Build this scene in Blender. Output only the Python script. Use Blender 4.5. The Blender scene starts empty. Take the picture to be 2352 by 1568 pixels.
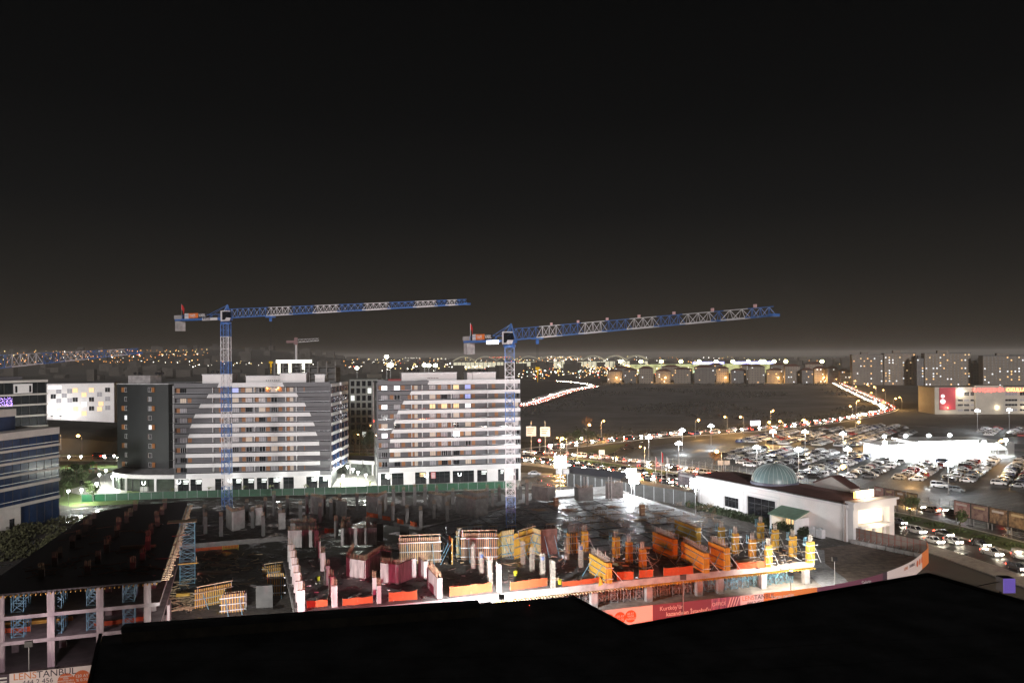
import bpy, math, random
from mathutils import Vector, Matrix
random.seed(11)
R = math.radians
SC = bpy.context.scene
COL = SC.collection

# ------------------------------------------------------------------ camera, sky, added moonlight, exposure
CAM_H, FPX, PX, PY, ROLL = 42.0, 1882.0, 1176.0, 815.0, R(0.42)   # photo survey: pixels of the 2352 px wide photograph
cam = bpy.data.cameras.new('camera')
cam.sensor_width = 36.0
cam.lens = 36.0 * FPX / 2352.0
cam.shift_y = (PY - 784.0) / 2352.0
cam.clip_start, cam.clip_end = 0.5, 40000.0
cam_ob = bpy.data.objects.new('camera', cam)
COL.objects.link(cam_ob)
cam_ob.location = (0, 0, CAM_H)
cam_ob.rotation_euler = (R(90), ROLL, 0)
SC.camera = cam_ob

w = bpy.data.worlds.new('World')
SC.world = w
w.use_nodes = True
nt = w.node_tree
nt.nodes.clear()
out = nt.nodes.new('ShaderNodeOutputWorld')
bg = nt.nodes.new('ShaderNodeBackground')
geo = nt.nodes.new('ShaderNodeNewGeometry')
sep = nt.nodes.new('ShaderNodeSeparateXYZ')
nt.links.new(geo.outputs['Incoming'], sep.inputs[0])
neg = nt.nodes.new('ShaderNodeMath'); neg.operation = 'MULTIPLY'; neg.inputs[1].default_value = -1.0
nt.links.new(sep.outputs['Z'], neg.inputs[0])
ramp = nt.nodes.new('ShaderNodeValToRGB')          # light-polluted night sky: brown glow low down, near black above
cr = ramp.color_ramp
cr.elements[0].position = 0.0; cr.elements[0].color = (0.026, 0.0205, 0.0152, 1)
cr.elements[1].position = 0.42; cr.elements[1].color = (0.0022, 0.0023, 0.0024, 1)
for p_, c_ in ((0.035, (0.021, 0.0178, 0.0142, 1)), (0.085, (0.0145, 0.0133, 0.0115, 1)), (0.17, (0.0072, 0.0071, 0.0070, 1)), (0.28, (0.0036, 0.0037, 0.0038, 1))):
    e_ = cr.elements.new(p_); e_.color = c_
nt.links.new(neg.outputs[0], ramp.inputs[0])
nt.links.new(ramp.outputs[0], bg.inputs['Color'])
bg.inputs['Strength'].default_value = 1.0
nt.links.new(bg.outputs[0], out.inputs[0])

MOON_EL, MOON_AZ = 9.8, -4.0
sun = bpy.data.lights.new('added_moon', 'SUN')  # low moon added behind the camera for even frontal light
sun.energy = 2.2
sun.angle = R(4.0)
sun.color = (1.0, 0.955, 0.95)
sun_ob = bpy.data.objects.new('added_moon', sun)
COL.objects.link(sun_ob)
sun_ob.location = (0, -60, 120)
md = Vector((math.sin(R(MOON_AZ)) * math.cos(R(MOON_EL)), math.cos(R(MOON_AZ)) * math.cos(R(MOON_EL)), -math.sin(R(MOON_EL))))
sun_ob.rotation_euler = md.to_track_quat('-Z', 'Y').to_euler()

SC.render.engine = 'CYCLES'
SC.view_settings.view_transform = 'Standard'
SC.view_settings.look = 'None'
SC.view_settings.exposure = 0.0
SC.view_settings.gamma = 1.0
SC.cycles.use_denoising = True
SC.cycles.max_bounces = 5
SC.cycles.diffuse_bounces = 2
SC.cycles.glossy_bounces = 2
SC.cycles.transparent_max_bounces = 8
SC.cycles.sample_clamp_indirect = 2.5
SC.cycles.sample_clamp_direct = 0.0
SC.cycles.use_light_tree = True
SC.cycles.blur_glossy = 0.5
SC.cycles.caustics_reflective = False
SC.cycles.caustics_refractive = False

# ------------------------------------------------------------------ helpers
def at(x, y, z=0.0, Y=None):
    """A surveyed point of the place: photo pixel (2352 px scale) on the level z, or at the distance Y."""
    dx, dy = x - PX, y - PY
    c, s = math.cos(ROLL), math.sin(ROLL)
    u, v = (dx * c - dy * s) / FPX, (dx * s + dy * c) / FPX
    if Y is None:
        Y = (CAM_H - z) / v
    return Vector((u * Y, Y, CAM_H - v * Y))

def V(*a):
    return Vector(a)

class MB:
    def __init__(s):
        s.v, s.f, s.mi, s.m = [], [], [], 0
    def add(s, vs, fs):
        o = len(s.v)
        s.v += [tuple(p) for p in vs]
        for f in fs:
            s.f.append([i + o for i in f]); s.mi.append(s.m)
        return s
    def bx(s, x0, x1, y0, y1, z0, z1):
        return s.add([(x0, y0, z0), (x1, y0, z0), (x1, y1, z0), (x0, y1, z0), (x0, y0, z1), (x1, y0, z1), (x1, y1, z1), (x0, y1, z1)],
                     [(0, 3, 2, 1), (4, 5, 6, 7), (0, 1, 5, 4), (1, 2, 6, 5), (2, 3, 7, 6), (3, 0, 4, 7)])
    def cb(s, c, sx, sy, sz, rz=0.0):
        c0, s0 = math.cos(rz), math.sin(rz)
        o = len(s.v)
        for dz in (-sz / 2, sz / 2):
            for dx, dy in ((-sx / 2, -sy / 2), (sx / 2, -sy / 2), (sx / 2, sy / 2), (-sx / 2, sy / 2)):
                s.v.append((c[0] + dx * c0 - dy * s0, c[1] + dx * s0 + dy * c0, c[2] + dz))
        for f in ((0, 3, 2, 1), (4, 5, 6, 7), (0, 1, 5, 4), (1, 2, 6, 5), (2, 3, 7, 6), (3, 0, 4, 7)):
            s.f.append([i + o for i in f]); s.mi.append(s.m)
        return s
    def bar(s, p, q, w, h=None):
        p, q = Vector(p), Vector(q)
        d = q - p
        if d.length < 1e-6:
            return s
        h = h or w
        d.normalize()
        a = d.cross(Vector((0, 0, 1)))
        if a.length < 1e-3:
            a = Vector((1, 0, 0))
        a.normalize()
        b = a.cross(d)
        a, b = a * (w / 2), b * (h / 2)
        return s.add([p - a - b, p + a - b, p + a + b, p - a + b, q - a - b, q + a - b, q + a + b, q - a + b],
                     [(0, 1, 2, 3), (7, 6, 5, 4), (0, 4, 5, 1), (1, 5, 6, 2), (2, 6, 7, 3), (3, 7, 4, 0)])
    def tube(s, p, q, r, r2=None, n=6, caps=True):
        p, q = Vector(p), Vector(q)
        r2 = r if r2 is None else r2
        d = (q - p)
        if d.length < 1e-6:
            return s
        d.normalize()
        a = d.cross(Vector((0, 0, 1)))
        if a.length < 1e-3:
            a = Vector((1, 0, 0))
        a.normalize()
        b = d.cross(a)
        vs = [p + (a * math.cos(t) + b * math.sin(t)) * r for t in [2 * math.pi * i / n for i in range(n)]]
        vs += [q + (a * math.cos(t) + b * math.sin(t)) * r2 for t in [2 * math.pi * i / n for i in range(n)]]
        fs = [(i, (i + 1) % n, n + (i + 1) % n, n + i) for i in range(n)]
        if caps:
            fs += [tuple(range(n - 1, -1, -1)), tuple(range(n, 2 * n))]
        return s.add(vs, fs)
    def prism(s, poly, z0, z1):
        n = len(poly)
        a = sum(poly[i][0] * poly[(i + 1) % n][1] - poly[(i + 1) % n][0] * poly[i][1] for i in range(n))
        if a < 0:
            poly = poly[::-1]
        vs = [(p[0], p[1], z0) for p in poly] + [(p[0], p[1], z1) for p in poly]
        return s.add(vs, [tuple(range(n - 1, -1, -1)), tuple(range(n, 2 * n))] + [(i, (i + 1) % n, n + (i + 1) % n, n + i) for i in range(n)])
    def extr(s, poly, y0, y1):          # polygon in x-z pushed along y
        n = len(poly)
        a = sum(poly[i][0] * poly[(i + 1) % n][1] - poly[(i + 1) % n][0] * poly[i][1] for i in range(n))
        if a < 0:
            poly = poly[::-1]
        vs = [(p[0], y0, p[1]) for p in poly] + [(p[0], y1, p[1]) for p in poly]
        return s.add(vs, [tuple(range(n)), tuple(range(2 * n - 1, n - 1, -1))] + [(i, n + i, n + (i + 1) % n, (i + 1) % n) for i in range(n)])
    def lathe(s, prof, n=12, c=(0, 0, 0)):
        o = len(s.v)
        for r, z in prof:
            for i in range(n):
                t = 2 * math.pi * i / n
                s.v.append((c[0] + r * math.cos(t), c[1] + r * math.sin(t), c[2] + z))
        for k in range(len(prof) - 1):
            for i in range(n):
                s.f.append([o + k * n + i, o + k * n + (i + 1) % n, o + (k + 1) * n + (i + 1) % n, o + (k + 1) * n + i]); s.mi.append(s.m)
        return s
    def ball(s, c, r, n=8, m=5, sz=1.0):
        pr = [(max(1e-3, r * math.sin(math.pi * k / m)), -r * sz * math.cos(math.pi * k / m)) for k in range(m + 1)]
        return s.lathe(pr, n, c)
    def mesh(s, name, mats, smooth=False):
        me = bpy.data.meshes.new(name)
        me.from_pydata(s.v, [], s.f)
        if not isinstance(mats, (list, tuple)):
            mats = [mats]
        for m in mats:
            me.materials.append(m)
        if len(mats) > 1:
            me.polygons.foreach_set('material_index', s.mi)
        if smooth:
            me.polygons.foreach_set('use_smooth', [True] * len(me.polygons))
        me.update()
        return me

def link(name, data, parent=None, loc=(0, 0, 0), rz=0.0, scale=None, rot=None):
    o = bpy.data.objects.new(name, data)
    COL.objects.link(o)
    o.location = loc
    o.rotation_euler = rot if rot is not None else (0, 0, rz)
    if scale is not None:
        o.scale = scale
    if parent is not None:
        o.parent = parent
    return o

def tag(o, label=None, cat=None, group=None, kind=None):
    if label: o['label'] = label
    if cat: o['category'] = cat
    if group: o['group'] = group
    if kind: o['kind'] = kind
    return o

def thing(name, label, cat, loc=(0, 0, 0), rz=0.0, group=None):
    o = link(name, None, None, loc, rz)
    o.empty_display_size = 0.5
    return tag(o, label, cat, group)

def build(mb, name, mat, parent=None, loc=(0, 0, 0), rz=0.0, smooth=False):
    return link(name, mb.mesh(name, mat, smooth), parent, loc, rz)

def struct(mb, name, mat, parent=None):
    o = build(mb, name, mat, parent)
    if parent is None:
        o['kind'] = 'structure'
    return o

_cache = {}
def shared(key, fn):
    if key not in _cache:
        _cache[key] = fn()
    return _cache[key]

def ubox(mat):
    return shared(('ubox', mat.name), lambda: MB().bx(-.5, .5, -.5, .5, -.5, .5).mesh('box_piece', mat))

def boxpart(name, mat, parent, x0, x1, y0, y1, z0, z1):
    return link(name, ubox(mat), parent, ((x0 + x1) / 2, (y0 + y1) / 2, (z0 + z1) / 2), 0, (x1 - x0, y1 - y0, z1 - z0))

def barpart(name, mat, parent, p, q, w, h=None):
    p, q = Vector(p), Vector(q)
    d = q - p
    o = link(name, ubox(mat), parent, (p + q) / 2)
    o.rotation_euler = d.to_track_quat('X', 'Z').to_euler()
    o.scale = (d.length, w, h or w)
    return o

ORD = 'first second third fourth fifth sixth seventh eighth ninth tenth eleventh twelfth thirteenth fourteenth fifteenth sixteenth seventeenth eighteenth nineteenth twentieth'.split()
def nth(i):
    if i < 20:
        return ORD[i]
    n = i + 1
    return f"{n}{'th' if 10 <= n % 100 <= 20 else {1: 'st', 2: 'nd', 3: 'rd'}.get(n % 10, 'th')}"

# ------------------------------------------------------------------ materials
_mats = {}
def mat(name, col, rough=0.7, metal=0.0, var=0.0, scale=1.0, bump=0.0, spec=None, col2=None, obj=False, stretch=None, transl=0.0):
    if name in _mats:
        return _mats[name]
    m = bpy.data.materials.new(name)
    m.use_nodes = True
    t = m.node_tree
    b = t.nodes['Principled BSDF']
    b.inputs['Roughness'].default_value = rough
    b.inputs['Metallic'].default_value = metal
    b.inputs['Base Color'].default_value = (*col, 1)
    if spec is not None:
        b.inputs['Specular IOR Level'].default_value = spec
    if var or col2 or bump:
        tc = t.nodes.new('ShaderNodeTexCoord')
        src = tc.outputs['Object'] if obj else t.nodes.new('ShaderNodeNewGeometry').outputs['Position']
        if stretch:
            mp = t.nodes.new('ShaderNodeMapping')
            mp.inputs['Scale'].default_value = stretch
            t.links.new(src, mp.inputs['Vector']); src = mp.outputs[0]
        n1 = t.nodes.new('ShaderNodeTexNoise')
        n1.inputs['Scale'].default_value = scale
        n1.inputs['Detail'].default_value = 6
        n1.inputs['Roughness'].default_value = 0.62
        t.links.new(src, n1.inputs['Vector'])
        rp = t.nodes.new('ShaderNodeValToRGB')
        c2 = col2 or tuple(c * (1 - var) for c in col)
        c1 = col if col2 else tuple(min(1, c * (1 + var)) for c in col)
        rp.color_ramp.elements[0].position = 0.34; rp.color_ramp.elements[0].color = (*c2, 1)
        rp.color_ramp.elements[1].position = 0.66; rp.color_ramp.elements[1].color = (*c1, 1)
        t.links.new(n1.outputs[0], rp.inputs[0])
        t.links.new(rp.outputs[0], b.inputs['Base Color'])
        if bump:
            bp = t.nodes.new('ShaderNodeBump')
            bp.inputs['Strength'].default_value = bump
            bp.inputs['Distance'].default_value = 0.1
            t.links.new(n1.outputs[0], bp.inputs['Height'])
            t.links.new(bp.outputs[0], b.inputs['Normal'])
    if transl:
        tr = t.nodes.new('ShaderNodeBsdfTranslucent'); tr.inputs[0].default_value = (*col, 1)
        mx = t.nodes.new('ShaderNodeMixShader'); mx.inputs[0].default_value = transl
        t.links.new(b.outputs[0], mx.inputs[1]); t.links.new(tr.outputs[0], mx.inputs[2])
        t.links.new(mx.outputs[0], t.nodes['Material Output'].inputs[0])
    _mats[name] = m
    return m

def wet(name, dry, wetc, scale=0.12, lo=0.45, hi=0.55, rdry=0.75, rwet=0.1, fine=2.0, finevar=0.35):
    """Ground with a rain-wet film: large noise picks dry or puddled areas (darker, glossy), fine noise mottles."""
    m = bpy.data.materials.new(name); m.use_nodes = True
    t = m.node_tree; b = t.nodes['Principled BSDF']
    pos = t.nodes.new('ShaderNodeNewGeometry').outputs['Position']
    n1 = t.nodes.new('ShaderNodeTexNoise'); n1.inputs['Scale'].default_value = scale; n1.inputs['Detail'].default_value = 5
    n2 = t.nodes.new('ShaderNodeTexNoise'); n2.inputs['Scale'].default_value = fine; n2.inputs['Detail'].default_value = 6; n2.inputs['Roughness'].default_value = 0.7
    t.links.new(pos, n1.inputs['Vector']); t.links.new(pos, n2.inputs['Vector'])
    mr = t.nodes.new('ShaderNodeMapRange'); mr.inputs[1].default_value = lo; mr.inputs[2].default_value = hi
    t.links.new(n1.outputs[0], mr.inputs[0])
    mx = t.nodes.new('ShaderNodeMix'); mx.data_type = 'RGBA'
    mx.inputs[6].default_value = (*dry, 1); mx.inputs[7].default_value = (*wetc, 1)
    t.links.new(mr.outputs[0], mx.inputs[0])
    r2 = t.nodes.new('ShaderNodeMapRange'); r2.inputs[1].default_value = 0.3; r2.inputs[2].default_value = 0.7
    r2.inputs[3].default_value = 1 - finevar; r2.inputs[4].default_value = 1 + finevar
    t.links.new(n2.outputs[0], r2.inputs[0])
    mu = t.nodes.new('ShaderNodeMix'); mu.data_type = 'RGBA'; mu.blend_type = 'MULTIPLY'; mu.inputs[0].default_value = 1
    t.links.new(mx.outputs[2], mu.inputs[6]); t.links.new(r2.outputs[0], mu.inputs[7])
    t.links.new(mu.outputs[2], b.inputs['Base Color'])
    rr = t.nodes.new('ShaderNodeMapRange'); rr.inputs[3].default_value = rdry; rr.inputs[4].default_value = rwet
    t.links.new(mr.outputs[0], rr.inputs[0]); t.links.new(rr.outputs[0], b.inputs['Roughness'])
    bp = t.nodes.new('ShaderNodeBump'); bp.inputs['Distance'].default_value = 0.05
    inv = t.nodes.new('ShaderNodeMath'); inv.operation = 'SUBTRACT'; inv.inputs[0].default_value = 1.0
    t.links.new(mr.outputs[0], inv.inputs[1])
    sc_ = t.nodes.new('ShaderNodeMath'); sc_.operation = 'MULTIPLY'; sc_.inputs[1].default_value = 0.5
    t.links.new(inv.outputs[0], sc_.inputs[0]); t.links.new(sc_.outputs[0], bp.inputs['Strength'])
    t.links.new(n2.outputs[0], bp.inputs['Height']); t.links.new(bp.outputs[0], b.inputs['Normal'])
    return m

def em(name, col, strength, sample=False):
    if name in _mats:
        return _mats[name]
    m = bpy.data.materials.new(name); m.use_nodes = True
    b = m.node_tree.nodes['Principled BSDF']
    b.inputs['Base Color'].default_value = (*[c * 0.5 for c in col], 1)
    b.inputs['Emission Color'].default_value = (*col, 1)
    b.inputs['Emission Strength'].default_value = strength
    m.cycles.emission_sampling = 'AUTO' if sample else 'NONE'
    _mats[name] = m
    return m

def point(parent, loc, power, col=(1, 1, 1), radius=0.3, name='lamp_light'):
    l = bpy.data.lights.new(name, 'POINT'); l.energy = power; l.color = col; l.shadow_soft_size = radius
    return link(name, l, parent, loc)

def spot(parent, loc, target, power, col=(1, 1, 1), angle=100, blend=0.4, radius=0.3, name='lamp_light'):
    l = bpy.data.lights.new(name, 'SPOT'); l.energy = power; l.color = col; l.shadow_soft_size = radius
    l.spot_size = R(angle); l.spot_blend = blend
    o = link(name, l, parent, loc)
    o.rotation_euler = (Vector(target) - Vector(loc)).to_track_quat('-Z', 'Y').to_euler()
    return o

TEXTS = []
def text(parent, s, x, y, z, size, mt, align='LEFT', rz=0.0, name='lettering', bold=0.0, extr=0.01):
    c = bpy.data.curves.new(name, 'FONT'); c.body = s; c.size = size; c.align_x = align; c.extrude = extr; c.offset = bold
    c.resolution_u = 3
    c.materials.append(mt)
    o = link(name, c, parent, (x, y, z), rot=(R(90), 0, rz))
    TEXTS.append(o)
    return o

def smooth_line(pts, step=6.0):
    """Catmull-Rom through 2-D or 3-D points, about one point per step metres."""
    P = [Vector((*p, 0)) if len(p) == 2 else Vector(p) for p in pts]
    P = [P[0] * 2 - P[1]] + P + [P[-1] * 2 - P[-2]]
    o = []
    for i in range(1, len(P) - 2):
        n = max(2, int((P[i + 1] - P[i]).length / step))
        for k in range(n):
            t = k / n
            a, b, c, d = P[i - 1], P[i], P[i + 1], P[i + 2]
            o.append(0.5 * ((2 * b) + (c - a) * t + (2 * a - 5 * b + 4 * c - d) * t * t + (3 * b - a - 3 * c + d) * t ** 3))
    o.append(P[-2])
    return o

def offset_line(L, d):
    o = []
    for i, p in enumerate(L):
        a, b = L[max(0, i - 1)], L[min(len(L) - 1, i + 1)]
        t = (b - a); t.z = 0; t.normalize()
        o.append(p + Vector((t.y, -t.x, 0)) * d)      # positive: to the right of travel
    return o

def ribbon(mb, L, wdt, z0, z1=None):
    A, B = offset_line(L, -wdt / 2), offset_line(L, wdt / 2)
    n = len(L)
    vs = [(p.x, p.y, z0) for p in A] + [(p.x, p.y, z0) for p in B]
    fs = [(i, n + i, n + i + 1, i + 1) for i in range(n - 1)]
    if z1 is not None:
        vs += [(p.x, p.y, z1) for p in A] + [(p.x, p.y, z1) for p in B]
        fs = [(i + 2 * n, 3 * n + i, 3 * n + i + 1, 2 * n + i + 1) for i in range(n - 1)]
        fs += [(i, i + 1, 2 * n + i + 1, 2 * n + i) for i in range(n - 1)]
        fs += [(n + i + 1, n + i, 3 * n + i, 3 * n + i + 1) for i in range(n - 1)]
        fs += [(0, 2 * n, 3 * n, n), (n - 1, 2 * n - 1, 4 * n - 1, 3 * n - 1)]
    return mb.add(vs, fs)

def along(L, s):
    """Point and heading at arc length s of a polyline."""
    for i in range(len(L) - 1):
        d = (L[i + 1] - L[i]).length
        if s <= d or i == len(L) - 2:
            t = (L[i + 1] - L[i]).normalized()
            return L[i] + t * s, math.atan2(t.y, t.x)
        s -= d

def length(L):
    return sum((L[i + 1] - L[i]).length for i in range(len(L) - 1))

# palette
CONC = mat('concrete', (0.17, 0.16, 0.155), 0.8, var=0.28, scale=0.9, bump=0.15)
CONC_L = mat('concrete_pale', (0.32, 0.30, 0.295), 0.8, var=0.25, scale=0.7, bump=0.1)
CONC_D = mat('concrete_dark', (0.065, 0.063, 0.062), 0.65, var=0.35, scale=0.5, bump=0.15)  # darker tone of the concrete
BOARD_C = mat('board_marked_concrete', (0.19, 0.175, 0.17), 0.8, var=0.3, scale=1.0, stretch=(2.2, 2.2, 0.25), bump=0.1)
GREY = mat('grey_cladding', (0.098, 0.095, 0.103), 0.55, var=0.06, scale=0.35)
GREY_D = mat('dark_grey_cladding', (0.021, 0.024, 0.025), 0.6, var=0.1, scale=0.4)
WHITE = mat('white_cladding', (0.64, 0.62, 0.625), 0.5, var=0.04, scale=0.3)
WHITE_P = mat('white_plaster', (0.74, 0.71, 0.70), 0.75, var=0.06, scale=0.25, bump=0.05)
ORANGE = mat('orange_shutter', (0.27, 0.105, 0.03), 0.55, var=0.15, scale=2.0)
GLASS = mat('dark_glass', (0.012, 0.014, 0.018), 0.06, spec=0.9)
GLASS_B = mat('blue_glass', (0.009, 0.026, 0.075), 0.15, var=0.55, scale=0.12, spec=0.12)
CURTAIN = mat('curtained_pane', (0.26, 0.25, 0.27), 0.35, var=0.35, scale=3.0, stretch=(3, 3, 0.4))
BEIGE = mat('beige_door', (0.55, 0.46, 0.37), 0.5)
FRAME_W = mat('white_frame', (0.62, 0.6, 0.6), 0.4)
FRAME_D = mat('dark_frame', (0.03, 0.03, 0.032), 0.4)
FRAME_BR = mat('brown_frame', (0.10, 0.05, 0.035), 0.4)
RAIL = mat('rail_steel', (0.4, 0.4, 0.42), 0.3, 0.9)
ROOFBLK = mat('black_roofing', (0.42, 0.42, 0.43), 0.8, var=0.35, scale=0.6, bump=0.2)
ROOF_RED = mat('dark_red_roofing', (0.085, 0.04, 0.038), 0.6, var=0.3, scale=0.5, stretch=(1, 1, 1))
YEL = mat('yellow_timber_beam', (0.56, 0.33, 0.045), 0.6, var=0.14, scale=3.0, obj=False)
TIMBER = mat('raw_timber', (0.52, 0.38, 0.24), 0.75, var=0.25, scale=2.0)
PLY = mat('brown_plywood', (0.10, 0.06, 0.052), 0.5, var=0.5, scale=0.8, bump=0.05)
PLY_B = mat('black_film_plywood', (0.013, 0.009, 0.011), 0.55, var=0.5, scale=0.5)
PLY_L = mat('pale_plywood', (0.50, 0.42, 0.22), 0.6, var=0.2, scale=1.5)
GALV = mat('galvanised_steel', (0.5, 0.52, 0.54), 0.4, 0.6)
SCAF = mat('blue_scaffold_paint', (0.16, 0.36, 0.48), 0.5, var=0.2, scale=4)
REBAR = mat('rusty_rebar', (0.30, 0.19, 0.12), 0.8, var=0.35, scale=3.0)
REBAR_G = mat('grey_rebar', (0.42, 0.38, 0.33), 0.7, var=0.3, scale=3.0)
NET = mat('orange_safety_net', (0.55, 0.095, 0.03), 0.8, var=0.15, scale=2.5, transl=0.35)
CR_BLUE = mat('crane_blue_paint', (0.055, 0.145, 0.40), 0.4, var=0.1, scale=2)
CR_WHITE = mat('crane_white_paint', (0.58, 0.56, 0.58), 0.4, var=0.08, scale=2)
ASPH = wet('wet_asphalt', (0.055, 0.054, 0.055), (0.03, 0.03, 0.033), 0.09, 0.46, 0.6, 0.6, 0.18, 1.2, 0.25)
ASPH_LOT = wet('car_park_asphalt', (0.06, 0.063, 0.066), (0.032, 0.034, 0.037), 0.05, 0.5, 0.66, 0.75, 0.33, 0.9, 0.3)
PAVE = mat('paving', (0.30, 0.28, 0.26), 0.7, var=0.25, scale=0.8)
PAVE_L = mat('pale_court_paving', (0.48, 0.47, 0.44), 0.55, var=0.22, scale=0.9)
KERB = mat('kerb_stone', (0.42, 0.40, 0.36), 0.8, var=0.2, scale=1.5)
PAINT = mat('road_paint', (0.6, 0.6, 0.57), 0.6, var=0.2, scale=3)
PAINT_Y = mat('yellow_road_paint', (0.6, 0.5, 0.2), 0.6, var=0.2, scale=3)
GRASS = mat('grass_verge', (0.05, 0.075, 0.022), 0.9, var=0.5, scale=0.4, bump=0.4)
LAWN = mat('park_lawn', (0.10, 0.15, 0.035), 0.9, var=0.35, scale=0.5, bump=0.4)
FIELD = mat('rough_field', (0.16, 0.155, 0.155), 0.95, var=0.35, scale=0.02)
EARTH = mat('night_ground', (0.05, 0.046, 0.04), 0.95, var=0.5, scale=0.02)
SOIL = wet('site_soil', (0.13, 0.105, 0.085), (0.03, 0.027, 0.025), 0.14, 0.47, 0.56, 0.85, 0.07, 0.8, 0.5)
SOIL_DRY = mat('stony_soil', (0.17, 0.125, 0.10), 0.9, var=0.5, scale=0.7, bump=0.6)
MUD = wet('muddy_yard', (0.075, 0.065, 0.056), (0.022, 0.02, 0.02), 0.25, 0.5, 0.6, 0.85, 0.15, 1.2, 0.7)
SLAB = wet('wet_slab', (0.19, 0.182, 0.178), (0.06, 0.057, 0.058), 0.16, 0.52, 0.66, 0.85, 0.22, 1.0, 0.5)
SLAB_G = wet('grey_wet_slab', (0.36, 0.36, 0.37), (0.14, 0.14, 0.145), 0.2, 0.5, 0.66, 0.85, 0.42, 1.1, 0.45)
GREEN_F = mat('green_hoarding_sheet', (0.006, 0.075, 0.03), 0.4, var=0.25, scale=0.6)
BARK = mat('bark', (0.10, 0.075, 0.055), 0.9)
LEAF = mat('leaf', (0.055, 0.085, 0.025), 0.7, var=0.5, scale=1.0)
LEAF_D = mat('dark_leaf', (0.03, 0.045, 0.018), 0.8, var=0.5, scale=0.8)
LEAF_O = mat('russet_leaf', (0.22, 0.10, 0.03), 0.8, var=0.4, scale=1.0)
BLACK = mat('black_metal', (0.02, 0.02, 0.022), 0.45)
POLE = mat('pole_grey', (0.34, 0.34, 0.35), 0.4, 0.5)
RUBBER = mat('rubber', (0.015, 0.015, 0.016), 0.8)
E_WHITE = em('lamp_white', (1, 1, 0.97), 22)
E_COOL = em('lamp_cool_white', (0.9, 0.97, 1), 30)
E_ORANGE = em('lamp_sodium', (1, 0.50, 0.13), 18)
E_YEL = em('lamp_yellow_green', (0.95, 1.0, 0.42), 20)
E_RED = em('lamp_red', (1, 0.08, 0.04), 6)
E_HEAD = em('headlight_glow', (1, 0.90, 0.70), 110)
E_TAIL = em('taillight_glow', (1, 0.06, 0.03), 18)
E_WIN = em('lit_window_white', (0.95, 0.97, 1.0), 1.3)
E_WARM = em('lit_window_warm', (1.0, 0.68, 0.33), 0.9)
E_BLUEW = em('lit_window_blue', (0.45, 0.5, 1.0), 0.7)
E_SHOP = em('lit_shop', (0.93, 1.0, 0.93), 0.9)
E_PURP = em('purple_fairy_light', (0.55, 0.35, 1.0), 2.5)
CURT_L = mat('pale_blind_pane', (0.42, 0.38, 0.38), 0.4, var=0.4, scale=2.0)
E_DIM = em('dim_lit_pane', (1.0, 0.8, 0.62), 0.12)
PANES = [GLASS, GLASS, GLASS, CURTAIN, GLASS, CURT_L, CURTAIN, E_DIM]
# ------------------------------------------------------------------ ground, roads, paths
struct(MB().add([(-14000, -300, -0.08), (14000, -300, -0.08), (14000, 1700, -0.08), (-14000, 1700, -0.08)], [(0, 1, 2, 3)]), 'ground', EARTH)

def hill_z(x, y):
    k = min(1, max(0, (y - 1700) / 900)); k = k * k * (3 - 2 * k)
    g = lambda cx, cy, sx, sy, a: a * math.exp(-((x - cx) / sx) ** 2 - ((y - cy) / sy) ** 2)
    return k * (g(-1750, 3000, 900, 900, 60) + g(-1000, 3300, 330, 700, 44) + g(900, 9500, 5000, 2500, 5) + g(7200, 7500, 2500, 2600, 20)
                + 2 * math.sin(x * 0.0031) * math.cos(y * 0.0027)) - 0.08

mb = MB()
nx, ny = 90, 40
for j in range(ny + 1):
    yy = 1700 + 11000 * (j / ny) ** 1.4
    for i in range(nx + 1):
        xx = (-1.15 + 2.3 * i / nx) * (yy + 2500)
        mb.v.append((xx, yy, hill_z(xx, yy) if j else -0.08))
for j in range(ny):
    for i in range(nx):
        a = j * (nx + 1) + i
        mb.f.append([a, a + 1, a + nx + 2, a + nx + 1]); mb.mi.append(0)
struct(mb, 'hills', mat('dark_hillside', (0.05, 0.044, 0.036), 0.95, var=0.4, scale=0.004))

# dual carriageway sweeping from behind the flats to the right foreground; positive offset = right of travel
ROAD = smooth_line([(-420, 366), (-176, 345), (-60, 338), (4, 325), (34, 295), (58, 259), (78, 224), (92, 195), (100, 160), (103, 120), (99, 60), (88, -10)])
ROAD_F = offset_line(ROAD, -21)
ROAD2 = smooth_line([(2, 352), (27.9, 380), (65, 412), (111, 437), (154, 465), (217, 525), (268, 590), (292, 640), (322, 735), (382, 925), (466, 1195), (520, 1420)])
ROAD3 = smooth_line([(-60, 560), (8.8, 687), (35, 800), (64, 935), (112, 1130), (60, 1330), (-90, 1560)], 12)
RAMP = smooth_line([(36, 322), (47, 352), (60, 393)])
struct(ribbon(MB(), ROAD, 11.5, 0.02), 'road', ASPH)
struct(ribbon(MB(), ROAD_F, 10.5, 0.016), 'road', ASPH)
struct(ribbon(MB(), ROAD2, 14, 0.008), 'road', ASPH)
struct(ribbon(MB(), ROAD3, 20, 0.012), 'road', ASPH)
struct(ribbon(MB(), RAMP, 7, 0.028), 'road', ASPH)
med = struct(ribbon(MB(), offset_line(ROAD, -10.7), 8.4, -0.05, 0.14), 'median_verge', GRASS)
for d_, nm in ((5.9, 'kerb'), (-6.0, 'kerb'), (-15.3, 'kerb'), (-26.5, 'kerb')):
    struct(ribbon(MB(), offset_line(ROAD, d_), 0.35, -0.05, 0.17), nm, KERB)
struct(ribbon(MB(), offset_line(ROAD[20:], 8.6), 5.0, -0.05, 0.13), 'pavement', PAVE)
struct(ribbon(MB(), offset_line(ROAD, -29.2), 5.0, -0.05, 0.12), 'pavement', PAVE)
for L_, d_, nm in ((ROAD2, 7.2, 'kerb'), (ROAD2, -7.2, 'kerb')):
    struct(ribbon(MB(), offset_line(L_, d_), 0.35, -0.05, 0.16), nm, KERB)
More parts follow.
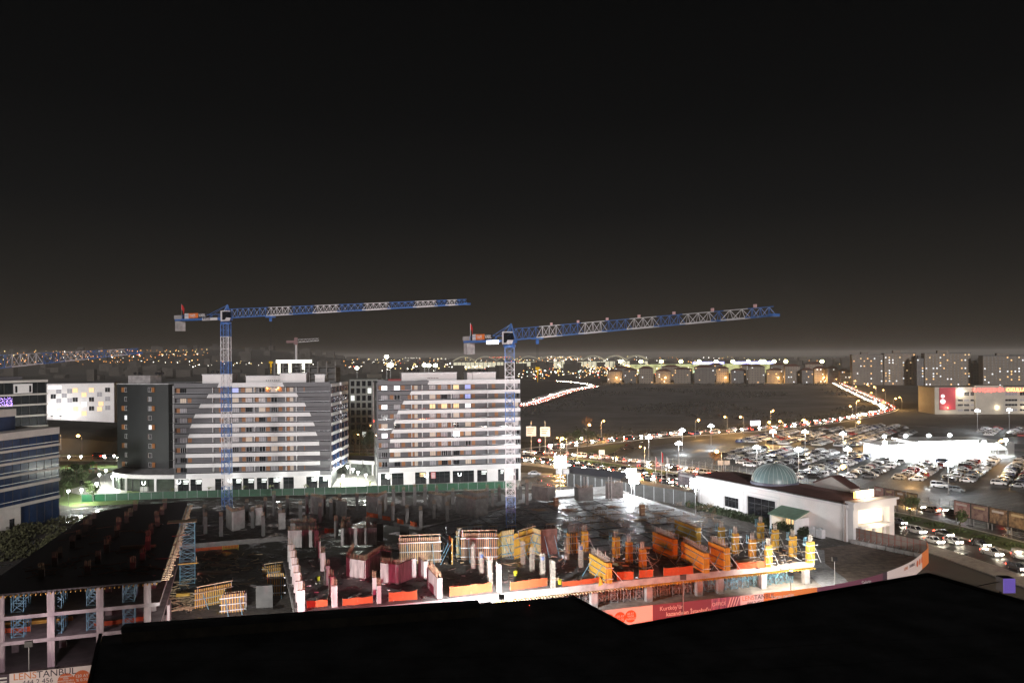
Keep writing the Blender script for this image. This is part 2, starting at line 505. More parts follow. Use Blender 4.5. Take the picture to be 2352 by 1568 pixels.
# painted markings
mk = MB()
for L_, offs, z_ in ((ROAD, (-1.9, 1.9), 0.026), (ROAD_F, (-1.7, 1.7), 0.022), (ROAD2, (0,), 0.014)):
    n_ = int(length(L_) / 9)
    for o_ in offs:
        LL = offset_line(L_, o_)
        for k in range(n_):
            p_, h_ = along(LL, k * 9.0)
            q_ = p_ + Vector((math.cos(h_), math.sin(h_), 0)) * 3.6
            n2 = Vector((-math.sin(h_), math.cos(h_), 0)) * 0.09
            mk.add([(p_ + n2).to_tuple()[:2] + (z_,), (p_ - n2).to_tuple()[:2] + (z_,), (q_ - n2).to_tuple()[:2] + (z_,), (q_ + n2).to_tuple()[:2] + (z_,)], [(0, 1, 2, 3)])
struct(mk, 'lane_markings', PAINT)
mk = MB()
for L_, d_, z_ in ((ROAD, 5.3, 0.026), (ROAD, -5.3, 0.026), (ROAD_F, 4.8, 0.022), (ROAD_F, -4.8, 0.022), (ROAD2, 6.5, 0.014), (ROAD2, -6.5, 0.014)):
    ribbon(mk, offset_line(L_, d_), 0.16, z_)
struct(mk, 'edge_markings', PAINT)

# the rough field beyond the junction
fl = [(30, 392), (70, 424), (111, 448), (150, 474), (205, 525), (255, 592), (278, 640), (308, 735), (368, 925), (452, 1195), (430, 1240), (130, 1225), (128, 1130), (80, 935), (52, 800), (27, 690), (-20, 600), (-60, 470), (-10, 400)]
struct(MB().add([(x, y, -0.04) for x, y in fl], [tuple(range(len(fl)))]), 'field', FIELD)

# car park
lotE = [p for p in offset_line(ROAD, -32) if 150 < p.y < 322 and p.x > 40]
lot = [(p.x, p.y) for p in lotE] + [(330, 140), (330, 470), (215, 470), (140, 432), (95, 404), (62, 372)]
struct(MB().add([(x, y, 0.0) for x, y in lot], [tuple(range(len(lot)))]), 'car_park', ASPH_LOT)
fcp = [at(2000, 1058), at(2100, 1063), at(2235, 1062), at(2330, 1048), at(2330, 1016), at(2240, 1002), at(2030, 1004), at(1985, 1040)]
struct(MB().add([(p.x, p.y, 0.01) for p in fcp], [tuple(range(len(fcp)))]), 'glare_paving', PAVE_L)  # pale paving added to spread the pavilion's glare
fcp2 = [(p.x, p.y) for p in fcp]
LA, LB = Vector((0.80, -0.60, 0)), Vector((0.60, 0.80, 0))      # along a car, along a row
LO = Vector((62, 330, 0))
def inside(p, poly):
    r = False
    n = len(poly)
    for i in range(n):
        (x1, y1), (x2, y2) = poly[i], poly[(i + 1) % n]
        if (y1 > p[1]) != (y2 > p[1]) and p[0] < (x2 - x1) * (p[1] - y1) / (y2 - y1) + x1:
            r = not r
    return r
mk = MB()
STALLS = []
for ra in range(0, 21):
    for half in (0, 1):
        a0 = ra * 14.2 + half * 5.2
        for rb in range(-70, 110):
            c_ = LO + LA * (a0 + 2.6) + LB * (rb * 2.65)
            if not inside((c_.x, c_.y), lot) or inside((c_.x, c_.y), fcp2):
                continue
            STALLS.append((ra * 2 + half, rb, c_))
            e_ = c_ - LB * 1.32
            p_, q_ = e_ - LA * 2.5, e_ + LA * 2.5
            n2 = LB * 0.07
            if c_.y < 330:
                mk.add([((p_ + n2).x, (p_ + n2).y, 0.005), ((p_ - n2).x, (p_ - n2).y, 0.005), ((q_ - n2).x, (q_ - n2).y, 0.005), ((q_ + n2).x, (q_ + n2).y, 0.005)], [(0, 1, 2, 3)])
struct(mk, 'bay_markings', PAINT)
mk = MB()
dl = [p for p in offset_line(ROAD, -36) if 150 < p.y < 318 and p.x > 40]
for k in range(0, len(dl) * 3):
    p_, h_ = along(dl, k * 2.0)
    mk.cb((p_.x, p_.y, 0.006), 1.1, 0.35, 0.004, h_)
struct(mk, 'dashed_edge_marking', PAINT_Y)

# ground of the building site and the yards around it
site = [(-150, 78), (-63, 100), (14.5, 121), (51.6, 136), (67, 146), (78, 157), (84.5, 167), (76, 183), (52, 228), (36, 247), (18, 262), (-40, 252), (-120, 239), (-128, 215), (-150, 150)]
struct(MB().add([(x, y, -0.03) for x, y in site], [tuple(range(len(site)))]), 'site_ground', MUD)
yard = [(57, 152), (58, 143), (68, 150), (78, 160), (82.5, 167.5), (75, 180), (66, 176), (61, 165)]
struct(MB().add([(x, y, 0.0) for x, y in yard], [tuple(range(len(yard)))]), 'stony_yard', SOIL_DRY)
apr = [(55, 141), (60, 143), (61.5, 152), (62, 163), (66, 174), (58, 178), (56, 160)]
struct(MB().prism(apr, -0.02, 0.12), 'concrete_apron', SLAB_G)
court = [(-142, 241), (-100, 244), (-40, 251), (14, 258), (14, 290), (-40, 305), (-70, 305), (-142, 300)]
struct(MB().add([(x, y, 0.0) for x, y in court], [tuple(range(len(court)))]), 'court_paving', PAVE_L)
lawn = [(-124, 232), (-108, 236), (-119, 262), (-130, 292), (-128, 318), (-230, 330), (-190, 262)]
struct(MB().add([(x, y, 0.012) for x, y in lawn], [tuple(range(len(lawn)))]), 'lawn', LAWN)
tr_ = [at(150, 1128), at(196, 1139), at(290, 1136), at(300, 1090), at(268, 1082), at(225, 1092), at(196, 1112)]
struct(MB().add([(p.x, p.y, 0.018) for p in tr_], [tuple(range(len(tr_)))]), 'terrace_paving', PAVE_L)
yb = [at(1200, 1095), at(1330, 1085), at(1430, 1112), at(1440, 1135), at(1300, 1128), at(1190, 1118)]
struct(MB().add([(p.x, p.y, 0.004) for p in yb], [tuple(range(len(yb)))]), 'gravel_yard', wet('gravel_yard', (0.2, 0.19, 0.18), (0.06, 0.058, 0.055), 0.2, 0.48, 0.58, 0.8, 0.12, 2.0, 0.4))
vg = [at(1330, 1040), at(1390, 1057), at(1460, 1018), at(1400, 1022)]
struct(MB().add([(p.x, p.y, 0.002) for p in vg], [tuple(range(4))]), 'grass_corner', GRASS)
# ------------------------------------------------------------------ apartment blocks
WIN_W, WIN_H = 1.95, 1.8
def window_frame_mesh(wd, ht, fm, mull=1):
    def mk():
        m = MB(); t = 0.07
        m.bx(0, wd, -0.05, 0.05, 0, t); m.bx(0, wd, -0.05, 0.05, ht - t, ht)
        m.bx(0, t, -0.05, 0.05, t, ht - t); m.bx(wd - t, wd, -0.05, 0.05, t, ht - t)
        for k in range(mull):
            x = wd * (k + 1) / (mull + 1)
            m.bx(x - t / 2, x + t / 2, -0.045, 0.045, t, ht - t)
        return m.mesh('window', fm)
    return shared(('wf', round(wd, 2), round(ht, 2), fm.name, mull), mk)

def window(parent, x, y, z, wd, ht, pane, fm=None, mull=1, rz=0.0, name='window'):
    fm = fm or FRAME_W
    o = link(name, window_frame_mesh(wd, ht, fm, mull), parent, (x, y, z), rz)
    pm = shared(('pane', round(wd, 2), round(ht, 2), pane.name), lambda: MB().bx(0.06, wd - 0.06, -0.005, 0.02, 0.06, ht - 0.06).mesh('pane', pane))
    link('pane', pm, o)
    return o

def apartment(FL, FR, depth, white, par_white, dividers, wins, orange, door, shops, lit, name, label, rng, back=None):
    d = FR - FL
    Ln = d.length
    rz = math.atan2(d.y, d.x)
    root = thing(name, label, 'apartment building', FL, rz, 'the two banded apartment blocks behind the green fence')
    Z0, ST, NF = 4.9, 3.1, 9
    top = Z0 + ST * NF
    REC = 1.7
    build(MB().bx(0.0, Ln, REC, depth, Z0 - 0.4, top + 0.3), 'wall', GREY, root)
    build(MB().bx(-0.02, Ln + 0.02, 0.0, depth + 0.02, top + 0.302, top + 0.42), 'roof', ROOFBLK, root)
    for k in range(NF + 1):
        zk = Z0 + ST * k
        wl, wr = white[k] if k < NF else par_white
        zb, zt = (zk - 0.42, zk + 0.76) if k < NF else (zk - 0.30, zk + 1.05)
        if k == 0:
            zb -= 0.25
        if k < NF:
            boxpart('balcony_floor', GREY, root, 0.05, Ln - 0.05, 0.12, REC, zk - 0.2, zk - 0.02)
        boxpart('balcony_band', GREY, root, 0, Ln, 0.0, 0.12, zb, zt)
        e_ = 0.55 if k >= 4 else 0.05
        wm = MB().extr([(wl, zb - 0.02), (wr - (0 if wr >= Ln else 0.02), zb - 0.02), (wr - (e_ if wr < Ln else 0), zt + 0.02), (wl + e_, zt + 0.02)], -0.22, -0.003)
        build(wm, 'white_band', WHITE, root)
        if k < NF:
            build(MB().bx(0.1, Ln - 0.1, 0.03, 0.06, zt + 0.01, zt + 0.34), 'glass_rail', GLASS, root)
            build(MB().bx(0.05, Ln - 0.05, 0.0, 0.07, zt + 0.345, zt + 0.40), 'handrail', RAIL, root)
    for k in range(NF):
        zk = Z0 + ST * k
        for x in dividers:
            boxpart('divider', WHITE, root, x - 0.09, x + 0.09, 0.14, REC, zk, zk + ST - 0.45)
        for sx in (0.0, Ln - 0.25):
            boxpart('fin_wall', GREY, root, sx, sx + 0.25, 0.125, REC, zk - 0.03, zk + ST - 0.425)
        for i, x in enumerate(wins):
            pane = lit.get((k, i)) or rng.choice(PANES)
            window(root, x, REC - 0.06, zk + 0.75, WIN_W, WIN_H, pane, FRAME_W if rng.random() < 0.7 else FRAME_D, 2 if rng.random() < .5 else 1)
        for i, xs in enumerate(orange):
            x = xs[k % 2]
            boxpart('orange_panel', ORANGE, root, x, x + 1.15, REC - 0.05, REC - 0.002, zk + 0.7, zk + 2.6)
        for x in door:
            boxpart('balcony_door', BEIGE, root, x, x + 1.05, REC - 0.05, REC - 0.002, zk + 0.05, zk + 2.45)
            boxpart('orange_panel', ORANGE, root, x - 0.9, x - 0.1, REC - 0.05, REC - 0.002, zk + 0.05, zk + 2.45)
    # ground floor: piers, lintel, recessed shop fronts
    x = 0.0
    for (a, b, kind) in shops + [(Ln, Ln, None)]:
        if a - x > 0.02:
            boxpart('pier', WHITE_P, root, x, a, 0.06, 0.7, 0, 3.9)
        x = b
    boxpart('lintel', WHITE_P, root, 0, Ln, 0.05, 0.7, 3.9, Z0 - 0.42 - 0.27)
    build(MB().bx(0.02, Ln - 0.02, 1.6, depth - 0.1, 0, Z0 - 0.45), 'shop_core', GREY_D, root)
    for j, (a, b, kind) in enumerate(shops):
        sf = build(MB().bx(a + 0.02, b - 0.02, 0.4, 0.43, 0.05, 3.88), 'shop_window', GLASS, root)
        n = max(1, int((b - a) / 1.6))
        for i in range(n + 1):
            xx = a + 0.04 + (b - a - 0.08) * i / n
            boxpart('mullion', FRAME_D, sf, xx - 0.04, xx + 0.04, 0.3, 0.46, 0.05, 3.88)
        boxpart('transom', FRAME_D, sf, a, b, 0.31, 0.45, 2.75, 2.83)
        if kind:
            boxpart('lit_pane', kind, sf, a + (b - a) * 0.45, b - 0.15, 0.36, 0.395, 2.9, 3.6)
            boxpart('lit_pane', kind, sf, a + (b - a) * 0.45, b - 0.4, 0.36, 0.395, 2.35, 2.7)
    return root, Ln, top

rng = random.Random(5)
aFL, aFR = at(401, 1130), at(760, 1121)
sA = (aFR - aFL).length / (2095 - 600)
xa = lambda v: (v - 600) * sA
whA = [(xa(l), xa(r)) for l, r in ((710, 1990), (708, 1992), (708, 1992), (712, 1985), (728, 1968), (750, 1945), (785, 1910), (835, 1862), (910, 1785))]
LIT_A = {(8, 1): E_BLUEW, (8, 5): E_BLUEW, (8, 6): E_BLUEW, (5, 5): E_WARM, (5, 6): E_WIN, (4, 0): CURTAIN, (7, 5): CURTAIN, (7, 6): CURTAIN, (6, 5): CURTAIN, (6, 6): E_BLUEW}
bA, LnA, topA = apartment(aFL, aFR, 21, whA, (xa(1010), xa(1650)), [xa(v) for v in (963, 1357, 1661, 1763)], [xa(v) for v in (643, 1140, 1268, 1395, 1512, 1870, 1990)],
    [(xa(606), xa(715)), (xa(1010), xa(1018)), (xa(1225), xa(1232)), (xa(1462), xa(1475)), (xa(1585), xa(1362)), (xa(1830), xa(1948)), (xa(2058), xa(2056))],
    [xa(1695)], [(xa(630), xa(735), E_SHOP), (xa(747), xa(858), E_SHOP), (xa(980), xa(1060), None), (xa(1138), xa(1235), E_SHOP), (xa(1247), xa(1355), E_SHOP), (xa(1378), xa(1478), E_SHOP), (xa(1487), xa(1600), E_SHOP),
     (xa(1632), xa(1735), None), (xa(1855), xa(1965), E_SHOP), (xa(1975), xa(2072), E_SHOP)], LIT_A, 'apartment_block',
    'wider banded apartment block with white balcony bands narrowing upward, behind the first crane mast', rng)
for x0, x1, y0, h in ((xa(845), xa(1130), 3.0, 3.1), (xa(1262), xa(1590), 3.2, 2.5), (xa(1592), xa(1850), 2.8, 3.2), (xa(1925), xa(2020), 6.0, 2.7)):
    ph = build(MB().bx(x0, x1, y0, y0 + 7, topA + 0.42, topA + 0.42 + h), 'penthouse', WHITE_P, bA)
    boxpart('coping', WHITE, ph, x0 - 0.15, x1 + 0.15, y0 - 0.15, y0 + 7.15, topA + 0.425 + h, topA + 0.7 + h)
for i in range(7):
    boxpart('vent_opening', BLACK, bA, xa(1455 + 20 * i), xa(1467 + 20 * i), 3.15, 3.19, topA + 1.5, topA + 1.75)
def turbine_vents(root, xs, y, z):
    for x in xs:
        m = shared('turb', lambda: MB().lathe([(0.16, 0), (0.16, 0.3), (0.5, 0.5), (0.55, 0.8), (0.3, 1.05), (0.01, 1.1)], 10).mesh('roof_vent', BLACK))
        link('roof_vent', m, root, (x, y, z))
turbine_vents(bA, [xa(v) for v in (930, 975, 1020)], 5, topA + 3.8)
turbine_vents(bA, [xa(v) for v in (1725, 1770, 1810)], 5, topA + 3.9)
# warm balcony lamps on the top floor
for v in (1480, 1582):
    link('balcony_lamp', shared('blamp', lambda: MB().ball((0, 0, 0), 0.16).mesh('balcony_lamp', E_WARM)), bA, (xa(v), 1.55, topA - 0.75))
    point(bA, (xa(v), 1.3, topA - 0.75), 160, (1, 0.6, 0.25), 0.1)
# side wing with blue glass and brown frames, facing the court
def side_wing(root, P0, P1, inv, zlist, label):
    d = P1 - P0
    a = math.atan2(d.y, d.x); L = d.length
    return a, L
wing0, wing1 = aFR + V(0.3, 0.6, 0), at(798, 1096)
wr = thing('glazed_wing', 'blue glazed side wing with white bands and brown window frames facing the court', 'building wing', wing0, math.atan2((wing1 - wing0).y, (wing1 - wing0).x))
WL = (wing1 - wing0).length
build(MB().bx(0, WL, 0.2, 9, 4.9, topA + 0.3), 'wall', GREY, wr)
for k in range(9):
    zk = 4.9 + 3.1 * k
    boxpart('white_band', WHITE, wr, 0, WL * 0.52, 0.0, 0.195, zk + 2.55, zk + 3.55)
    boxpart('white_band', WHITE, wr, WL * 0.525, WL, -0.5, 0.195, zk + 2.6, zk + 3.6)
    for a, b, y in ((0.5, WL * 0.5, 0.05), (WL * 0.54, WL - 0.4, -0.3)):
        wo = boxpart('window', GLASS_B, wr, a, b, y, y + 0.1, zk + 0.52, zk + 2.5)
        for x in (a, (a + b) / 2, b):
            barpart('window_frame', FRAME_BR, wr, (x, y - 0.05, zk + 0.5), (x, y - 0.05, zk + 2.52), 0.14)
    if k in (5, 6, 7):
        m = MB()
        for q in range(34):
            m.cb((rng.uniform(1, WL - 1), -0.38, zk + rng.uniform(0.8, 2.3)), 0.13, 0.05, 0.13)
        build(m, 'fairy_lights', E_WIN, wr)['kind'] = 'stuff'

bFL, bFR = at(869, 1115), at(1196, 1102)
sB = (bFR - bFL).length / (1850 - 443)
xb = lambda v: (v - 443) * sB
whB = [(xb(l), xb(1850)) for l in (550, 546, 550, 557, 570, 592, 625, 677, 750)]
LIT_B = {(8, 0): E_WIN, (8, 1): E_WIN, (8, 4): E_WARM, (8, 5): E_BLUEW, (7, 5): E_BLUEW, (7, 0): CURTAIN, (6, 0): E_WIN, (6, 2): E_WARM, (6, 3): E_WARM, (6, 4): E_WARM, (6, 5): E_WIN, (3, 0): E_WIN, (3, 4): E_COOL, (3, 1): CURTAIN, (1, 6): CURTAIN}
bB, LnB, topB = apartment(bFL, bFR, 20, whB, (xb(925), xb(1850)), [xb(v) for v in (770, 873, 1160, 1523)], [xb(v) for v in (480, 602, 948, 1064, 1183, 1300, 1790)],
    [(xb(447), xb(562)), (xb(672), xb(735)), (xb(1030), xb(1020)), (xb(1128), xb(1250)), (xb(1366), xb(1368)), (xb(1572), xb(1600)), (xb(1818), xb(1818))], [xb(800)],
    [(xb(466), xb(562), E_SHOP), (xb(572), xb(686), None), (xb(797), xb(903), E_WARM), (xb(932), xb(1140), None), (xb(1166), xb(1378), None), (xb(1410), xb(1510), E_SHOP), (xb(1620), xb(1684), E_SHOP), (xb(1780), xb(1830), None)],
    LIT_B, 'apartment_block', 'banded apartment block with white bands reaching its end, behind the second crane mast', rng)
for x0, x1, y0, h in ((xb(680), xb(1225), 3.0, 2.9), (xb(1335), xb(1385), 4.0, 2.7), (xb(1386), xb(1620), 3.0, 2.8)):
    ph = build(MB().bx(x0, x1, y0, y0 + 7, topB + 0.42, topB + 0.42 + h), 'penthouse', WHITE_P, bB)
    boxpart('coping', WHITE, ph, x0 - 0.15, x1 + 0.15, y0 - 0.15, y0 + 7.15, topB + 0.425 + h, topB + 0.7 + h)
for i in range(7):
    boxpart('vent_opening', BLACK, bB, xb(935 + 16 * i), xb(945 + 16 * i), 2.95, 2.99, topB + 1.6, topB + 1.85)
turbine_vents(bB, [xb(v) for v in (768, 812, 850)], 5, topB + 3.6)
turbine_vents(bB, [xb(v) for v in (1465, 1510, 1545)], 5, topB + 3.5)
link('water_tank', MB().tube((0, 0, 0.6), (4.2, 0, 0.6), 0.6, n=12).mesh('water_tank', mat('red_tank', (0.35, 0.06, 0.06), 0.5)), bB, (xb(550), 4, topB + 0.42))
lm = link('balcony_lamp', MB().ball((0, 0, 0), 0.5).mesh('balcony_lamp', E_COOL), bB, (xb(1210), 1.2, 4.9 + 3.1 * 3 + 1.5))
# small red price banner in a shop window
bn = boxpart('banner', mat('banner_red', (0.5, 0.06, 0.06), 0.6), bB, xb(953), xb(998), 0.24, 0.3, 1.6, 3.7)
for i in range(4):
    boxpart('banner_text', FRAME_W, bB, xb(957), xb(994), 0.225, 0.239, 1.8 + 0.45 * i, 2.05 + 0.45 * i)
# gently waving dark parapet at the end of the roof
wv = MB()
pts = [(xb(443) + (xb(925) - xb(443)) * i / 24, topB + 1.05 + 0.55 * math.cos(i / 24 * 2 * math.pi) * (1 - i / 40)) for i in range(25)]
wv.extr([(pts[0][0], topB - 0.25)] + pts + [(pts[-1][0], topB - 0.25)], -0.1, -0.004)
build(wv, 'wave_parapet', GREY, bB)
# narrow end wall with small windows, turned to the court
ew = build(MB().bx(-0.35, -0.003, 0.4, 20, 0, topB + 0.6), 'end_wall', GREY, bB)
for k in range(9):
    for yy in (2.2, 5.2, 11):
        boxpart('end_window', GLASS, ew, -0.40, -0.352, yy, yy + 0.9, 5.7 + 3.1 * k, 7.2 + 3.1 * k)

# dark curved tower beyond the left end of the first block
tw0, tw1 = at(270, 1075, 4.9), at(388, 1078, 4.9)
tw0.z = tw1.z = 0
d = tw1 - tw0
tw = thing('dark_tower', 'dark grey curved apartment tower with orange window panels above a round podium', 'apartment building', tw0, math.atan2(d.y, d.x))
TL = d.length
arc = [(TL * i / 16, -1.6 * math.sin(math.pi * i / 16)) for i in range(17)]
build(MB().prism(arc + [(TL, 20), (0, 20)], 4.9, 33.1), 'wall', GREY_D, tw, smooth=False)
build(MB().prism([(x, y - 0.03) for x, y in arc] + [(TL, 20.03), (0, 20.03)], 33.102, 33.4), 'roof', ROOFBLK, tw)
for k in range(9):
    zk = 4.9 + 3.1 * k
    for c, (fx, sw) in enumerate(((0.19, 1), (0.66, -1))):
        x = TL * fx
        y = -1.6 * math.sin(math.pi * (x + 0.6) / TL) - 0.04
        o = window(tw, x, y, zk + 0.9, 1.25, 1.5, E_WIN if (k, c) in ((4, 1), (5, 0)) else (CURTAIN if rng.random() < .4 else GLASS), FRAME_W)
        ox = x - 1.15 if (k + c) % 2 == 0 else x + 1.3
        boxpart('orange_panel', ORANGE, tw, ox, ox + 1.1, y - 0.05, y + 0.12, zk + 0.85, zk + 2.45)
    # end balconies toward the first block
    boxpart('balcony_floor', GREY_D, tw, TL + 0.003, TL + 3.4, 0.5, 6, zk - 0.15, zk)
    boxpart('white_band', WHITE, tw, TL + 2.2, TL + 3.42, 0.2, 0.49, zk - 0.4, zk + 0.75)
    boxpart('divider', WHITE, tw, TL + 1.2, TL + 1.35, 0.6, 5, zk + 0.01, zk + 2.9)
build(MB().bx(TL + 0.003, TL + 3.0, 6.0, 18, 4.9, 33.0), 'link_wall', BLACK, tw)
ph = build(MB().bx(2, 10.5, 3, 9, 33.4, 36.0), 'penthouse', CONC_L, tw)
turbine_vents(tw, (3.2, 5, 11.4, 12.6, 13.8), 5, 36.0)

# round glazed podium in front of the tower
pc = at(400, 1129)
pod = thing('round_podium', 'low round-cornered podium with white fascia and glazed shopfront below the dark tower', 'podium', (pc.x - 0.1, pc.y + 0.3, 0), 0.0)
pa = []
for i in range(25):
    t = i / 24
    th = R(270 - 118 * t ** 1.1)
    pa.append((-6.0 - 15.5 * t * 0.35 + 15.5 * math.cos(th) * 0.98 + 0.0, 13.5 + 13.4 * math.sin(th)))
pa = [(0, 0.05)] + pa
poly = pa + [(-24, 26), (0, 26)]
build(MB().prism(poly, 4.0, 5.2), 'fascia', WHITE, pod)
build(MB().prism([(x * 0.985 - 0.2, y * 0.97 + 0.4) for x, y in poly], 5.203, 5.26), 'roof', ROOFBLK, pod)
gp = [(x * 0.975 - 0.2, y * 0.96 + 0.5) for x, y in poly]
gl = build(MB().prism(gp, 0.0, 3.995), 'shop_window', mat('shop_glass', (0.05, 0.06, 0.05), 0.1, var=0.5, scale=0.4), pod)
for i in range(1, len(pa), 2):
    x, y = pa[i][0] * 0.975 - 0.2, pa[i][1] * 0.96 + 0.44
    wide = i % 8 == 1
    boxpart('column' if wide else 'mullion', WHITE if wide else FRAME_D, pod if wide else gl, x - (0.35 if wide else 0.05), x + (0.35 if wide else 0.05), y - 0.3, y + 0.1, 0, 3.99)
boxpart('curtain_panel', mat('shop_blind', (0.4, 0.4, 0.38), 0.7), pod, -11.0, -2.2, 0.70, 0.78, 0.1, 1.5)

# low shop wing between the blocks
s0, s1 = at(757, 1086), at(868, 1092)
d = s1 - s0; SL = d.length
sw = thing('shop_wing', 'single-storey shop wing with white fascia across the bright court', 'shop building', s0, math.atan2(d.y, d.x))
build(MB().bx(-1, SL + 1, 0.0, 12, 3.8, 5.0), 'fascia', WHITE, sw)
build(MB().bx(-1, SL + 1, 0.02, 12, 5.003, 5.1), 'roof', mat('bitumen_roof', (0.035, 0.033, 0.05), 0.8, var=0.3, scale=.5), sw)
g = build(MB().bx(-1, SL + 1, 0.5, 11, 0, 3.79), 'shop_window', mat('shop_glass_2', (0.09, 0.10, 0.09), 0.08, var=0.6, scale=0.5), sw)
for i in range(8):
    x = -0.8 + (SL + 1.6) * i / 7
    wide = i % 3 == 0
    boxpart('column' if wide else 'mullion', WHITE if wide else FRAME_D, sw if wide else g, x - (0.3 if wide else 0.05), x + (0.3 if wide else 0.05), 0.25, 0.49, 0, 3.79)
for x in (SL * 0.22, SL * 0.7):
    m = MB().bx(x - 0.12, x + 0.12, -0.25, -0.01, 2.6, 5.3); m.bx(x - 0.1, x + 1.6, -0.2, -0.05, 2.6, 2.75); m.bx(x + 1.45, x + 1.6, -0.2, -0.05, 0.1, 2.6)
    build(m, 'steel_frame', BLACK, sw)
boxpart('lit_doorway', E_WARM, sw, SL - 0.4, SL + 0.6, 0.2, 0.24, 0.1, 2.6)

# ------------------------------------------------------------------ blue glass office block at the far left, and the darker office behind it
o0, o1 = at(0, 1228), at(138, 1192)
d = (o1 - o0).normalized()
o0 = o1 - d * 30
ob = thing('glass_office', 'stepped blue glass office block with pale floor bands by the lawn', 'office building', o0, math.atan2(d.y, d.x))
OL = 30.0
build(MB().bx(0, OL, 0.3, 22, 0, 22.4), 'glazing', GLASS_B, ob)
build(MB().bx(0, OL, 0.0, 22.1, 22.402, 24.1), 'parapet', mat('pale_stone_band', (0.56, 0.52, 0.48), 0.6, var=0.08, scale=0.5), ob)
STN = _mats['pale_stone_band']
for z in (19.3, 16.25, 13.2, 10.1, 5.6):
    boxpart('floor_band', STN, ob, -0.02, OL + 0.2, 0.0, 22, z, z + (0.55 if z > 11 else 0.75))
for z in (20.4, 17.4, 14.35, 11.5, 7.2):
    boxpart('transom', GALV, ob, -0.02, OL + 0.1, 0.14, 0.28, z, z + 0.12)
for i in range(13):
    barpart('mullion', FRAME_D, ob, (i * 2.5 + 0.1, 0.25, 0), (i * 2.5 + 0.1, 0.25, 22.4), 0.06)
boxpart('entrance_wall', STN, ob, 10.0, 17.0, -0.2, 0.28, 0, 5.58)
boxpart('entrance_door', GLASS, ob, 13.6, 15.0, -0.28, -0.21, 0, 3.2)
up = build(MB().bx(-2, OL - 9, 5, 20, 24.1, 27.6), 'upper_storey', GLASS_B, ob)
boxpart('parapet', STN, up, -2, OL - 8.9, 4.8, 20.1, 27.602, 29.4)
up = build(MB().bx(-2, OL - 14, 8, 20, 29.4, 31.8), 'top_storey', GLASS_B, ob)
boxpart('parapet', STN, up, -2, OL - 13.9, 7.8, 20.1, 31.802, 33.3)
build(MB().tube((OL - 1.2, 1.0, 20.2), (OL - 1.2, 1.0, 20.9), 0.25, n=8).tube((OL - 3, 1.0, 20.0), (OL - 3, 1.0, 20.4), 0.4, n=8), 'terrace_fitting', WHITE, ob)

r1 = at(110, 1128)
d2 = V(0.55, 0.835, 0).normalized()
r0 = r1 - d2 * 30
od = thing('dark_office', 'taller dark office block with pale slab bands and purple fairy lights behind the glass office', 'office building', r0, math.atan2(d2.y, d2.x))
build(MB().bx(0, 30, 0.3, 18, 0, 34.6), 'wall', mat('dark_curtain_wall', (0.012, 0.015, 0.017), 0.2, var=0.5, scale=.4, spec=0.1), od)
for z in (34.6, 30.6, 27.4, 24.0, 20.6, 17.0):
    boxpart('floor_band', STN, od, -0.1, 30.1, -0.3, 18.1, z, z + (0.5 if z < 34 else 0.7))
build(MB().bx(0, 24, 3, 15, 35.302, 36.4), 'roof_plant', GREY, od)
for i in range(13):
    barpart('mullion', FRAME_D, od, (0.2 + i * 2.45, 0.2, 17), (0.2 + i * 2.45, 0.2, 34.6), 0.2)
for a, b in ((20, 25.5), (10, 15)):
    boxpart('white_bay', WHITE_P, od, a, b, -0.1, 0.28, 31.3, 34.2)
    for x in (a + 0.4, b - 1.0):
        boxpart('bay_window', GLASS, od, x, x + 0.6, -0.16, -0.101, 31.6, 33.6)
m = MB()
for q in range(160):
    m.cb((rng.uniform(12, 19.5), -0.45, rng.uniform(27.7, 30.2)), 0.16, 0.1, 0.16)
build(m, 'fairy_lights', E_PURP, od)['kind'] = 'stuff'

# ------------------------------------------------------------------ floodlit white school
e0, e1 = at(106, 985), at(262, 985)
e0.y = e1.y = 440.0
e0 = at(106, 900, Y=438); e1 = at(262, 900, Y=446); e0.z = e1.z = 0
d = e1 - e0; EL = d.length
sc = thing('white_school', 'floodlit white cube building with scattered square windows beyond the mound', 'building', e0, math.atan2(d.y, d.x))
build(MB().bx(0, EL, 0, 20, 0, 28.3), 'wall', WHITE_P, sc)
build(MB().bx(-0.1, EL + 0.1, -0.1, 20.1, 28.302, 28.7), 'roof', GREY, sc)
for fx, fz, t in ((.42, .84, 1), (.66, .84, 1), (.90, .84, 0), (.18, .82, 3), (.34, .82, 3), (.55, .70, 1), (.78, .70, 3), (.10, .66, 0), (.26, .68, 3), (.42, .55, 0), (.66, .55, 0), (.90, .56, 3), (.18, .52, 3), (.34, .53, 3),
                  (.55, .40, 2), (.80, .41, 1), (.42, .26, 1), (.66, .27, 0), (.90, .28, 3), (.18, .25, 1), (.55, .12, 1), (.78, .25, 1)):
    window(sc, EL * fx - 1.2, -0.06, 28 * (0.36 + 0.62 * fz) - 1.2, 2.6, 2.5, (GLASS, E_WARM, E_WIN, CURTAIN)[t], FRAME_W)
boxpart('roof_sign', E_WIN, sc, 1.2, 7.5, -0.35, -0.101, 25.6, 27.4)
for fx in (0.06, 0.22, 0.34):
    fl_ = thing('ground_floodlight', f'floodlight on a post washing the white school wall, {nth({.06: 0, .22: 1, .34: 2}[fx])} from its lit sign', 'floodlight', e0 + d * fx + V(0, -9, 11.5))
    build(MB().bx(-0.5, 0.5, -0.3, 0.3, 0, 0.5), 'housing', BLACK, fl_)
    build(MB().bx(-0.45, 0.45, 0.3, 0.33, 0.05, 0.45), 'lens', E_WHITE, fl_)
    build(MB().tube((0, 0, -11.5), (0, 0, 0), 0.08), 'post', POLE, fl_)
    spot(fl_, (0, 0.4, 0.4), (4, 9, 6), 3600, (1, 1, 0.97), 140, 0.8)
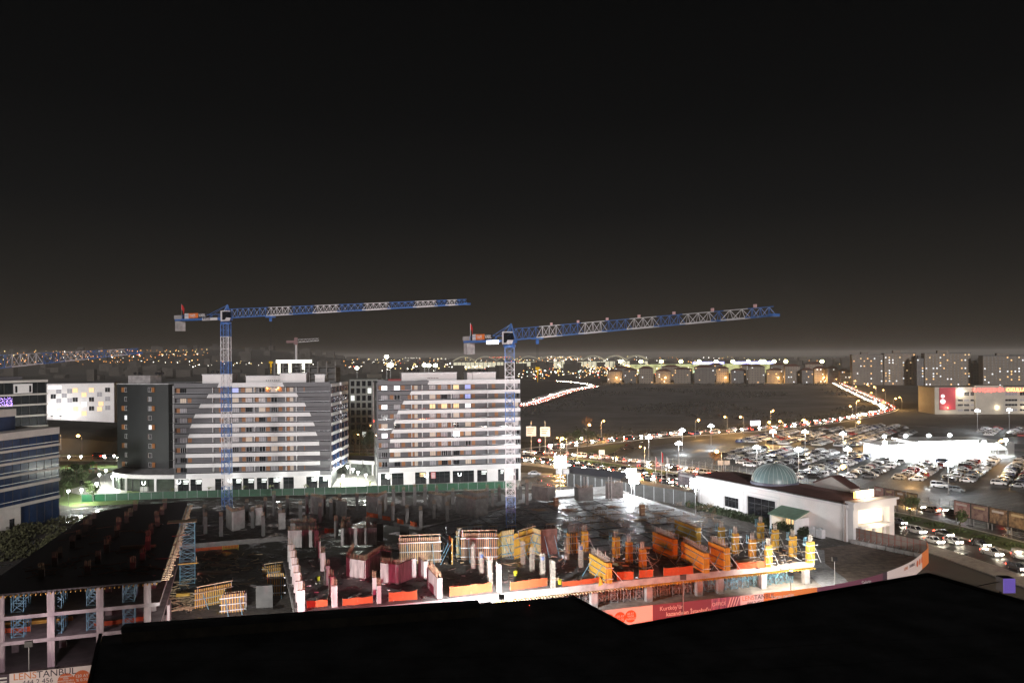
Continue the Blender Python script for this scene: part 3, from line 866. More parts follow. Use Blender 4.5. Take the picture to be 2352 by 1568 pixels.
# ------------------------------------------------------------------ the building site
TH = R(18.5)
S0 = V(54.5, 149.0, 0)
def SW(u, v, z=0.0):                      # site grid -> world
    return V(S0.x + u * math.cos(TH) - v * math.sin(TH), S0.y + u * math.sin(TH) + v * math.cos(TH), z)
def SL_(p):                               # world -> site grid
    x, y = p.x - S0.x, p.y - S0.y
    return V(x * math.cos(TH) + y * math.sin(TH), -x * math.sin(TH) + y * math.cos(TH), p.z)
def sat(x, y, z):                         # photo survey -> site grid
    return SL_(at(x, y, z))
ZS, ZR = 4.2, 4.4
rs = random.Random(21)

def starter_bars(parent, x0, x1, y0, y1, z, h, n, mt=None, name='starter_bars'):
    m = MB()
    per = []
    for i in range(n):
        t = i / max(1, n - 1)
        per.append((x0 + (x1 - x0) * t, y0)); per.append((x0 + (x1 - x0) * t, y1))
    for x, y in per:
        m.bar((x + rs.uniform(-.02, .02), y, z), (x + rs.uniform(-.07, .07), y + rs.uniform(-.06, .06), z + h * rs.uniform(.8, 1.1)), 0.035)
    return build(m, name, mt or REBAR, parent)

# --- slab with columns and core walls in front of the second crane
fr = thing('concrete_frame', 'unfinished concrete building frame whose open slab fills the middle and right of the site', 'building frame', S0, TH)
slab_poly = [(-91.2, 0), (0, 0), (3.5, 40), (1.5, 76.5), (-23.5, 76.5), (-60.7, 52.8), (-62, 33.5), (-91.2, 33.5)]
build(MB().prism(slab_poly, ZS - 0.3, ZS), 'slab', SLAB, fr)
build(MB().prism([(-59, 20), (2.0, 20), (3.2, 40), (1.2, 76.2), (-23.4, 76.2), (-59.5, 52.6)], ZS + 0.002, ZS + 0.015), 'screed', SLAB_G, fr)
build(MB().bx(-91.25, 0.05, -0.12, 0.35, ZS - 1.05, ZS + 0.004), 'edge_beam', CONC_L, fr)
build(MB().bx(-0.2, 0.25, 0.36, 39, ZS - 0.9, ZS - 0.305), 'edge_beam', CONC_L, fr)
build(MB().bx(-91.3, -90.9, 0.36, 33, ZS - 0.9, ZS - 0.305), 'edge_beam', CONC, fr)
for i, u in enumerate((-46, -39.5, -33, -26, -19, -12, -5)):
    o = build(MB().bx(u - 0.16, u + 0.16, 21 + (0 if u > -30 else 2), 75 if u > -24 else 52 + (u + 60) * 0.55, ZS + 0.016, ZS + 0.09), 'joint_strip', BLACK, fr)
for i, v in enumerate((24, 31, 38, 45, 52, 59, 66, 72)):
    x0 = -58 if v < 50 else -58 + (v - 50) * 1.5
    build(MB().bx(x0, 1.2, v - 0.14, v + 0.14, ZS + 0.018, ZS + 0.10), 'joint_strip', BLACK, fr)
# joists poking out below the edge, one by one
for i in range(118):
    u = -60 + i * 0.51
    boxpart('joist', YEL if u > -38 else TIMBER, fr, u - 0.05, u + 0.05, -0.75 - 0.25 * rs.random(), 4.0, ZS - 1.28, ZS - 1.08)
for v in (0.35, 2.2):
    boxpart('ledger', YEL, fr, -60.5, 0.4, v - 0.06, v + 0.06, ZS - 1.48, ZS - 1.285)
# columns below the slab
for xd in (1392, 1506, 1615, 1662, 1761, 1864, 1300, 1200):
    u = -1.0 - (1864 - xd) * 0.0895
    boxpart('column', CONC_L, fr, u - 0.55, u + 0.55, 0.4, 1.3, 0, ZS - 1.06)
    boxpart('column', CONC, fr, u - 0.5, u + 0.5, 8, 9, 0, ZS - 0.31)
build(MB().bx(-60, 3, 14, 14.4, 0, ZS - 0.31), 'rear_wall', CONC, fr)
build(MB().bx(-91, 2.5, -7, 13.9, -0.02, 0.02), 'lower_floor', mat('lower_floor_concrete', (0.33, 0.30, 0.27), 0.8, var=0.3, scale=0.6), fr)
def column(u, v, w_, d_, h, z=ZS, mt=None, bars=1.1, parent=None):
    parent = parent or fr
    c = boxpart('column', mt or BOARD_C, parent, u - w_ / 2, u + w_ / 2, v - d_ / 2, v + d_ / 2, z, z + h)
    if bars:
        m = MB()
        for sx in (-0.4, -0.14, 0.14, 0.4):
            for sy in (-0.38, 0.38):
                m.bar((u + sx * w_, v + sy * d_, z + h), (u + sx * w_ + rs.uniform(-.05, .05), v + sy * d_, z + h + bars * rs.uniform(.85, 1.1)), 0.035)
        build(m, 'starter_bars', REBAR, parent)
    return c
LCONC = mat('streaked_pale_concrete', (0.36, 0.33, 0.325), 0.8, var=0.34, scale=1.0, stretch=(2, 2, 0.3))  # paler tone for the front columns and core walls
for i in range(7):
    column(-90.3 + 0.05 * i, 1.3 + 5.2 * i, 1.05, 0.5, 3.2, mt=LCONC)
for xd, yd in ((768, 1392.6), (761, 1369.7), (751, 1342.6), (741.6, 1309.8), (731, 1281)):
    p = sat(xd, yd, ZS); column(p.x, p.y, 0.85, 0.6, 3.2, mt=LCONC)
for xd, yd in ((870.3, 1384), (860, 1364)):
    p = sat(xd, yd, ZS); column(p.x, p.y, 0.62, 0.62, 2.7, mt=LCONC)
def wall(P, Q, h, th=0.4, z=ZS, mt=None, bars=0.9, parent=None, name='core_wall'):
    parent = parent or fr
    dd = (Q - P); L = dd.length; a = math.atan2(dd.y, dd.x)
    o = build(MB().bx(0, L, -th / 2, th / 2, 0, h), name, mt or BOARD_C, parent, (P.x, P.y, z), a)
    if bars:
        m = MB()
        n = max(2, int(L / 0.24))
        for i in range(n):
            for sy in (-th * 0.36, th * 0.36):
                x = 0.1 + (L - 0.2) * i / (n - 1)
                m.bar((x, sy, h), (x + rs.uniform(-.08, .08), sy + rs.uniform(-.06, .06), h + bars * rs.uniform(.75, 1.1)), 0.032)
        build(m, 'starter_bars', REBAR, o)
    return o
q = lambda x, y, z=ZS: sat(x, y, z)
wall(q(798, 1322), q(838.4, 1328.6), 3.1, mt=LCONC)
wall(q(838.4, 1328.6), q(876, 1302), 3.1, mt=LCONC)
wall(q(798, 1322), q(812, 1296), 3.1)
wall(q(876, 1302), q(899, 1306), 3.1, mt=LCONC)
wall(q(875.3, 1336.8), q(913, 1341.8), 3.3, mt=LCONC)
wall(q(913, 1341.8), q(948, 1326), 3.3, mt=LCONC)
wall(q(948, 1326), q(955, 1325), 3.3, mt=LCONC)
wall(q(985.7, 1346), q(1010.3, 1374.3), 3.2, th=0.75, mt=LCONC)
wall(q(965.3, 1321), q(978.7, 1332), 3.2, th=0.75, mt=LCONC)
wall(q(785, 1251.5), q(865.4, 1250), 3.4, mt=LCONC)
wall(q(785, 1251.5), q(790, 1232), 3.4)
wall(q(662, 1256.5), q(732.5, 1255.6), 3.4, mt=LCONC)
wall(q(668, 1238), q(727, 1238), 3.4)
for xd, yd in ((800, 1238), (845, 1236), (700, 1236), (716, 1240), (772, 1235), (790, 1236)):
    p = q(xd, yd); column(p.x, p.y, 0.8, 0.5, 3.6)

# --- rear slab beside the diagonal edge, with its own columns and walls
rf = thing('rear_concrete_frame', 'darker concrete frame at the back of the site with bare columns and wall boxes', 'building frame', S0, TH)
build(MB().prism([(-127, 51.8), (-84, 54), (-76.5, 66), (-71.7, 68.2), (-60.7, 53.2), (-23.3, 76.9), (1.5, 77), (2, 90), (-29, 85), (-51, 81), (-102, 90), (-127, 92)], ZR - 0.35, ZR), 'slab', SLAB, rf)
for P, Q in (((-60.7, 53.2), (-23.3, 76.9)), ((-23.3, 76.9), (1.5, 77.0)), ((-71.7, 68.2), (-60.7, 53.2)), ((-127, 51.8), (-84, 54)), ((-84, 54), (-71.7, 68.2))):
    P, Q = V(*P, 0), V(*Q, 0); dd = Q - P
    build(MB().bx(0, dd.length, -0.14, 0.14, -0.8, 0.18), 'slab_edge', CONC, rf, (P.x, P.y, ZR), math.atan2(dd.y, dd.x))
for u, v, wd in ((-69, 63, 3.2), (-64, 57, 2.6)):
    dd = V(-71.7 + 60.7, 68.2 - 53.2, 0)
    build(MB().bx(-wd / 2, wd / 2, -0.15, 0.15, 0, ZR - 0.4), 'lower_wall', CONC_D, rf, (u, v, 0), math.atan2(dd.y, dd.x))
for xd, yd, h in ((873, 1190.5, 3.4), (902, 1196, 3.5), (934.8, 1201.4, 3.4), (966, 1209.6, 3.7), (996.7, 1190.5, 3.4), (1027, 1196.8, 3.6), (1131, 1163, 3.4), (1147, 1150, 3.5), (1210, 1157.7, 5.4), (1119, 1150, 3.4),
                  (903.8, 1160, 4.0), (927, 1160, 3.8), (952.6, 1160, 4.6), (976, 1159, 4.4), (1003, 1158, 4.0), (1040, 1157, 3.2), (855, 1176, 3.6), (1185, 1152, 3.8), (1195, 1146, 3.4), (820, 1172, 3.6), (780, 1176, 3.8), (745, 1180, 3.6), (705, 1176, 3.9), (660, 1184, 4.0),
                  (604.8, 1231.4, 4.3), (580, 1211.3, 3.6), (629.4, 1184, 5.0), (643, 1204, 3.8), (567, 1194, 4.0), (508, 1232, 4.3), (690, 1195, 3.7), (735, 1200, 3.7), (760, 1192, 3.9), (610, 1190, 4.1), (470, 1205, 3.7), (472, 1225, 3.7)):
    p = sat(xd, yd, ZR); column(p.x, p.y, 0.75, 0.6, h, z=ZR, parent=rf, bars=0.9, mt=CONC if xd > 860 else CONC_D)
q = lambda x, y: sat(x, y, ZR)
for P, Q, h in ((q(1048.7, 1177.7), q(1091.5, 1186), 4.0), (q(1091.5, 1186), q(1119.8, 1180.5), 4.0), (q(1066, 1166), q(1096, 1172), 4.2), (q(1096, 1172), q(1120, 1166), 4.2), (q(985, 1166), q(1022, 1173), 3.6), (q(1022, 1173), q(1034, 1168), 3.6),
                (q(1222, 1147), q(1257, 1151), 3.6), (q(1257, 1151), q(1275, 1148), 3.6), (q(1321, 1146), q(1330, 1151), 3.4), (q(1330, 1151), q(1362, 1149), 3.4), (q(1390.6, 1145), q(1430.6, 1143), 3.9),
                (q(842, 1180), q(866, 1184), 4.4), (q(866, 1184), q(888, 1172), 4.4), (q(765, 1180), q(795, 1188), 3.6), (q(715, 1178), q(742, 1185), 4.2)):
    wall(P, Q, h, z=ZR, mt=CONC, bars=0.7, parent=rf)
for P, Q, h in ((q(521.5, 1209.5), q(535, 1219.5), 4.2), (q(535, 1219.5), q(560.7, 1213), 4.2), (q(585, 1206), q(603, 1204), 3.9), (q(640, 1216), q(655, 1214), 3.6)):
    wall(P, Q, h, z=ZR, mt=CONC_L, bars=0.7, parent=rf)
# tall twin pipes on the right rear walls
for xd in (1342, 1398):
    p = sat(xd, 1148, ZR)
    build(MB().tube((p.x, p.y, ZR), (p.x, p.y, ZR + 6), 0.16, n=8).tube((p.x + 0.8, p.y, ZR), (p.x + 0.8, p.y, ZR + 6), 0.16, n=8), 'stub_pipe', CONC_L, rf)

# --- multi-storey frame at the left edge
lf = thing('left_concrete_frame', 'three-storey concrete frame under a black plywood deck at the edge of the site', 'building frame', S0, TH)
deck = [(-109.5, 1.5), (-109.5, 68), (-120, 68), (-127.5, 60), (-131.8, 12.5), (-150, 9), (-150, 1.5)]
build(MB().prism(deck, 10.35, 10.6), 'deck', PLY_B, lf)
fl2 = [(-109.7, 1.9), (-109.7, 64), (-128, 58), (-132, 12), (-150, 9), (-150, 1.9)]
for z in (4.0, 7.4):
    build(MB().prism(fl2, z - 0.5, z), 'floor_slab', CONC_L, lf)
build(MB().prism(fl2, -0.02, 0.015), 'ground_slab', CONC_D, lf)
for i in range(7):
    u = -111.3 - 6.05 * i
    for j, v in enumerate((2.2, 10, 18, 26, 34, 42, 50)):
        if u < -128 and v > 10:
            continue
        for z0, z1 in ((0, 3.49), (4.003, 6.89), (7.403, 10.34)):
            boxpart('column', LCONC if j == 0 else CONC, lf, u - 0.45, u + 0.45, v - 0.3, v + 0.3, z0, z1)
for i in range(64):                    # yellow joist ends along the deck edge
    boxpart('joist', YEL, lf, -110 - 0.6 * i - 0.05, -110 - 0.6 * i + 0.05, 0.95 + 0.2 * rs.random(), 3.5, 10.12, 10.34)
for i in range(60):
    v = 3 + i * 1.05
    boxpart('edge_plank', TIMBER, lf, -109.6, -108.6 + 0.5 * rs.random(), v - 0.12, v + 0.12, 10.2, 10.3)
barpart('edge_rail', WHITE, lf, (-108.9, 1.6, 10.9), (-108.9, 62, 10.9), 0.1)
boxpart('side_wall', LCONC, lf, -109.7, -109.3, 3.0, 9.0, 0.0, 3.49)
boxpart('side_wall', LCONC, lf, -109.7, -109.3, 14, 17.0, 0.0, 3.49)
for i in range(26):                    # column stubs rising through the deck
    u, v = -113 - 6 * (i % 3) - rs.random(), 8 + 6.5 * (i // 3) + rs.random()
    if v < 66:
        hs_ = rs.uniform(.7, 1.7)
        boxpart('stub_form', mat('dim_red_form', (0.05, 0.022, 0.02), 0.8), lf, u - 0.38, u + 0.38, v - 0.2, v + 0.2, 10.603, 10.6 + hs_)
        starter_bars(lf, u - .34, u + .34, v - .16, v + .16, 10.6 + hs_, .9, 4)
def shoring(parent, u, v, z0, z1, w_=1.5, d_=1.2, mt=None):
    m = MB()
    for sx in (0, w_):
        for sy in (0, d_):
            m.tube((u + sx, v + sy, z0), (u + sx, v + sy, z1), 0.045, n=5)
    hh = z1 - z0
    nlev = max(1, round(hh / 1.5))
    for k in range(nlev + 1):
        z = z0 + 0.15 + (hh - 0.3) * k / nlev
        for sy in (0, d_):
            m.bar((u, v + sy, z), (u + w_, v + sy, z), 0.05)
        for sx in (0, w_):
            m.bar((u + sx, v, z), (u + sx, v + d_, z), 0.05)
        if k < nlev:
            z2 = z0 + 0.15 + (hh - 0.3) * (k + 1) / nlev
            for sy in (0, d_):
                m.bar((u, v + sy, z), (u + w_, v + sy, z2), 0.04); m.bar((u + w_, v + sy, z), (u, v + sy, z2), 0.04)
    return m
nsh = 0
for i in range(8):
    for (z0, z1, pr) in ((7.4, 10.1, 1.0), (4.0, 6.85, 0.55)):
        for v in (3.2, 6.0):
            if rs.random() > pr:
                continue
            u = -114.6 - 4.6 * i
            o = build(shoring(None, 0, 0, 0, z1 - z0), 'shoring_tower', SCAF, None, SW(u, v, z0), TH)
            tag(o, f'blue shoring tower, {"upper" if z0 > 5 else "middle"} floor of the left frame, {nth(i)} from its corner, {"front" if v < 5 else "second"} line', 'shoring tower', 'blue shoring towers in the left frame')
            nsh += 1
for i in range(20):
    u = -3.0 - 2.35 * i
    for v in (1.9, 5.5):
        o = build(shoring(None, 0, 0, 0, ZS - 1.5, 1.3, 1.1), 'shoring_tower', GALV if i > 8 else SCAF, None, SW(u - 1.3, v, 0.02), TH)
        tag(o, f'steel shoring tower under the slab edge, {nth(i)} from the bright corner, {"front" if v < 3 else "back"} line', 'shoring tower', 'shoring towers under the slab')

# --- scaffold tower with landing beside the left frame
sp = at(431, 1337)
st_ = thing('scaffold_tower', 'tall blue scaffold stair tower with a plank landing beside the black deck', 'scaffold tower', sp, TH)
sm = build(shoring(None, -1.3, -1.2, 0, 11.4, 2.6, 2.4), 'lattice', SCAF, st_)
for z in (3.9, 11.45):
    for i in range(7):
        boxpart('plank', TIMBER if z > 5 else PLY, st_, -3.4, 1.7, -1.4 + i * 0.42, -1.02 + i * 0.42, z, z + 0.06)
boxpart('edge_beam', YEL, st_, -3.5, 1.8, -1.55, -1.42, 3.75, 3.95)
for x in (-3.3, 1.6):
    barpart('guard_post', TIMBER, st_, (x, -1.35, 3.96), (x, -1.35, 5.1), 0.09)

# ------------------------------------------------------------------ formwork
def brace(parent, x, y0, zt, reach, mt=None):
    barpart('brace', mt or GALV, parent, (x, y0, zt), (x + reach[0], y0 + reach[1], 0.05), 0.08)

def wall_form(P, Q, h, label, flip=False, pale=False, rail=True, bare=False, z=None, beams=YEL, group='yellow timber wall forms'):
    dd = Q - P
    L = math.hypot(dd.x, dd.y)
    root = thing('wall_form', label, 'formwork panel', (P.x, P.y, P.z if z is None else z), math.atan2(dd.y, dd.x), group)
    build(MB().bx(0, L, 0, 0.05, 0.02, h), 'plywood', PLY_L if pale else PLY, root)
    if not bare:
        n = max(3, int(L / 0.36))
        for i in range(n):
            x = 0.08 + (L - 0.16) * i / (n - 1)
            boxpart('beam', beams, root, x - 0.055, x + 0.055, -0.2, -0.002, 0.0 + 0.06 * rs.random(), h + 0.1 * rs.random())
        for zf in (0.12, 0.45, 0.80):
            boxpart('waler', SCAF if pale else GALV, root, -0.25, L + 0.25, -0.33, -0.203, h * zf, h * zf + 0.14)
    if rail:
        boxpart('walkway', TIMBER, root, 0.1, L - 0.1, -0.9, -0.35, h * 0.86, h * 0.86 + 0.05)
        for x in (0.25, L / 2, L - 0.25):
            barpart('guard_post', GALV, root, (x, -0.85, h * 0.86), (x, -0.85, h + 0.75), 0.06)
        barpart('guard_rail', TIMBER, root, (0.05, -0.85, h + 0.65), (L - 0.05, -0.85, h + 0.65), 0.06, 0.14)
    for x in (L * 0.2, L * 0.8):
        brace(root, x, -0.3, h * 0.75, (0.3, -1.9), SCAF)
    return root

def column_form(p, label, h=3.75, w_=0.95, d_=0.7, beams=None, group='yellow timber column forms'):
    root = thing('column_form', label, 'column formwork', p, TH, group)
    beams = beams or YEL
    build(MB().bx(-w_ / 2, w_ / 2, -d_ / 2, d_ / 2, 0.02, h - 0.05), 'plywood', PLY, root)
    for sx in (-1, 1):
        for k in range(3):
            y = (k - 1) * d_ * 0.4
            boxpart('beam', beams, root, sx * (w_ / 2 + 0.1) - 0.095, sx * (w_ / 2 + 0.1) + 0.095, y - 0.05, y + 0.05, 0, h + 0.05 * rs.random())
    for sy in (-1, 1):
        for k in range(4):
            x = (k - 1.5) * w_ * 0.3
            boxpart('beam', beams, root, x - 0.05, x + 0.05, sy * (d_ / 2 + 0.1) - 0.095, sy * (d_ / 2 + 0.1) + 0.095, 0, h + 0.05 * rs.random())
    W2, D2 = w_ / 2 + 0.28, d_ / 2 + 0.28
    for zf in (0.15, 0.5, 0.84):
        for sy in (-1, 1):
            boxpart('yoke', GALV, root, -W2 - 0.35, W2 + 0.35, sy * D2 - 0.06, sy * D2 + 0.06, h * zf, h * zf + 0.12)
        for sx in (-1, 1):
            boxpart('yoke', GALV, root, sx * W2 - 0.06, sx * W2 + 0.06, -D2 + 0.065, D2 - 0.065, h * zf + 0.01, h * zf + 0.11)
    m = MB()
    for i in range(10):
        a = i * 0.63
        m.bar((w_ * .38 * math.cos(a), d_ * .38 * math.sin(a), h - 0.1), (w_ * .38 * math.cos(a) + rs.uniform(-.04, .04), d_ * .38 * math.sin(a), h + 1.3 * rs.uniform(.8, 1.1)), 0.035)
    build(m, 'starter_bars', REBAR_G, root)
    for a in ((1.7, -0.5), (-0.5, -1.7), (1.3, 1.2)):
        barpart('brace', GALV, root, (math.copysign(W2, a[0]) * 0.8, math.copysign(D2, a[1]) * 0.8, h * 0.72), (a[0] * 1.1, a[1] * 1.1, 0.05), 0.075)
    for x in (-W2 - 0.5, -W2 - 0.1):
        barpart('bracket', SCAF, root, (x, 0, h * 0.84), (x, 0, h + 0.9), 0.055)
    barpart('bracket', SCAF, root, (-W2 - 0.55, 0, h * 0.84), (-W2, 0, h * 0.84), 0.06)
    return root

cf = [(1313.8, 1268.9, 'wide column form with rusty plywood beside the brown plywood panel', 1.6), (1343, 1264, 'slim column form right behind the bare rebar columns', 0.9), (1415, 1279, 'lone yellow column form in front of the grey slab', 0.95),
      (1445, 1292, 'orange-lit column form between two others near the nets', 0.85), (1476, 1310, 'orange-lit column form nearest the slab edge nets', 0.8), (1657, 1254.5, 'rearmost of four yellow column forms in the row behind the timber stack', 0.9),
      (1689, 1269.8, 'second of four yellow column forms in the row behind the timber stack', 0.9), (1728, 1285, 'third of four yellow column forms in the row beside the timber stack', 0.9), (1764.8, 1300, 'brightly lit yellow column form at the slab edge by the orange net', 0.85),
      (1747, 1243, 'yellow column form standing in front of the big hall window', 0.9), (1780.5, 1261, 'yellow column form in front of the green porch roof', 0.9), (1821, 1277, 'yellow column form with splayed blue braces before the porch', 0.95), (1861, 1291, 'overexposed yellow column form on the slab corner', 1.05)]
for xd, yd, lb, w_ in cf:
    column_form(at(xd, yd, ZS), lb, w_=w_)
wf = [((1356, 1314.5), (1393.5, 1339), 3.3, 'long yellow wall form at the slab edge beside the orange flag'), ((1501, 1264), (1546, 1284), 3.6, 'deep orange-lit wall form behind the single column forms'),
      ((1567, 1286), (1617.5, 1315.6), 3.4, 'yellow wall form whose near end stands over the slab edge'), ((1629, 1292.6), (1666, 1310), 3.9, 'tall orange wall form beside the timber stack'), ((1551.5, 1229), (1600, 1249.5), 3.2, 'rear wall form topped with white guard posts')]
for (a, b, h, lb) in wf:
    P, Q = at(*a, ZS), at(*b, ZS)
    r_ = wall_form(P, Q, h, lb, rail=False)
    dd = Q - P; L = math.hypot(dd.x, dd.y)
    build(MB().bx(0, L, 0.75, 0.8, 0.02, h), 'rear_plywood', PLY, r_)
    for i in range(max(3, int(L / 0.36))):
        x = 0.08 + (L - 0.16) * i / (max(3, int(L / 0.36)) - 1)
        boxpart('beam', YEL, r_, x - 0.055, x + 0.055, 0.802, 1.0, 0, h)
    for k in range(4):
        boxpart('beam', YEL, r_, L + 0.01, L + 0.2, 0.05 + k * 0.21, 0.15 + k * 0.21, 0, h + 0.05)
    for zf in (0.2, 0.75):
        boxpart('waler', GALV, r_, L + 0.203, L + 0.33, -0.35, 1.1, h * zf, h * zf + 0.13)
    starter_bars(r_, 0.2, L - 0.2, 0.2, 0.6, h - 0.1, 1.2, int(L / 0.4), REBAR_G)
    for x in (0.3, L * 0.5, L - 0.3):
        barpart('guard_post', GALV, r_, (x, 1.3, h - 0.3), (x, 1.3, h + 1.0), 0.06)
        brace(r_, x, 1.0, h * 0.7, (0.6, 1.8))
wall_form(at(916, 1295, ZS), at(1012, 1291, ZS), 4.7, 'broad wall form with pale beams and two railed planks behind the white end wall', beams=mat('pale_timber_beam', (0.62, 0.43, 0.20), 0.6, var=0.15, scale=3))
wall_form(at(1060, 1286, ZS), at(1142, 1285, ZS), 5.0, 'broad rust-streaked wall form with long railed walkway in front of the second crane', beams=mat('streaked_timber_beam', (0.5, 0.27, 0.10), 0.65, var=0.45, scale=0.6, stretch=(1, 1, 0.15)))
wall_form(at(1143, 1283, ZS), at(1152, 1274, ZS), 4.6, 'narrow wall form turned edgeways beside the rust-streaked one', rail=False)
wall_form(at(1153, 1280, ZS), at(1180, 1275, ZS), 4.9, 'pale plywood wall panel leaning with blue walers and a timber prop', pale=True, rail=False, beams=PLY_L)
wall_form(at(1181, 1284, ZS), at(1223, 1270, ZS), 4.7, 'slanting wall form running back to the pale blue-walered panel')
wall_form(at(1224, 1270, ZS), at(1243, 1277, ZS), 4.9, 'pale plywood panel with blue walers next to the brown plywood sheet', pale=True, rail=False, beams=PLY_L)
wall_form(at(1242, 1275, ZS), at(1280, 1272, ZS), 4.9, 'tall bare brown plywood panel standing upright on the slab', bare=True, rail=False)
wall_form(at(1033, 1287, ZS), at(1040, 1296, ZS), 4.7, 'wall form seen edge-on with blue props between two broad forms', rail=False)
wall_form(at(1048, 1280, ZS), at(1059, 1279, ZS), 4.9, 'narrow pale wall form with blue struts left of the rust-streaked form', pale=True, beams=PLY_L)
for i, (x0, x1, y0) in enumerate(((1045, 1075, 1236), (1085, 1105, 1232), (1118, 1142, 1234), (1160, 1185, 1232), (1205, 1222, 1230), (1250, 1275, 1228))):
    wall_form(at(x0, y0 + 12, ZS), at(x1, y0 + 10, ZS), 2.8, f'low dark red wall form in the back line, {nth(i)} toward the grey slab', bare=True, group='dark wall forms in the back line')
# pit formwork
wall_form(at(447, 1397), at(531, 1380), 3.1, 'long yellow wall form with white handrail lying across the pit')
wall_form(at(508, 1408), at(560, 1402), 3.0, 'short yellow wall form with grey concrete behind at the roof edge', rail=False)
wall_form(at(614, 1368), at(653, 1366), 3.9, 'upright yellow wall form at the end of the pit beside the white columns', rail=False)
wall_form(at(603, 1330), at(658, 1322), 2.4, 'stacked short wall form with two small ladders in the pit', rail=True)
pw = thing('cast_wall', 'grey cast concrete wall panel standing in the pit before the yellow form', 'concrete wall', at(588, 1396), R(10))
build(MB().bx(0, 2.7, 0, 0.9, 0, 3.7), 'panel', CONC_D, pw)
for z in (1.2, 2.5):
    boxpart('pour_line', BLACK, pw, 0.0, 2.7, -0.012, -0.002, z, z + 0.04)
pb = thing('cast_box', 'open grey concrete box beside the short yellow form at the roof edge', 'concrete box', at(514, 1404), R(16))
m = MB().bx(0, 3.6, 0, 0.3, 0, 2.7); m.bx(0, 0.3, 0.303, 3, 0, 2.7); m.bx(3.3, 3.6, 0.303, 3, 0, 2.7)
build(m, 'box_walls', CONC, pb)
for i in range(11):
    boxpart('beam', TIMBER, pb, 0.2 + i * 0.3, 0.3 + i * 0.3, 0.31, 0.45, 0.1, 3.1)

# --- bare rebar columns
def rebar_cage_mesh(h):
    m = MB()
    W_, D_ = 0.34, 0.26
    for sx in (-1, -.33, .33, 1):
        for sy in (-1, 1):
            m.bar((sx * W_, sy * D_, 0), (sx * W_ + rs.uniform(-.04, .04), sy * D_, h * rs.uniform(.92, 1.04)), 0.045)
    for k in range(int(h / 0.22)):
        z = 0.1 + k * 0.22
        for sy in (-1, 1):
            m.bar((-W_, sy * D_, z), (W_, sy * D_, z), 0.03)
        for sx in (-1, 1):
            m.bar((sx * W_, -D_, z), (sx * W_, D_, z), 0.03)
    return m
for i, (xd, yd, h) in enumerate(((1087, 1304.7, 4.3), (1106, 1321.6, 4.2), (1125, 1340.6, 4.4), (1146, 1358, 4.6), (1201, 1295, 4.2), (1222, 1311.8, 4.3), (1246.5, 1330, 4.4), (1270, 1349, 4.5), (1334, 1301.7, 4.2), (1302, 1285, 4.3))):
    where = ('first line, rearmost', 'first line, second from the back', 'first line, third from the back', 'first line, nearest the bright slab edge', 'second line, rearmost', 'second line, second from the back', 'second line, third from the back', 'second line, nearest the slab edge', 'beside the slim column form', 'before the wide column form')[i]
    r_ = thing('rebar_column', f'bare steel rebar column cage on the open slab, {where}', 'rebar cage', at(xd, yd, ZS), TH, 'bare rebar columns')
    build(rebar_cage_mesh(h), 'cage', REBAR_G, r_)
    if i in (1, 3, 6, 8):
        build(MB().lathe([(0.40, 0), (0.36, 0.3), (0.40, 0.6)], 8, (0, 0, h * 0.75)), 'blue_wrap', mat('blue_plastic', (0.06, 0.09, 0.2), 0.5), r_)

# --- orange safety nets
def net(a, b, z, label, h=1.15):
    P, Q = at(*a, z), at(*b, z)
    dd = Q - P; L = math.hypot(dd.x, dd.y)
    root = thing('safety_net', label, 'safety net', P, math.atan2(dd.y, dd.x), 'orange safety nets')
    m = MB(); n = max(4, int(L / 0.7))
    for i in range(n + 1):
        x = L * i / n
        sag = 0.12 * abs(math.sin(i * 1.1)) + 0.1 * rs.random()
        m.v += [(x, 0.12 * math.sin(i * 1.7), 0.03), (x, 0.1 * math.sin(i * 0.9) + 0.05, h * 0.5), (x, 0.1 * math.sin(i * 1.3), h - sag)]
    for i in range(n):
        for j in range(2):
            k = i * 3 + j
            m.f.append([k, k + 3, k + 4, k + 1]); m.mi.append(0)
    build(m, 'netting', NET, root, smooth=True)
    for i in range(max(2, int(L / 2.5)) + 1):
        x = L * i / max(2, int(L / 2.5))
        barpart('net_post', REBAR, root, (x, 0.02, 0), (x, 0.02, h + 0.12), 0.04)
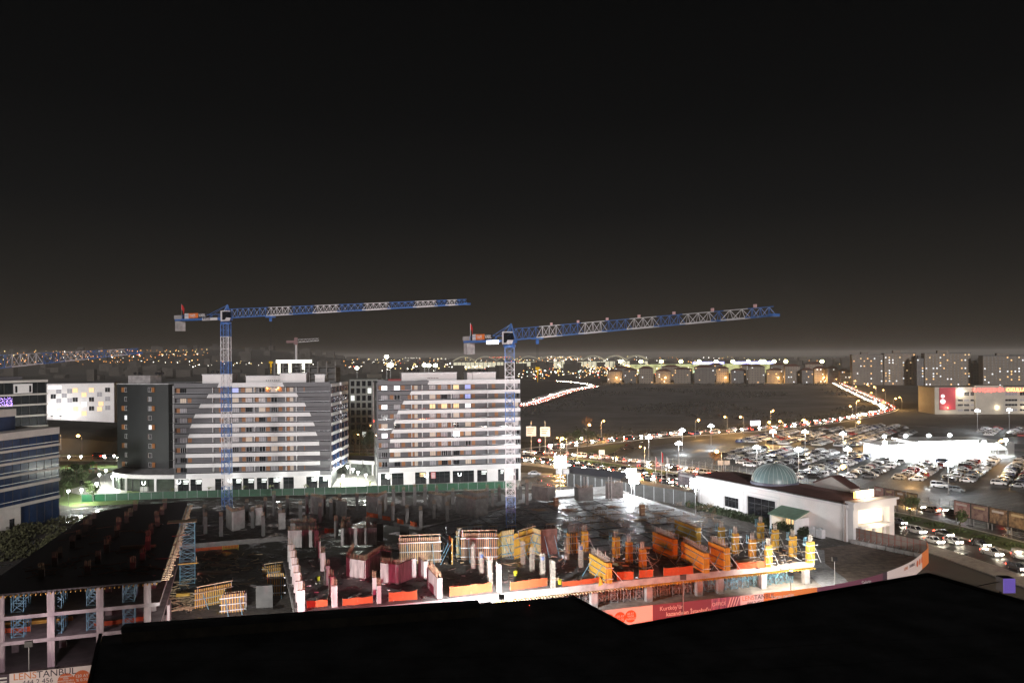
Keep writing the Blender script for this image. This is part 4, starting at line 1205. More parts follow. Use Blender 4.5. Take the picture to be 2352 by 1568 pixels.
for (a, b, z, lb, *h) in (((704, 1396), (752, 1391), ZS, 'orange safety net between the first two white columns at the roof edge'), ((787, 1391), (856, 1384), ZS, 'long orange safety net beside the leaning timber at the slab edge'), ((893, 1381), (958, 1376), ZS, 'orange safety net with a small white notice on it', 1.5),
    ((1033, 1370), (1130, 1358), ZS, 'overexposed pale orange net along the brightest slab edge', 1.6), ((1172, 1356), (1257, 1345), ZS, 'orange safety net right of the nearest rebar cage', 1.5), ((1291, 1348), (1378, 1337), ZS, 'orange safety net running up to the yellow wall form', 1.0),
    ((1417, 1332), (1455, 1330), ZS, 'small orange net hanging between posts below the column forms', 1.5), ((1468, 1327), (1500, 1324), ZS, 'small square orange net near the orange-lit column form', 1.4), ((1524, 1323), (1592, 1317), ZS, 'deep red-orange net left of the floodlight pole', 1.5), ((1693, 1308), (1757, 1303), ZS, 'crumpled bright net at the foot of the slab-edge column form', 1.3),
    ((842, 1186), (868, 1190), ZR, 'faint orange net on the rear slab edge beside the dark wall box'), ((878, 1194), (897, 1197), ZR, 'rear orange net between the first bare columns'), ((912, 1201), (927, 1204), ZR, 'rear orange net between the second and third bare columns'), ((942, 1207), (958, 1210), ZR, 'rear orange net next to the corner column'),
    ((692, 1226), (716, 1226), ZR, 'red net hung near the reddish core wall'), ((745, 1224), (772, 1224), ZR, 'red net between reddish stub walls'), ((448, 1266), (548, 1258), 0.0, 'long drooping orange net across the back of the pit', 1.4), ((0, 1455), (70, 1450), 4.0, 'torn orange net hanging on the left frame edge beam', 0.9), ((215, 1440), (330, 1425), 4.0, 'orange net draped over the left frame edge beam', 0.8)):
    net(a, b, z, lb, *(h or [1.15]))
yb_ = thing('crowd_barrier', 'yellow metal crowd barrier at the back of the pit', 'barrier', at(512, 1264), R(8))
m = MB()
for x in (0, 3.2):
    m.tube((x, 0, 0), (x, 0, 1.5), 0.06)
for z in (0.35, 1.45):
    m.tube((0, 0, z), (3.2, 0, z), 0.05)
build(m, 'barrier_frame', mat('barrier_yellow', (0.7, 0.5, 0.03), 0.5), yb_)
for i in range(9):
    barpart('upright', _mats['barrier_yellow'], yb_, (0.35 + i * 0.31, 0, 0.35), (0.35 + i * 0.31, 0, 1.45), 0.05)
fg = thing('orange_flag', 'small orange pennant hanging on the slab edge beside the yellow wall form', 'flag', at(1378, 1343, ZS), TH)
build(MB().add([(0, 0, 1.5), (0.5, -0.1, 0.1), (-0.35, -0.1, -0.2)], [(0, 1, 2)]), 'cloth', mat('amber_cloth', (0.8, 0.35, 0.03), 0.7), fg)
build(MB().tube((0, 0.05, 0), (0, 0.05, 1.6), 0.03), 'staff', REBAR, fg)

# --- loose timber, buckets, bundles
def timber_stack(p, label, n=6, L=4.0, rz=0.3, mt=None, rows=3):
    root = thing('timber_stack', label, 'timber stack', p, rz, 'timber stacks on site')
    for r_ in range(rows):
        for i in range(n - r_ % 2):
            y = i * 0.22 + (r_ % 2) * 0.1
            boxpart('plank', mt or TIMBER, root, rs.uniform(-.2, .1), L + rs.uniform(-.2, .2), y, y + 0.2, r_ * 0.16, r_ * 0.16 + 0.14)
timber_stack(at(1700, 1296, ZS), 'timber stack lying between the tall orange form and the column forms', 6, 5.0, R(25))
timber_stack(at(1212, 1338, ZS), 'pale plank stack beside the orange net at the bright slab edge', 4, 5.5, R(16), rows=2)
timber_stack(at(1455, 1262, ZS), 'pale beams stacked behind the single column forms', 5, 6.5, R(12), rows=2)
timber_stack(at(405, 1372), 'small stack of yellow beams left of the long pit form', 4, 2.0, R(12), YEL, 4)
timber_stack(at(0, 1440, 4.0), 'long yellow beams stacked on the middle floor of the left frame', 4, 9.0, R(18), YEL, 3)
timber_stack(at(276, 1262, 10.6), 'rust-brown planks piled on the black deck', 5, 5.2, R(14), mat('brown_planks', (0.22, 0.12, 0.07), 0.8), 3)
timber_stack(at(1393, 1296, ZS), 'plywood sheets propped by the lone yellow column form', 5, 2.2, R(-30), PLY_L, 3)
timber_stack(at(455, 1320), 'dim heap of planks on the pit floor near the landing', 6, 6.0, R(5), mat('brown_planks', (0.22, 0.12, 0.07), 0.8), 3)
timber_stack(at(470, 1300), 'dark plank heap behind the long pit form', 6, 5.0, R(-6), mat('brown_planks', (0.22, 0.12, 0.07), 0.8), 2)
def bucket(p, label, mt):
    o = build(MB().lathe([(0.01, 0), (0.26, 0), (0.34, 0.75), (0.30, 0.75), (0.24, 0.1)], 12), 'bucket', mt, None, p)
    tag(o, label, 'bucket', 'buckets on the slab')
BY = mat('bucket_yellow', (0.75, 0.68, 0.04), 0.45)
bucket(at(731, 1333, ZS), 'yellow bucket on the slab between the white columns', BY)
bucket(at(1286, 1341, ZS), 'yellow bucket behind the orange net near the wall form', BY)
bucket(at(1184, 1321, ZS), 'yellow bucket beside the puddle and rebar columns', BY)
# scattered scraps
def scraps(name, label, polys, n, z, mt, smax=1.6):
    m = MB()
    for _ in range(n):
        (x0, y0), (x1, y1) = rs.choice(polys)
        p = at(rs.uniform(x0, x1), rs.uniform(y0, y1), z)
        k = rs.random()
        m.cb((p.x, p.y, z + 0.05 + 0.06 * rs.random()), rs.uniform(.2, smax), rs.uniform(.08, .25), rs.uniform(.05, .14), rs.uniform(0, 3.14))
    tag(build(m, name, mt), label, 'debris', kind='stuff')
scraps('timber_scraps', 'loose planks and offcuts littering the pit floor', [((395, 1360), (445, 1402)), ((450, 1270), (600, 1345)), ((380, 1330), (440, 1380))], 190, 0.0, TIMBER, 2.6)
scraps('deck_debris', 'reddish boards and offcuts on the black deck', [((120, 1200), (420, 1300)), ((60, 1290), (360, 1325))], 120, 10.6, mat('red_boards', (0.2, 0.08, 0.06), 0.8), 3.0)
scraps('slab_debris', 'scraps of wood and packaging strewn over the slabs', [((700, 1290), (1000, 1380)), ((1030, 1290), (1330, 1350)), ((1400, 1280), (1840, 1310)), ((1230, 1160), (1640, 1240)), ((1000, 1215), (1300, 1290))], 620, ZS + 0.012, PLY, 1.2)
scraps('white_debris', 'pale foam and bag scraps scattered on the slabs', [((1030, 1310), (1300, 1345)), ((680, 1320), (960, 1380)), ((1300, 1150), (1560, 1200)), ((1640, 1270), (1840, 1300))], 60, ZS + 0.012, WHITE_P, 0.8)
scraps('rear_debris', 'dark rubble and boards on the rear slab', [((450, 1180), (860, 1240)), ((860, 1160), (1240, 1205))], 520, ZR, CONC, 2.2)
scraps('slab_timber', 'pale planks and battens lying about the open slab', [((1010, 1225), (1300, 1300)), ((1400, 1260), (1840, 1305)), ((1300, 1170), (1640, 1245))], 170, ZS + 0.014, TIMBER, 3.2)
scraps('rubble', 'wet rubble strewn along the green fence', [((430, 1150), (860, 1165)), ((1230, 1118), (1420, 1140))], 240, 0.0, CONC, 1.5)
m = MB()
for _ in range(150):
    x_, y_ = rs.choice([(rs.uniform(1400, 1850), rs.uniform(1245, 1305)), (rs.uniform(1000, 1300), rs.uniform(1225, 1290))])
    p = at(x_, y_, ZS)
    a = rs.uniform(0, 6.28); L = rs.uniform(1.6, 3.4)
    m.tube(p, p + V(L * .75 * math.cos(a), L * .75 * math.sin(a), L * rs.uniform(0, .75) + .06), .05, n=5)
tag(build(m, 'loose_props', GALV), 'loose steel props and tubes leaning and lying between the forms', 'props', kind='stuff')
m = MB()
for _ in range(110):
    p = at(rs.uniform(1270, 1640), rs.uniform(1160, 1235), ZS)
    for i in range(rs.randint(4, 9)):
        x = p.x + i * 0.22
        m.bar((x, p.y, ZS), (x + rs.uniform(-.1, .1), p.y + rs.uniform(-.1, .1), ZS + rs.uniform(.6, 1.2)), 0.04)
tag(build(m, 'starter_bar_clusters', REBAR), 'clusters of upright starter bars across the grey slab', 'rebar', kind='stuff')
for i, (xd, yd) in enumerate(((1275, 1158), (1305, 1172), (1237, 1172), (1410, 1165), (1515, 1180), (1470, 1195))):
    p = at(xd, yd, ZS)
    m = MB()
    for k in range(26):
        a = rs.uniform(0, 3.14); c = V(p.x + rs.uniform(-1.3, 1.3), p.y + rs.uniform(-1, 1), ZS + 0.05 + 0.25 * rs.random())
        m.bar(c - V(math.cos(a), math.sin(a), 0) * 1.2, c + V(math.cos(a), math.sin(a), 0) * 1.2, 0.06)
    tag(build(m, 'rebar_heap', REBAR), f'small tangled rebar heap on the grey slab, {nth(i)} counted from the second crane', 'rebar heap', 'rebar heaps on the grey slab')
for i, (xd, yd, h) in enumerate(((1277, 1162, 2.2), (1475, 1184, 2.6))):
    r_ = thing('formed_stub', f'brown timber-boxed column stub on the grey slab, {"nearer the crane" if i == 0 else "nearer the white hall"}', 'column formwork', at(xd, yd, ZS), R(30))
    build(MB().bx(-0.5, 0.5, -0.4, 0.4, 0, h), 'plywood', mat('rust_plywood', (0.23, 0.12, 0.07), 0.7, var=.3, scale=1), r_)
    for zf in (0.2, 0.7):
        boxpart('yoke', TIMBER, r_, -0.65, 0.65, -0.55, -0.41, h * zf, h * zf + 0.12)

# ------------------------------------------------------------------ site fences, hoarding and floodlights
gf = smooth_line([at(188, 1152).to_tuple()[:2], at(430, 1143).to_tuple()[:2], at(700, 1136).to_tuple()[:2], at(1000, 1126).to_tuple()[:2], at(1178, 1120).to_tuple()[:2]], 3.0)
gfr = thing('green_fence', 'long green sheet fence between the site and the apartment blocks', 'fence', (0, 0, 0))
for i in range(len(gf) - 1):
    p, q_ = gf[i], gf[i + 1]
    dd = q_ - p
    o = boxpart('panel', GREEN_F, gfr, 0, 1, 0, 1, 0, 1)
    o.location = (p + q_) / 2 + V(0, 0, 1.05); o.rotation_euler = (0, R(rs.uniform(-.8, .8)), math.atan2(dd.y, dd.x)); o.scale = (dd.length - 0.03, 0.05, 2.05 + 0.1 * rs.random())
    barpart('fence_post', GALV, gfr, (p.x, p.y - 0.08, 0), (p.x, p.y - 0.08, 2.25), 0.07)

def poster(root, x0, x1, z0, z1, mt, name='poster'):
    return boxpart(name, mt, root, x0, x1, -0.045, 0.0, z0, z1)
P_PINK = mat('poster_pale_pink', (0.72, 0.62, 0.62), 0.55)
P_PURP = mat('poster_purple', (0.16, 0.05, 0.09), 0.55)
P_ORNG = mat('poster_orange', (0.72, 0.20, 0.05), 0.55)
P_SEAL = mat('seal_orange', (0.62, 0.12, 0.03), 0.55)
P_DARK = mat('print_dark', (0.05, 0.03, 0.05), 0.6)
P_CITY = mat('city_photo_print', (0.45, 0.20, 0.30), 0.5, col2=(0.05, 0.03, 0.12), scale=1.2, stretch=(3, 3, 0.6))
H0, H1 = V(-75.5, 97.4, 0), V(51.6, 136.5, 0)
HL = (H1 - H0).length
hz = math.atan2((H1 - H0).y, (H1 - H0).x)
ho = thing('site_hoarding', 'printed advertising hoarding along the street front of the site', 'hoarding', H0, hz)
def hx(xd, yd):                                   # photo column -> metres along the hoarding
    p = at(xd, yd, 3.0) - H0
    return p.x * math.cos(hz) + p.y * math.sin(hz)
HH = 3.05
def seal(root, x, z, r, lines):
    m = MB()
    n = 48
    vs = [(x + (r if i % 2 else r * 0.93) * math.cos(2 * math.pi * i / n), -0.06, z + (r if i % 2 else r * 0.93) * math.sin(2 * math.pi * i / n)) for i in range(n)]
    m.add(vs, [tuple(range(n - 1, -1, -1))])
    for i in range(n):
        j = (i + 1) % n
        m.add([vs[i], vs[j], (vs[j][0], -0.046, vs[j][2]), (vs[i][0], -0.046, vs[i][2])], [(0, 1, 2, 3)])
    o = build(m, 'seal', P_SEAL, root)
    for s_, dz, sz in lines:
        text(o, s_, x, -0.065, z + dz, sz, FRAME_W, 'CENTER', bold=0.006)
def lens_poster(root, x0, x1, z0=0.05):
    poster(root, x0, x1, z0, HH, P_PINK)
    zc = HH - 0.85
    t1 = text(root, 'LENS', x0 + (x1 - x0) * 0.08, -0.05, zc, (x1 - x0) * 0.235, mat('lens_orange', (0.6, 0.2, 0.06), 0.6), bold=0.0)
    t2 = text(root, 'TANBUL', x0 + (x1 - x0) * 0.08 + (x1 - x0) * 0.235 * 2.2, -0.05, zc, (x1 - x0) * 0.235, P_DARK, bold=0.004)
    text(root, '444 2 456', x0 + (x1 - x0) * 0.28, -0.05, zc - 0.75, (x1 - x0) * 0.17, P_DARK)
def seals_poster(root, x0, x1):
    poster(root, x0, x1, 0.05, HH, P_PINK)
    wd = x1 - x0
    r = min(0.98, wd / 6.4)
    zc = HH - 1.45
    seal(root, x0 + r * 1.3, zc - 0.15, r, [('LANSMANA', 0.45, 0.26), ('ÖZEL', 0.2, 0.26), ('AVANTAJLARLA', -0.08, 0.25), ('SINIRLI SAYIDA', -0.36, 0.24), ('DAİRELER', -0.62, 0.24)])
    seal(root, x0 + r * 3.15, zc, r, [('120 AY', 0.1, 0.5), ('% 0.70', -0.42, 0.5)])
    seal(root, x0 + r * 5.0, zc + 0.1, r, [('60 AY', 0.28, 0.44), ('VADE', -0.12, 0.44), ('FARKSIZ', -0.55, 0.44)])
def barcode(root, x0, x1):
    poster(root, x0, x1, 0.05, HH, P_DARK)
    for c in range(2):
        for k in range(6):
            xx = x0 + (x1 - x0) * (0.08 + 0.5 * c)
            boxpart('printed_bar', FRAME_W, root, xx, xx + (x1 - x0) * 0.34, -0.06, -0.046, 0.25 + 0.45 * k, 0.25 + 0.45 * k + 0.2)
x_ = hx(0, 1543) - 1.1
barcode(ho, x_ - 0.8, x_ + 2.4)
lens_poster(ho, x_ + 2.4, x_ + 7.4)
seals_poster(ho, x_ + 7.4, x_ + 14.6)
poster(ho, -2, x_ - 0.8, 0.05, HH, P_PURP)
xk = x_ + 14.6
xr0, xr1, xr2, xr3, xr4, xr5 = hx(1396, 1416), hx(1517, 1401), hx(1650, 1384), hx(1716, 1376), hx(1770, 1370), hx(1886, 1353)
n_ = 5
for i in range(n_):
    a_, b_ = xk + (xr0 - 3.5 - xk) * i / n_, xk + (xr0 - 3.5 - xk) * (i + 1) / n_
    if i % 2:
        lens_poster(ho, a_, b_)
    else:
        poster(ho, a_, b_, 0.05, HH, P_PURP if i % 4 else P_ORNG)
poster(ho, xr0 - 3.5, xr0 + 0.2, 0.05, HH, P_PINK)
text(ho, 'LENSTANBUL', xr0 + 0.1, -0.05, HH - 0.95, 0.8, P_DARK, 'RIGHT')
seals_poster(ho, xr0 + 0.2, xr1)
poster(ho, xr1, xr2, 0.05, HH, P_PURP)
text(ho, "Kurtköy'ün", xr1 + 1.2, -0.05, HH - 1.0, 0.92, FRAME_W)
text(ho, "kazandıran İstanbul'u", xr1 + 2.3, -0.05, HH - 1.95, 0.92, FRAME_W, bold=0.012)
poster(ho, xr2, xr3, 0.05, HH, P_CITY)
text(ho, 'OFFICE', xr2 + 0.1, -0.05, HH - 1.2, 0.8, FRAME_W)
for k in range(4):
    barpart('printed_stripe', P_PINK, ho, (xr2 + 2.6 + 0.5 * k, -0.052, 0.4), (xr2 + 3.6 + 0.5 * k, -0.052, HH - 0.1), 0.012, 0.16)
lens_poster(ho, xr3, xr4)
poster(ho, xr4, xr5, 0.05, HH, P_ORNG)
text(ho, 'Yarısı peşin', xr4 + 1.3, -0.05, HH - 1.1, 0.95, FRAME_W)
poster(ho, xr5, HL - 0.02, 0.05, HH, P_PURP)
for i in range(int(HL / 2.5)):
    barpart('back_post', GALV, ho, (i * 2.5 + 0.3, 0.1, 0), (i * 2.5 + 0.3, 0.1, HH - 0.1), 0.1)
# curved corner of the hoarding
cv = smooth_line([(51.6, 136.5), (60, 141), (67.5, 146.5), (74, 152.5), (79, 158.5), (82.8, 163.5), (84.6, 167.5)], 1.5)
hc = thing('curved_hoarding', 'curved end of the printed hoarding sweeping around the site corner', 'hoarding', (0, 0, 0))
for i in range(len(cv) - 1):
    p, q_ = cv[i], cv[i + 1]
    t = i / (len(cv) - 2)
    mt = P_PURP if t < 0.34 else (P_DARK if t < 0.40 else (P_PINK if t < 0.78 else P_ORNG))
    dd = q_ - p
    o = boxpart('panel', mt, hc, 0, 1, 0, 1, 0, 1)
    o.location = (p + q_) / 2 + V(0, 0, HH / 2 + 0.02); o.rotation_euler = (0, 0, math.atan2(dd.y, dd.x)); o.scale = (dd.length + 0.01, 0.06, HH)
def ctext(s_, t, z, size, mt, bold=0.0):
    p, a = along(cv, length(cv) * t)
    text(hc, s_, p.x + 0.06 * math.sin(a), p.y - 0.06 * math.cos(a), z, size, mt, rz=a, bold=bold)
ctext('Şehrin', 0.20, HH - 1.0, 0.95, FRAME_W)
ctext('LENS', 0.52, HH - 1.0, 0.8, _mats['lens_orange']); ctext('TANBUL', 0.575, HH - 1.0, 0.8, P_DARK)
for t in (0.68, 0.72, 0.76):
    p, a = along(cv, length(cv) * t)
    m = MB(); n = 24
    vs = [(0.62 * math.cos(2 * math.pi * i / n), -0.06, 0.62 * math.sin(2 * math.pi * i / n)) for i in range(n)]
    m.add(vs, [tuple(range(n - 1, -1, -1))])
    build(m, 'seal', P_SEAL, hc, (p.x + 0.04 * math.sin(a), p.y - 0.04 * math.cos(a), HH - 1.1), a)
# brown sheet fence from the hoarding corner to the hall, with raking props
bf0, bf1 = V(84.6, 167.7, 0), V(75.4, 181.4, 0)
dd = bf1 - bf0
bf = thing('brown_fence', 'brown sheet fence with red frames between the hoarding corner and the white hall', 'fence', bf0, math.atan2(dd.y, dd.x))
BFM = mat('brown_sheet', (0.20, 0.16, 0.14), 0.6, var=0.15, scale=0.8)
for i in range(12):
    a_, b_ = dd.length * i / 12, dd.length * (i + 1) / 12
    boxpart('sheet', BFM, bf, a_ + 0.02, b_ - 0.02, 0.0, 0.05, 0.1, 3.3)
    barpart('red_post', mat('red_oxide', (0.25, 0.07, 0.05), 0.7), bf, (a_, 0.08, 0), (a_, 0.08, 3.35), 0.09)
    barpart('prop', GALV, bf, (a_ + 0.2, 0.1, 1.4), (a_ + 0.2, 1.7, 0.05), 0.06)
for z in (1.2, 2.4):
    barpart('red_rail', _mats['red_oxide'], bf, (0, 0.075, z), (dd.length, 0.075, z), 0.07)
for i in range(8):
    boxpart('base_block', CONC_L, bf, dd.length * i / 8 + 0.05, dd.length * (i + 1) / 8 - 0.05, 0.9, 1.3, 0, 0.85)
# grey retaining fence along the road side
gw = smooth_line([(17.5, 262.5), (30.5, 246), (38, 238), (45, 230), (50, 224)], 3.0)
gr_ = thing('grey_fence', 'dark grey sheet fence along the road side of the grey slab', 'fence', (0, 0, 0))
GWM = mat('grey_sheet', (0.05, 0.049, 0.048), 0.6, var=0.2, scale=0.8)
for i in range(len(gw) - 1):
    p, q_ = gw[i], gw[i + 1]
    d_ = q_ - p
    o = boxpart('sheet', GWM, gr_, 0, 1, 0, 1, 0, 1)
    o.location = (p + q_) / 2 + V(0, 0, 2.0); o.rotation_euler = (0, 0, math.atan2(d_.y, d_.x)); o.scale = (d_.length - 0.02, 0.06, 4.0)
    barpart('post', GALV, gr_, (p.x, p.y - 0.1, 0), (p.x, p.y - 0.1, 4.1), 0.09)

# floodlights on poles along the hoarding: we see their backs
def floodlight(p, z, target, power, col, label, ang=110, lens=E_WHITE, cat_group='site floodlight poles', blend=0.7):
    root = thing('floodlight_pole', label, 'floodlight', (p[0], p[1], 0), 0, cat_group)
    a = math.atan2(target[1] - p[1], target[0] - p[0]) - math.pi / 2
    build(MB().tube((0, 0, 0), (0, 0, z - 0.35), 0.08, 0.06, n=8), 'pole', POLE, root)
    hd = build(MB().bx(-0.45, 0.45, -0.18, 0.2, -0.35, 0.35), 'lamp_head', BLACK, root, (0, 0, z), a)
    lm_ = build(MB().bx(-0.4, 0.4, 0.203, 0.23, -0.3, 0.3), 'lens', lens, root, (0, 0, z), a)
    dirv = (Vector(target) - V(p[0], p[1], z)).normalized()
    spot(root, V(0, 0, z) + V(-math.sin(a), math.cos(a), 0) * 0.35, V(0, 0, z) + dirv * 20, power, col, ang, blend, 0.25)
    return root
f1 = at(1152, 1370, Y=119.5); floodlight((f1.x, f1.y), f1.z, (-2, 150, 3), 60000, (1, 0.97, 0.95), 'floodlight pole at the brightest slab edge before the rebar columns', 150)
f2 = at(1569, 1325, Y=127); floodlight((f2.x, f2.y), f2.z, (24, 150, 4), 2500, (1, 0.3, 0.15), 'floodlight pole in front of the orange-lit storey of the slab', 150, em('lamp_red_flood', (1, .2, .08), 12))
f3 = at(1917, 1283, Y=141); floodlight((f3.x, f3.y), f3.z, (52, 155, 2), 7000, (1, 0.98, 0.94), 'floodlight pole by the concrete apron near the hoarding curve', 150)
f4 = at(66, 1478, Y=103); floodlight((f4.x, f4.y), f4.z, (-68, 125, 5), 2800, (1, 0.70, 0.80), 'floodlight pole with a pinkish lamp in front of the left frame', 150)
floodlight((-41, 100), 5.9, (-26, 140, 5.0), 95000, (1, 0.97, 0.93), 'tall floodlight pole lighting the white columns from the street', 120)
floodlight((-16, 100), 8.6, (-32, 150, 5), 34000, (1, 0.09, 0.20), 'added magenta lamp on a pole in place of an LED screen', 110, em('lamp_magenta_added', (1, .15, .3), 12))  # unseen lamp, added in place of a coloured LED screen
floodlight((46.5, 137.5), 5.0, (50, 152, 2.5), 14000, (1, 0.93, 0.82), 'low floodlight at the overexposed slab corner', 160)
floodlight((24, 99), 9.0, (27, 150, 4), 60000, (1, 0.12, 0.035), 'added red lamp on a street pole in place of an LED screen', 60, em('lamp_red_flood', (1, .2, .08), 12))  # unseen lamp, added to throw an LED screen's red on the slab
wl = thing('work_lamp', 'small warm work lamp hanging under the bright slab corner', 'lamp', SW(-5.5, -0.9, ZS - 1.25))
build(MB().ball((0, 0, 0), 0.3), 'bulb', em('lamp_warm', (1, .7, .3), 20), wl)
build(MB().tube((0, 0, 0.2), (0, 0.8, 0.35), 0.03), 'arm', BLACK, wl)
point(wl, (0, -0.5, -0.2), 900, (1, 0.8, 0.5), 0.2)
for i, (xd, yd, zz, pw) in enumerate(((1287, 1060, 11.0, 42000), (1450, 1086, 10.5, 17000), (1450, 1103, 8.6, 4000), (1597, 1109, 9.3, 8000))):
    Yq = FPX * (CAM_H - zz) / (yd - PY + (xd - PX) * ROLL)
    p = at(xd, yd, Y=Yq)
    r_ = thing('site_lamp_mast', ('brightest white lamp mast behind the rear walls of the site', 'upper white lamp on the mast by the grey fence', 'lower white lamp just below the mast lamp by the grey fence', 'white lamp pole at the corner of the white hall')[i], 'lamp mast', (p.x + (0.7 if i == 2 else 0), p.y, 0), 0, 'white lamp masts of the site')
    build(MB().tube((0, 0, 0), (0, 0, p.z), 0.12, 0.08, n=8), 'pole', POLE, r_)
    nc_, nr_ = ((4, 4), (3, 3), (3, 2), (3, 3))[i]
    R_ = nr_ * .4
    for c_ in range(nc_):
        for w2_ in range(nr_):
            link('floodlight_head', shared('sfh', lambda: MB().lathe([(.02, .3), (.3, .22), (.42, 0)], 10).add([(.42 * math.cos(t * .628), .42 * math.sin(t * .628), 0) for t in range(10)], [tuple(range(9, -1, -1))]).mesh('floodlight_head', E_COOL)), r_, ((c_ - (nc_ - 1) / 2) * .9, 0, p.z + (w2_ - (nr_ - 1) / 2) * .9), rot=(R(70), 0, 0))
    barpart('rack', BLACK, r_, (-nc_ * .45, .35, p.z), (nc_ * .45, .35, p.z), .12)
    point(r_, (0, -0.2, p.z - R_ - 0.4), pw, (0.95, 0.98, 1), 0.4)
# ------------------------------------------------------------------ tower cranes
def mast_mesh(hs, w_, mt):
    def mk():
        m = MB(); a = w_ / 2
        for sx in (-a, a):
            for sy in (-a, a):
                m.bx(sx - 0.075, sx + 0.075, sy - 0.075, sy + 0.075, 0, hs)
        for z in (0.06, hs / 2, hs - 0.06):
            for s in (-a, a):
                m.bar((-a, s, z), (a, s, z), 0.06); m.bar((s, -a, z), (s, a, z), 0.06)
        for k in range(2):
            z0, z1 = hs * k / 2, hs * (k + 1) / 2
            for s in (-a, a):
                m.bar((-a, s, z0), (a, s, z1), 0.055); m.bar((a, s, z0), (-a, s, z1), 0.055)
                m.bar((s, -a, z0), (s, a, z1), 0.05)
        m.bar((0.3, -0.2, 0), (0.3, -0.2, hs), 0.05); m.bar((0.3, 0.2, 0), (0.3, 0.2, hs), 0.05)
        for i in range(8):
            m.bar((0.3, -0.2, hs * i / 8), (0.3, 0.2, hs * i / 8), 0.04)
        return m.mesh('mast_section', mt)
    return shared(('mast', round(hs, 3), w_, mt.name), mk)

def jib_section(x0, x1, h0, h1, w_, n, mt, z0=0.0, z1=0.0):
    """Triangular truss from x0 to x1 with the ridge on top."""
    m = MB()
    a = w_ / 2
    B = lambda t, s: V(x0 + (x1 - x0) * t, s * a, z0 + (z1 - z0) * t)
    T = lambda t: V(x0 + (x1 - x0) * t, 0, z0 + (z1 - z0) * t + h0 + (h1 - h0) * t)
    for s in (-1, 1):
        m.bar(B(0, s), B(1, s), 0.15)
    m.bar(T(0), T(1), 0.12)
    for i in range(n):
        t0, t1, tm = i / n, (i + 1) / n, (i + 0.5) / n
        for s in (-1, 1):
            m.bar(B(t0, s), T(tm), 0.065); m.bar(T(tm), B(t1, s), 0.065)
        m.bar(B(t0, -1), B(t0, 1), 0.05)
    return m

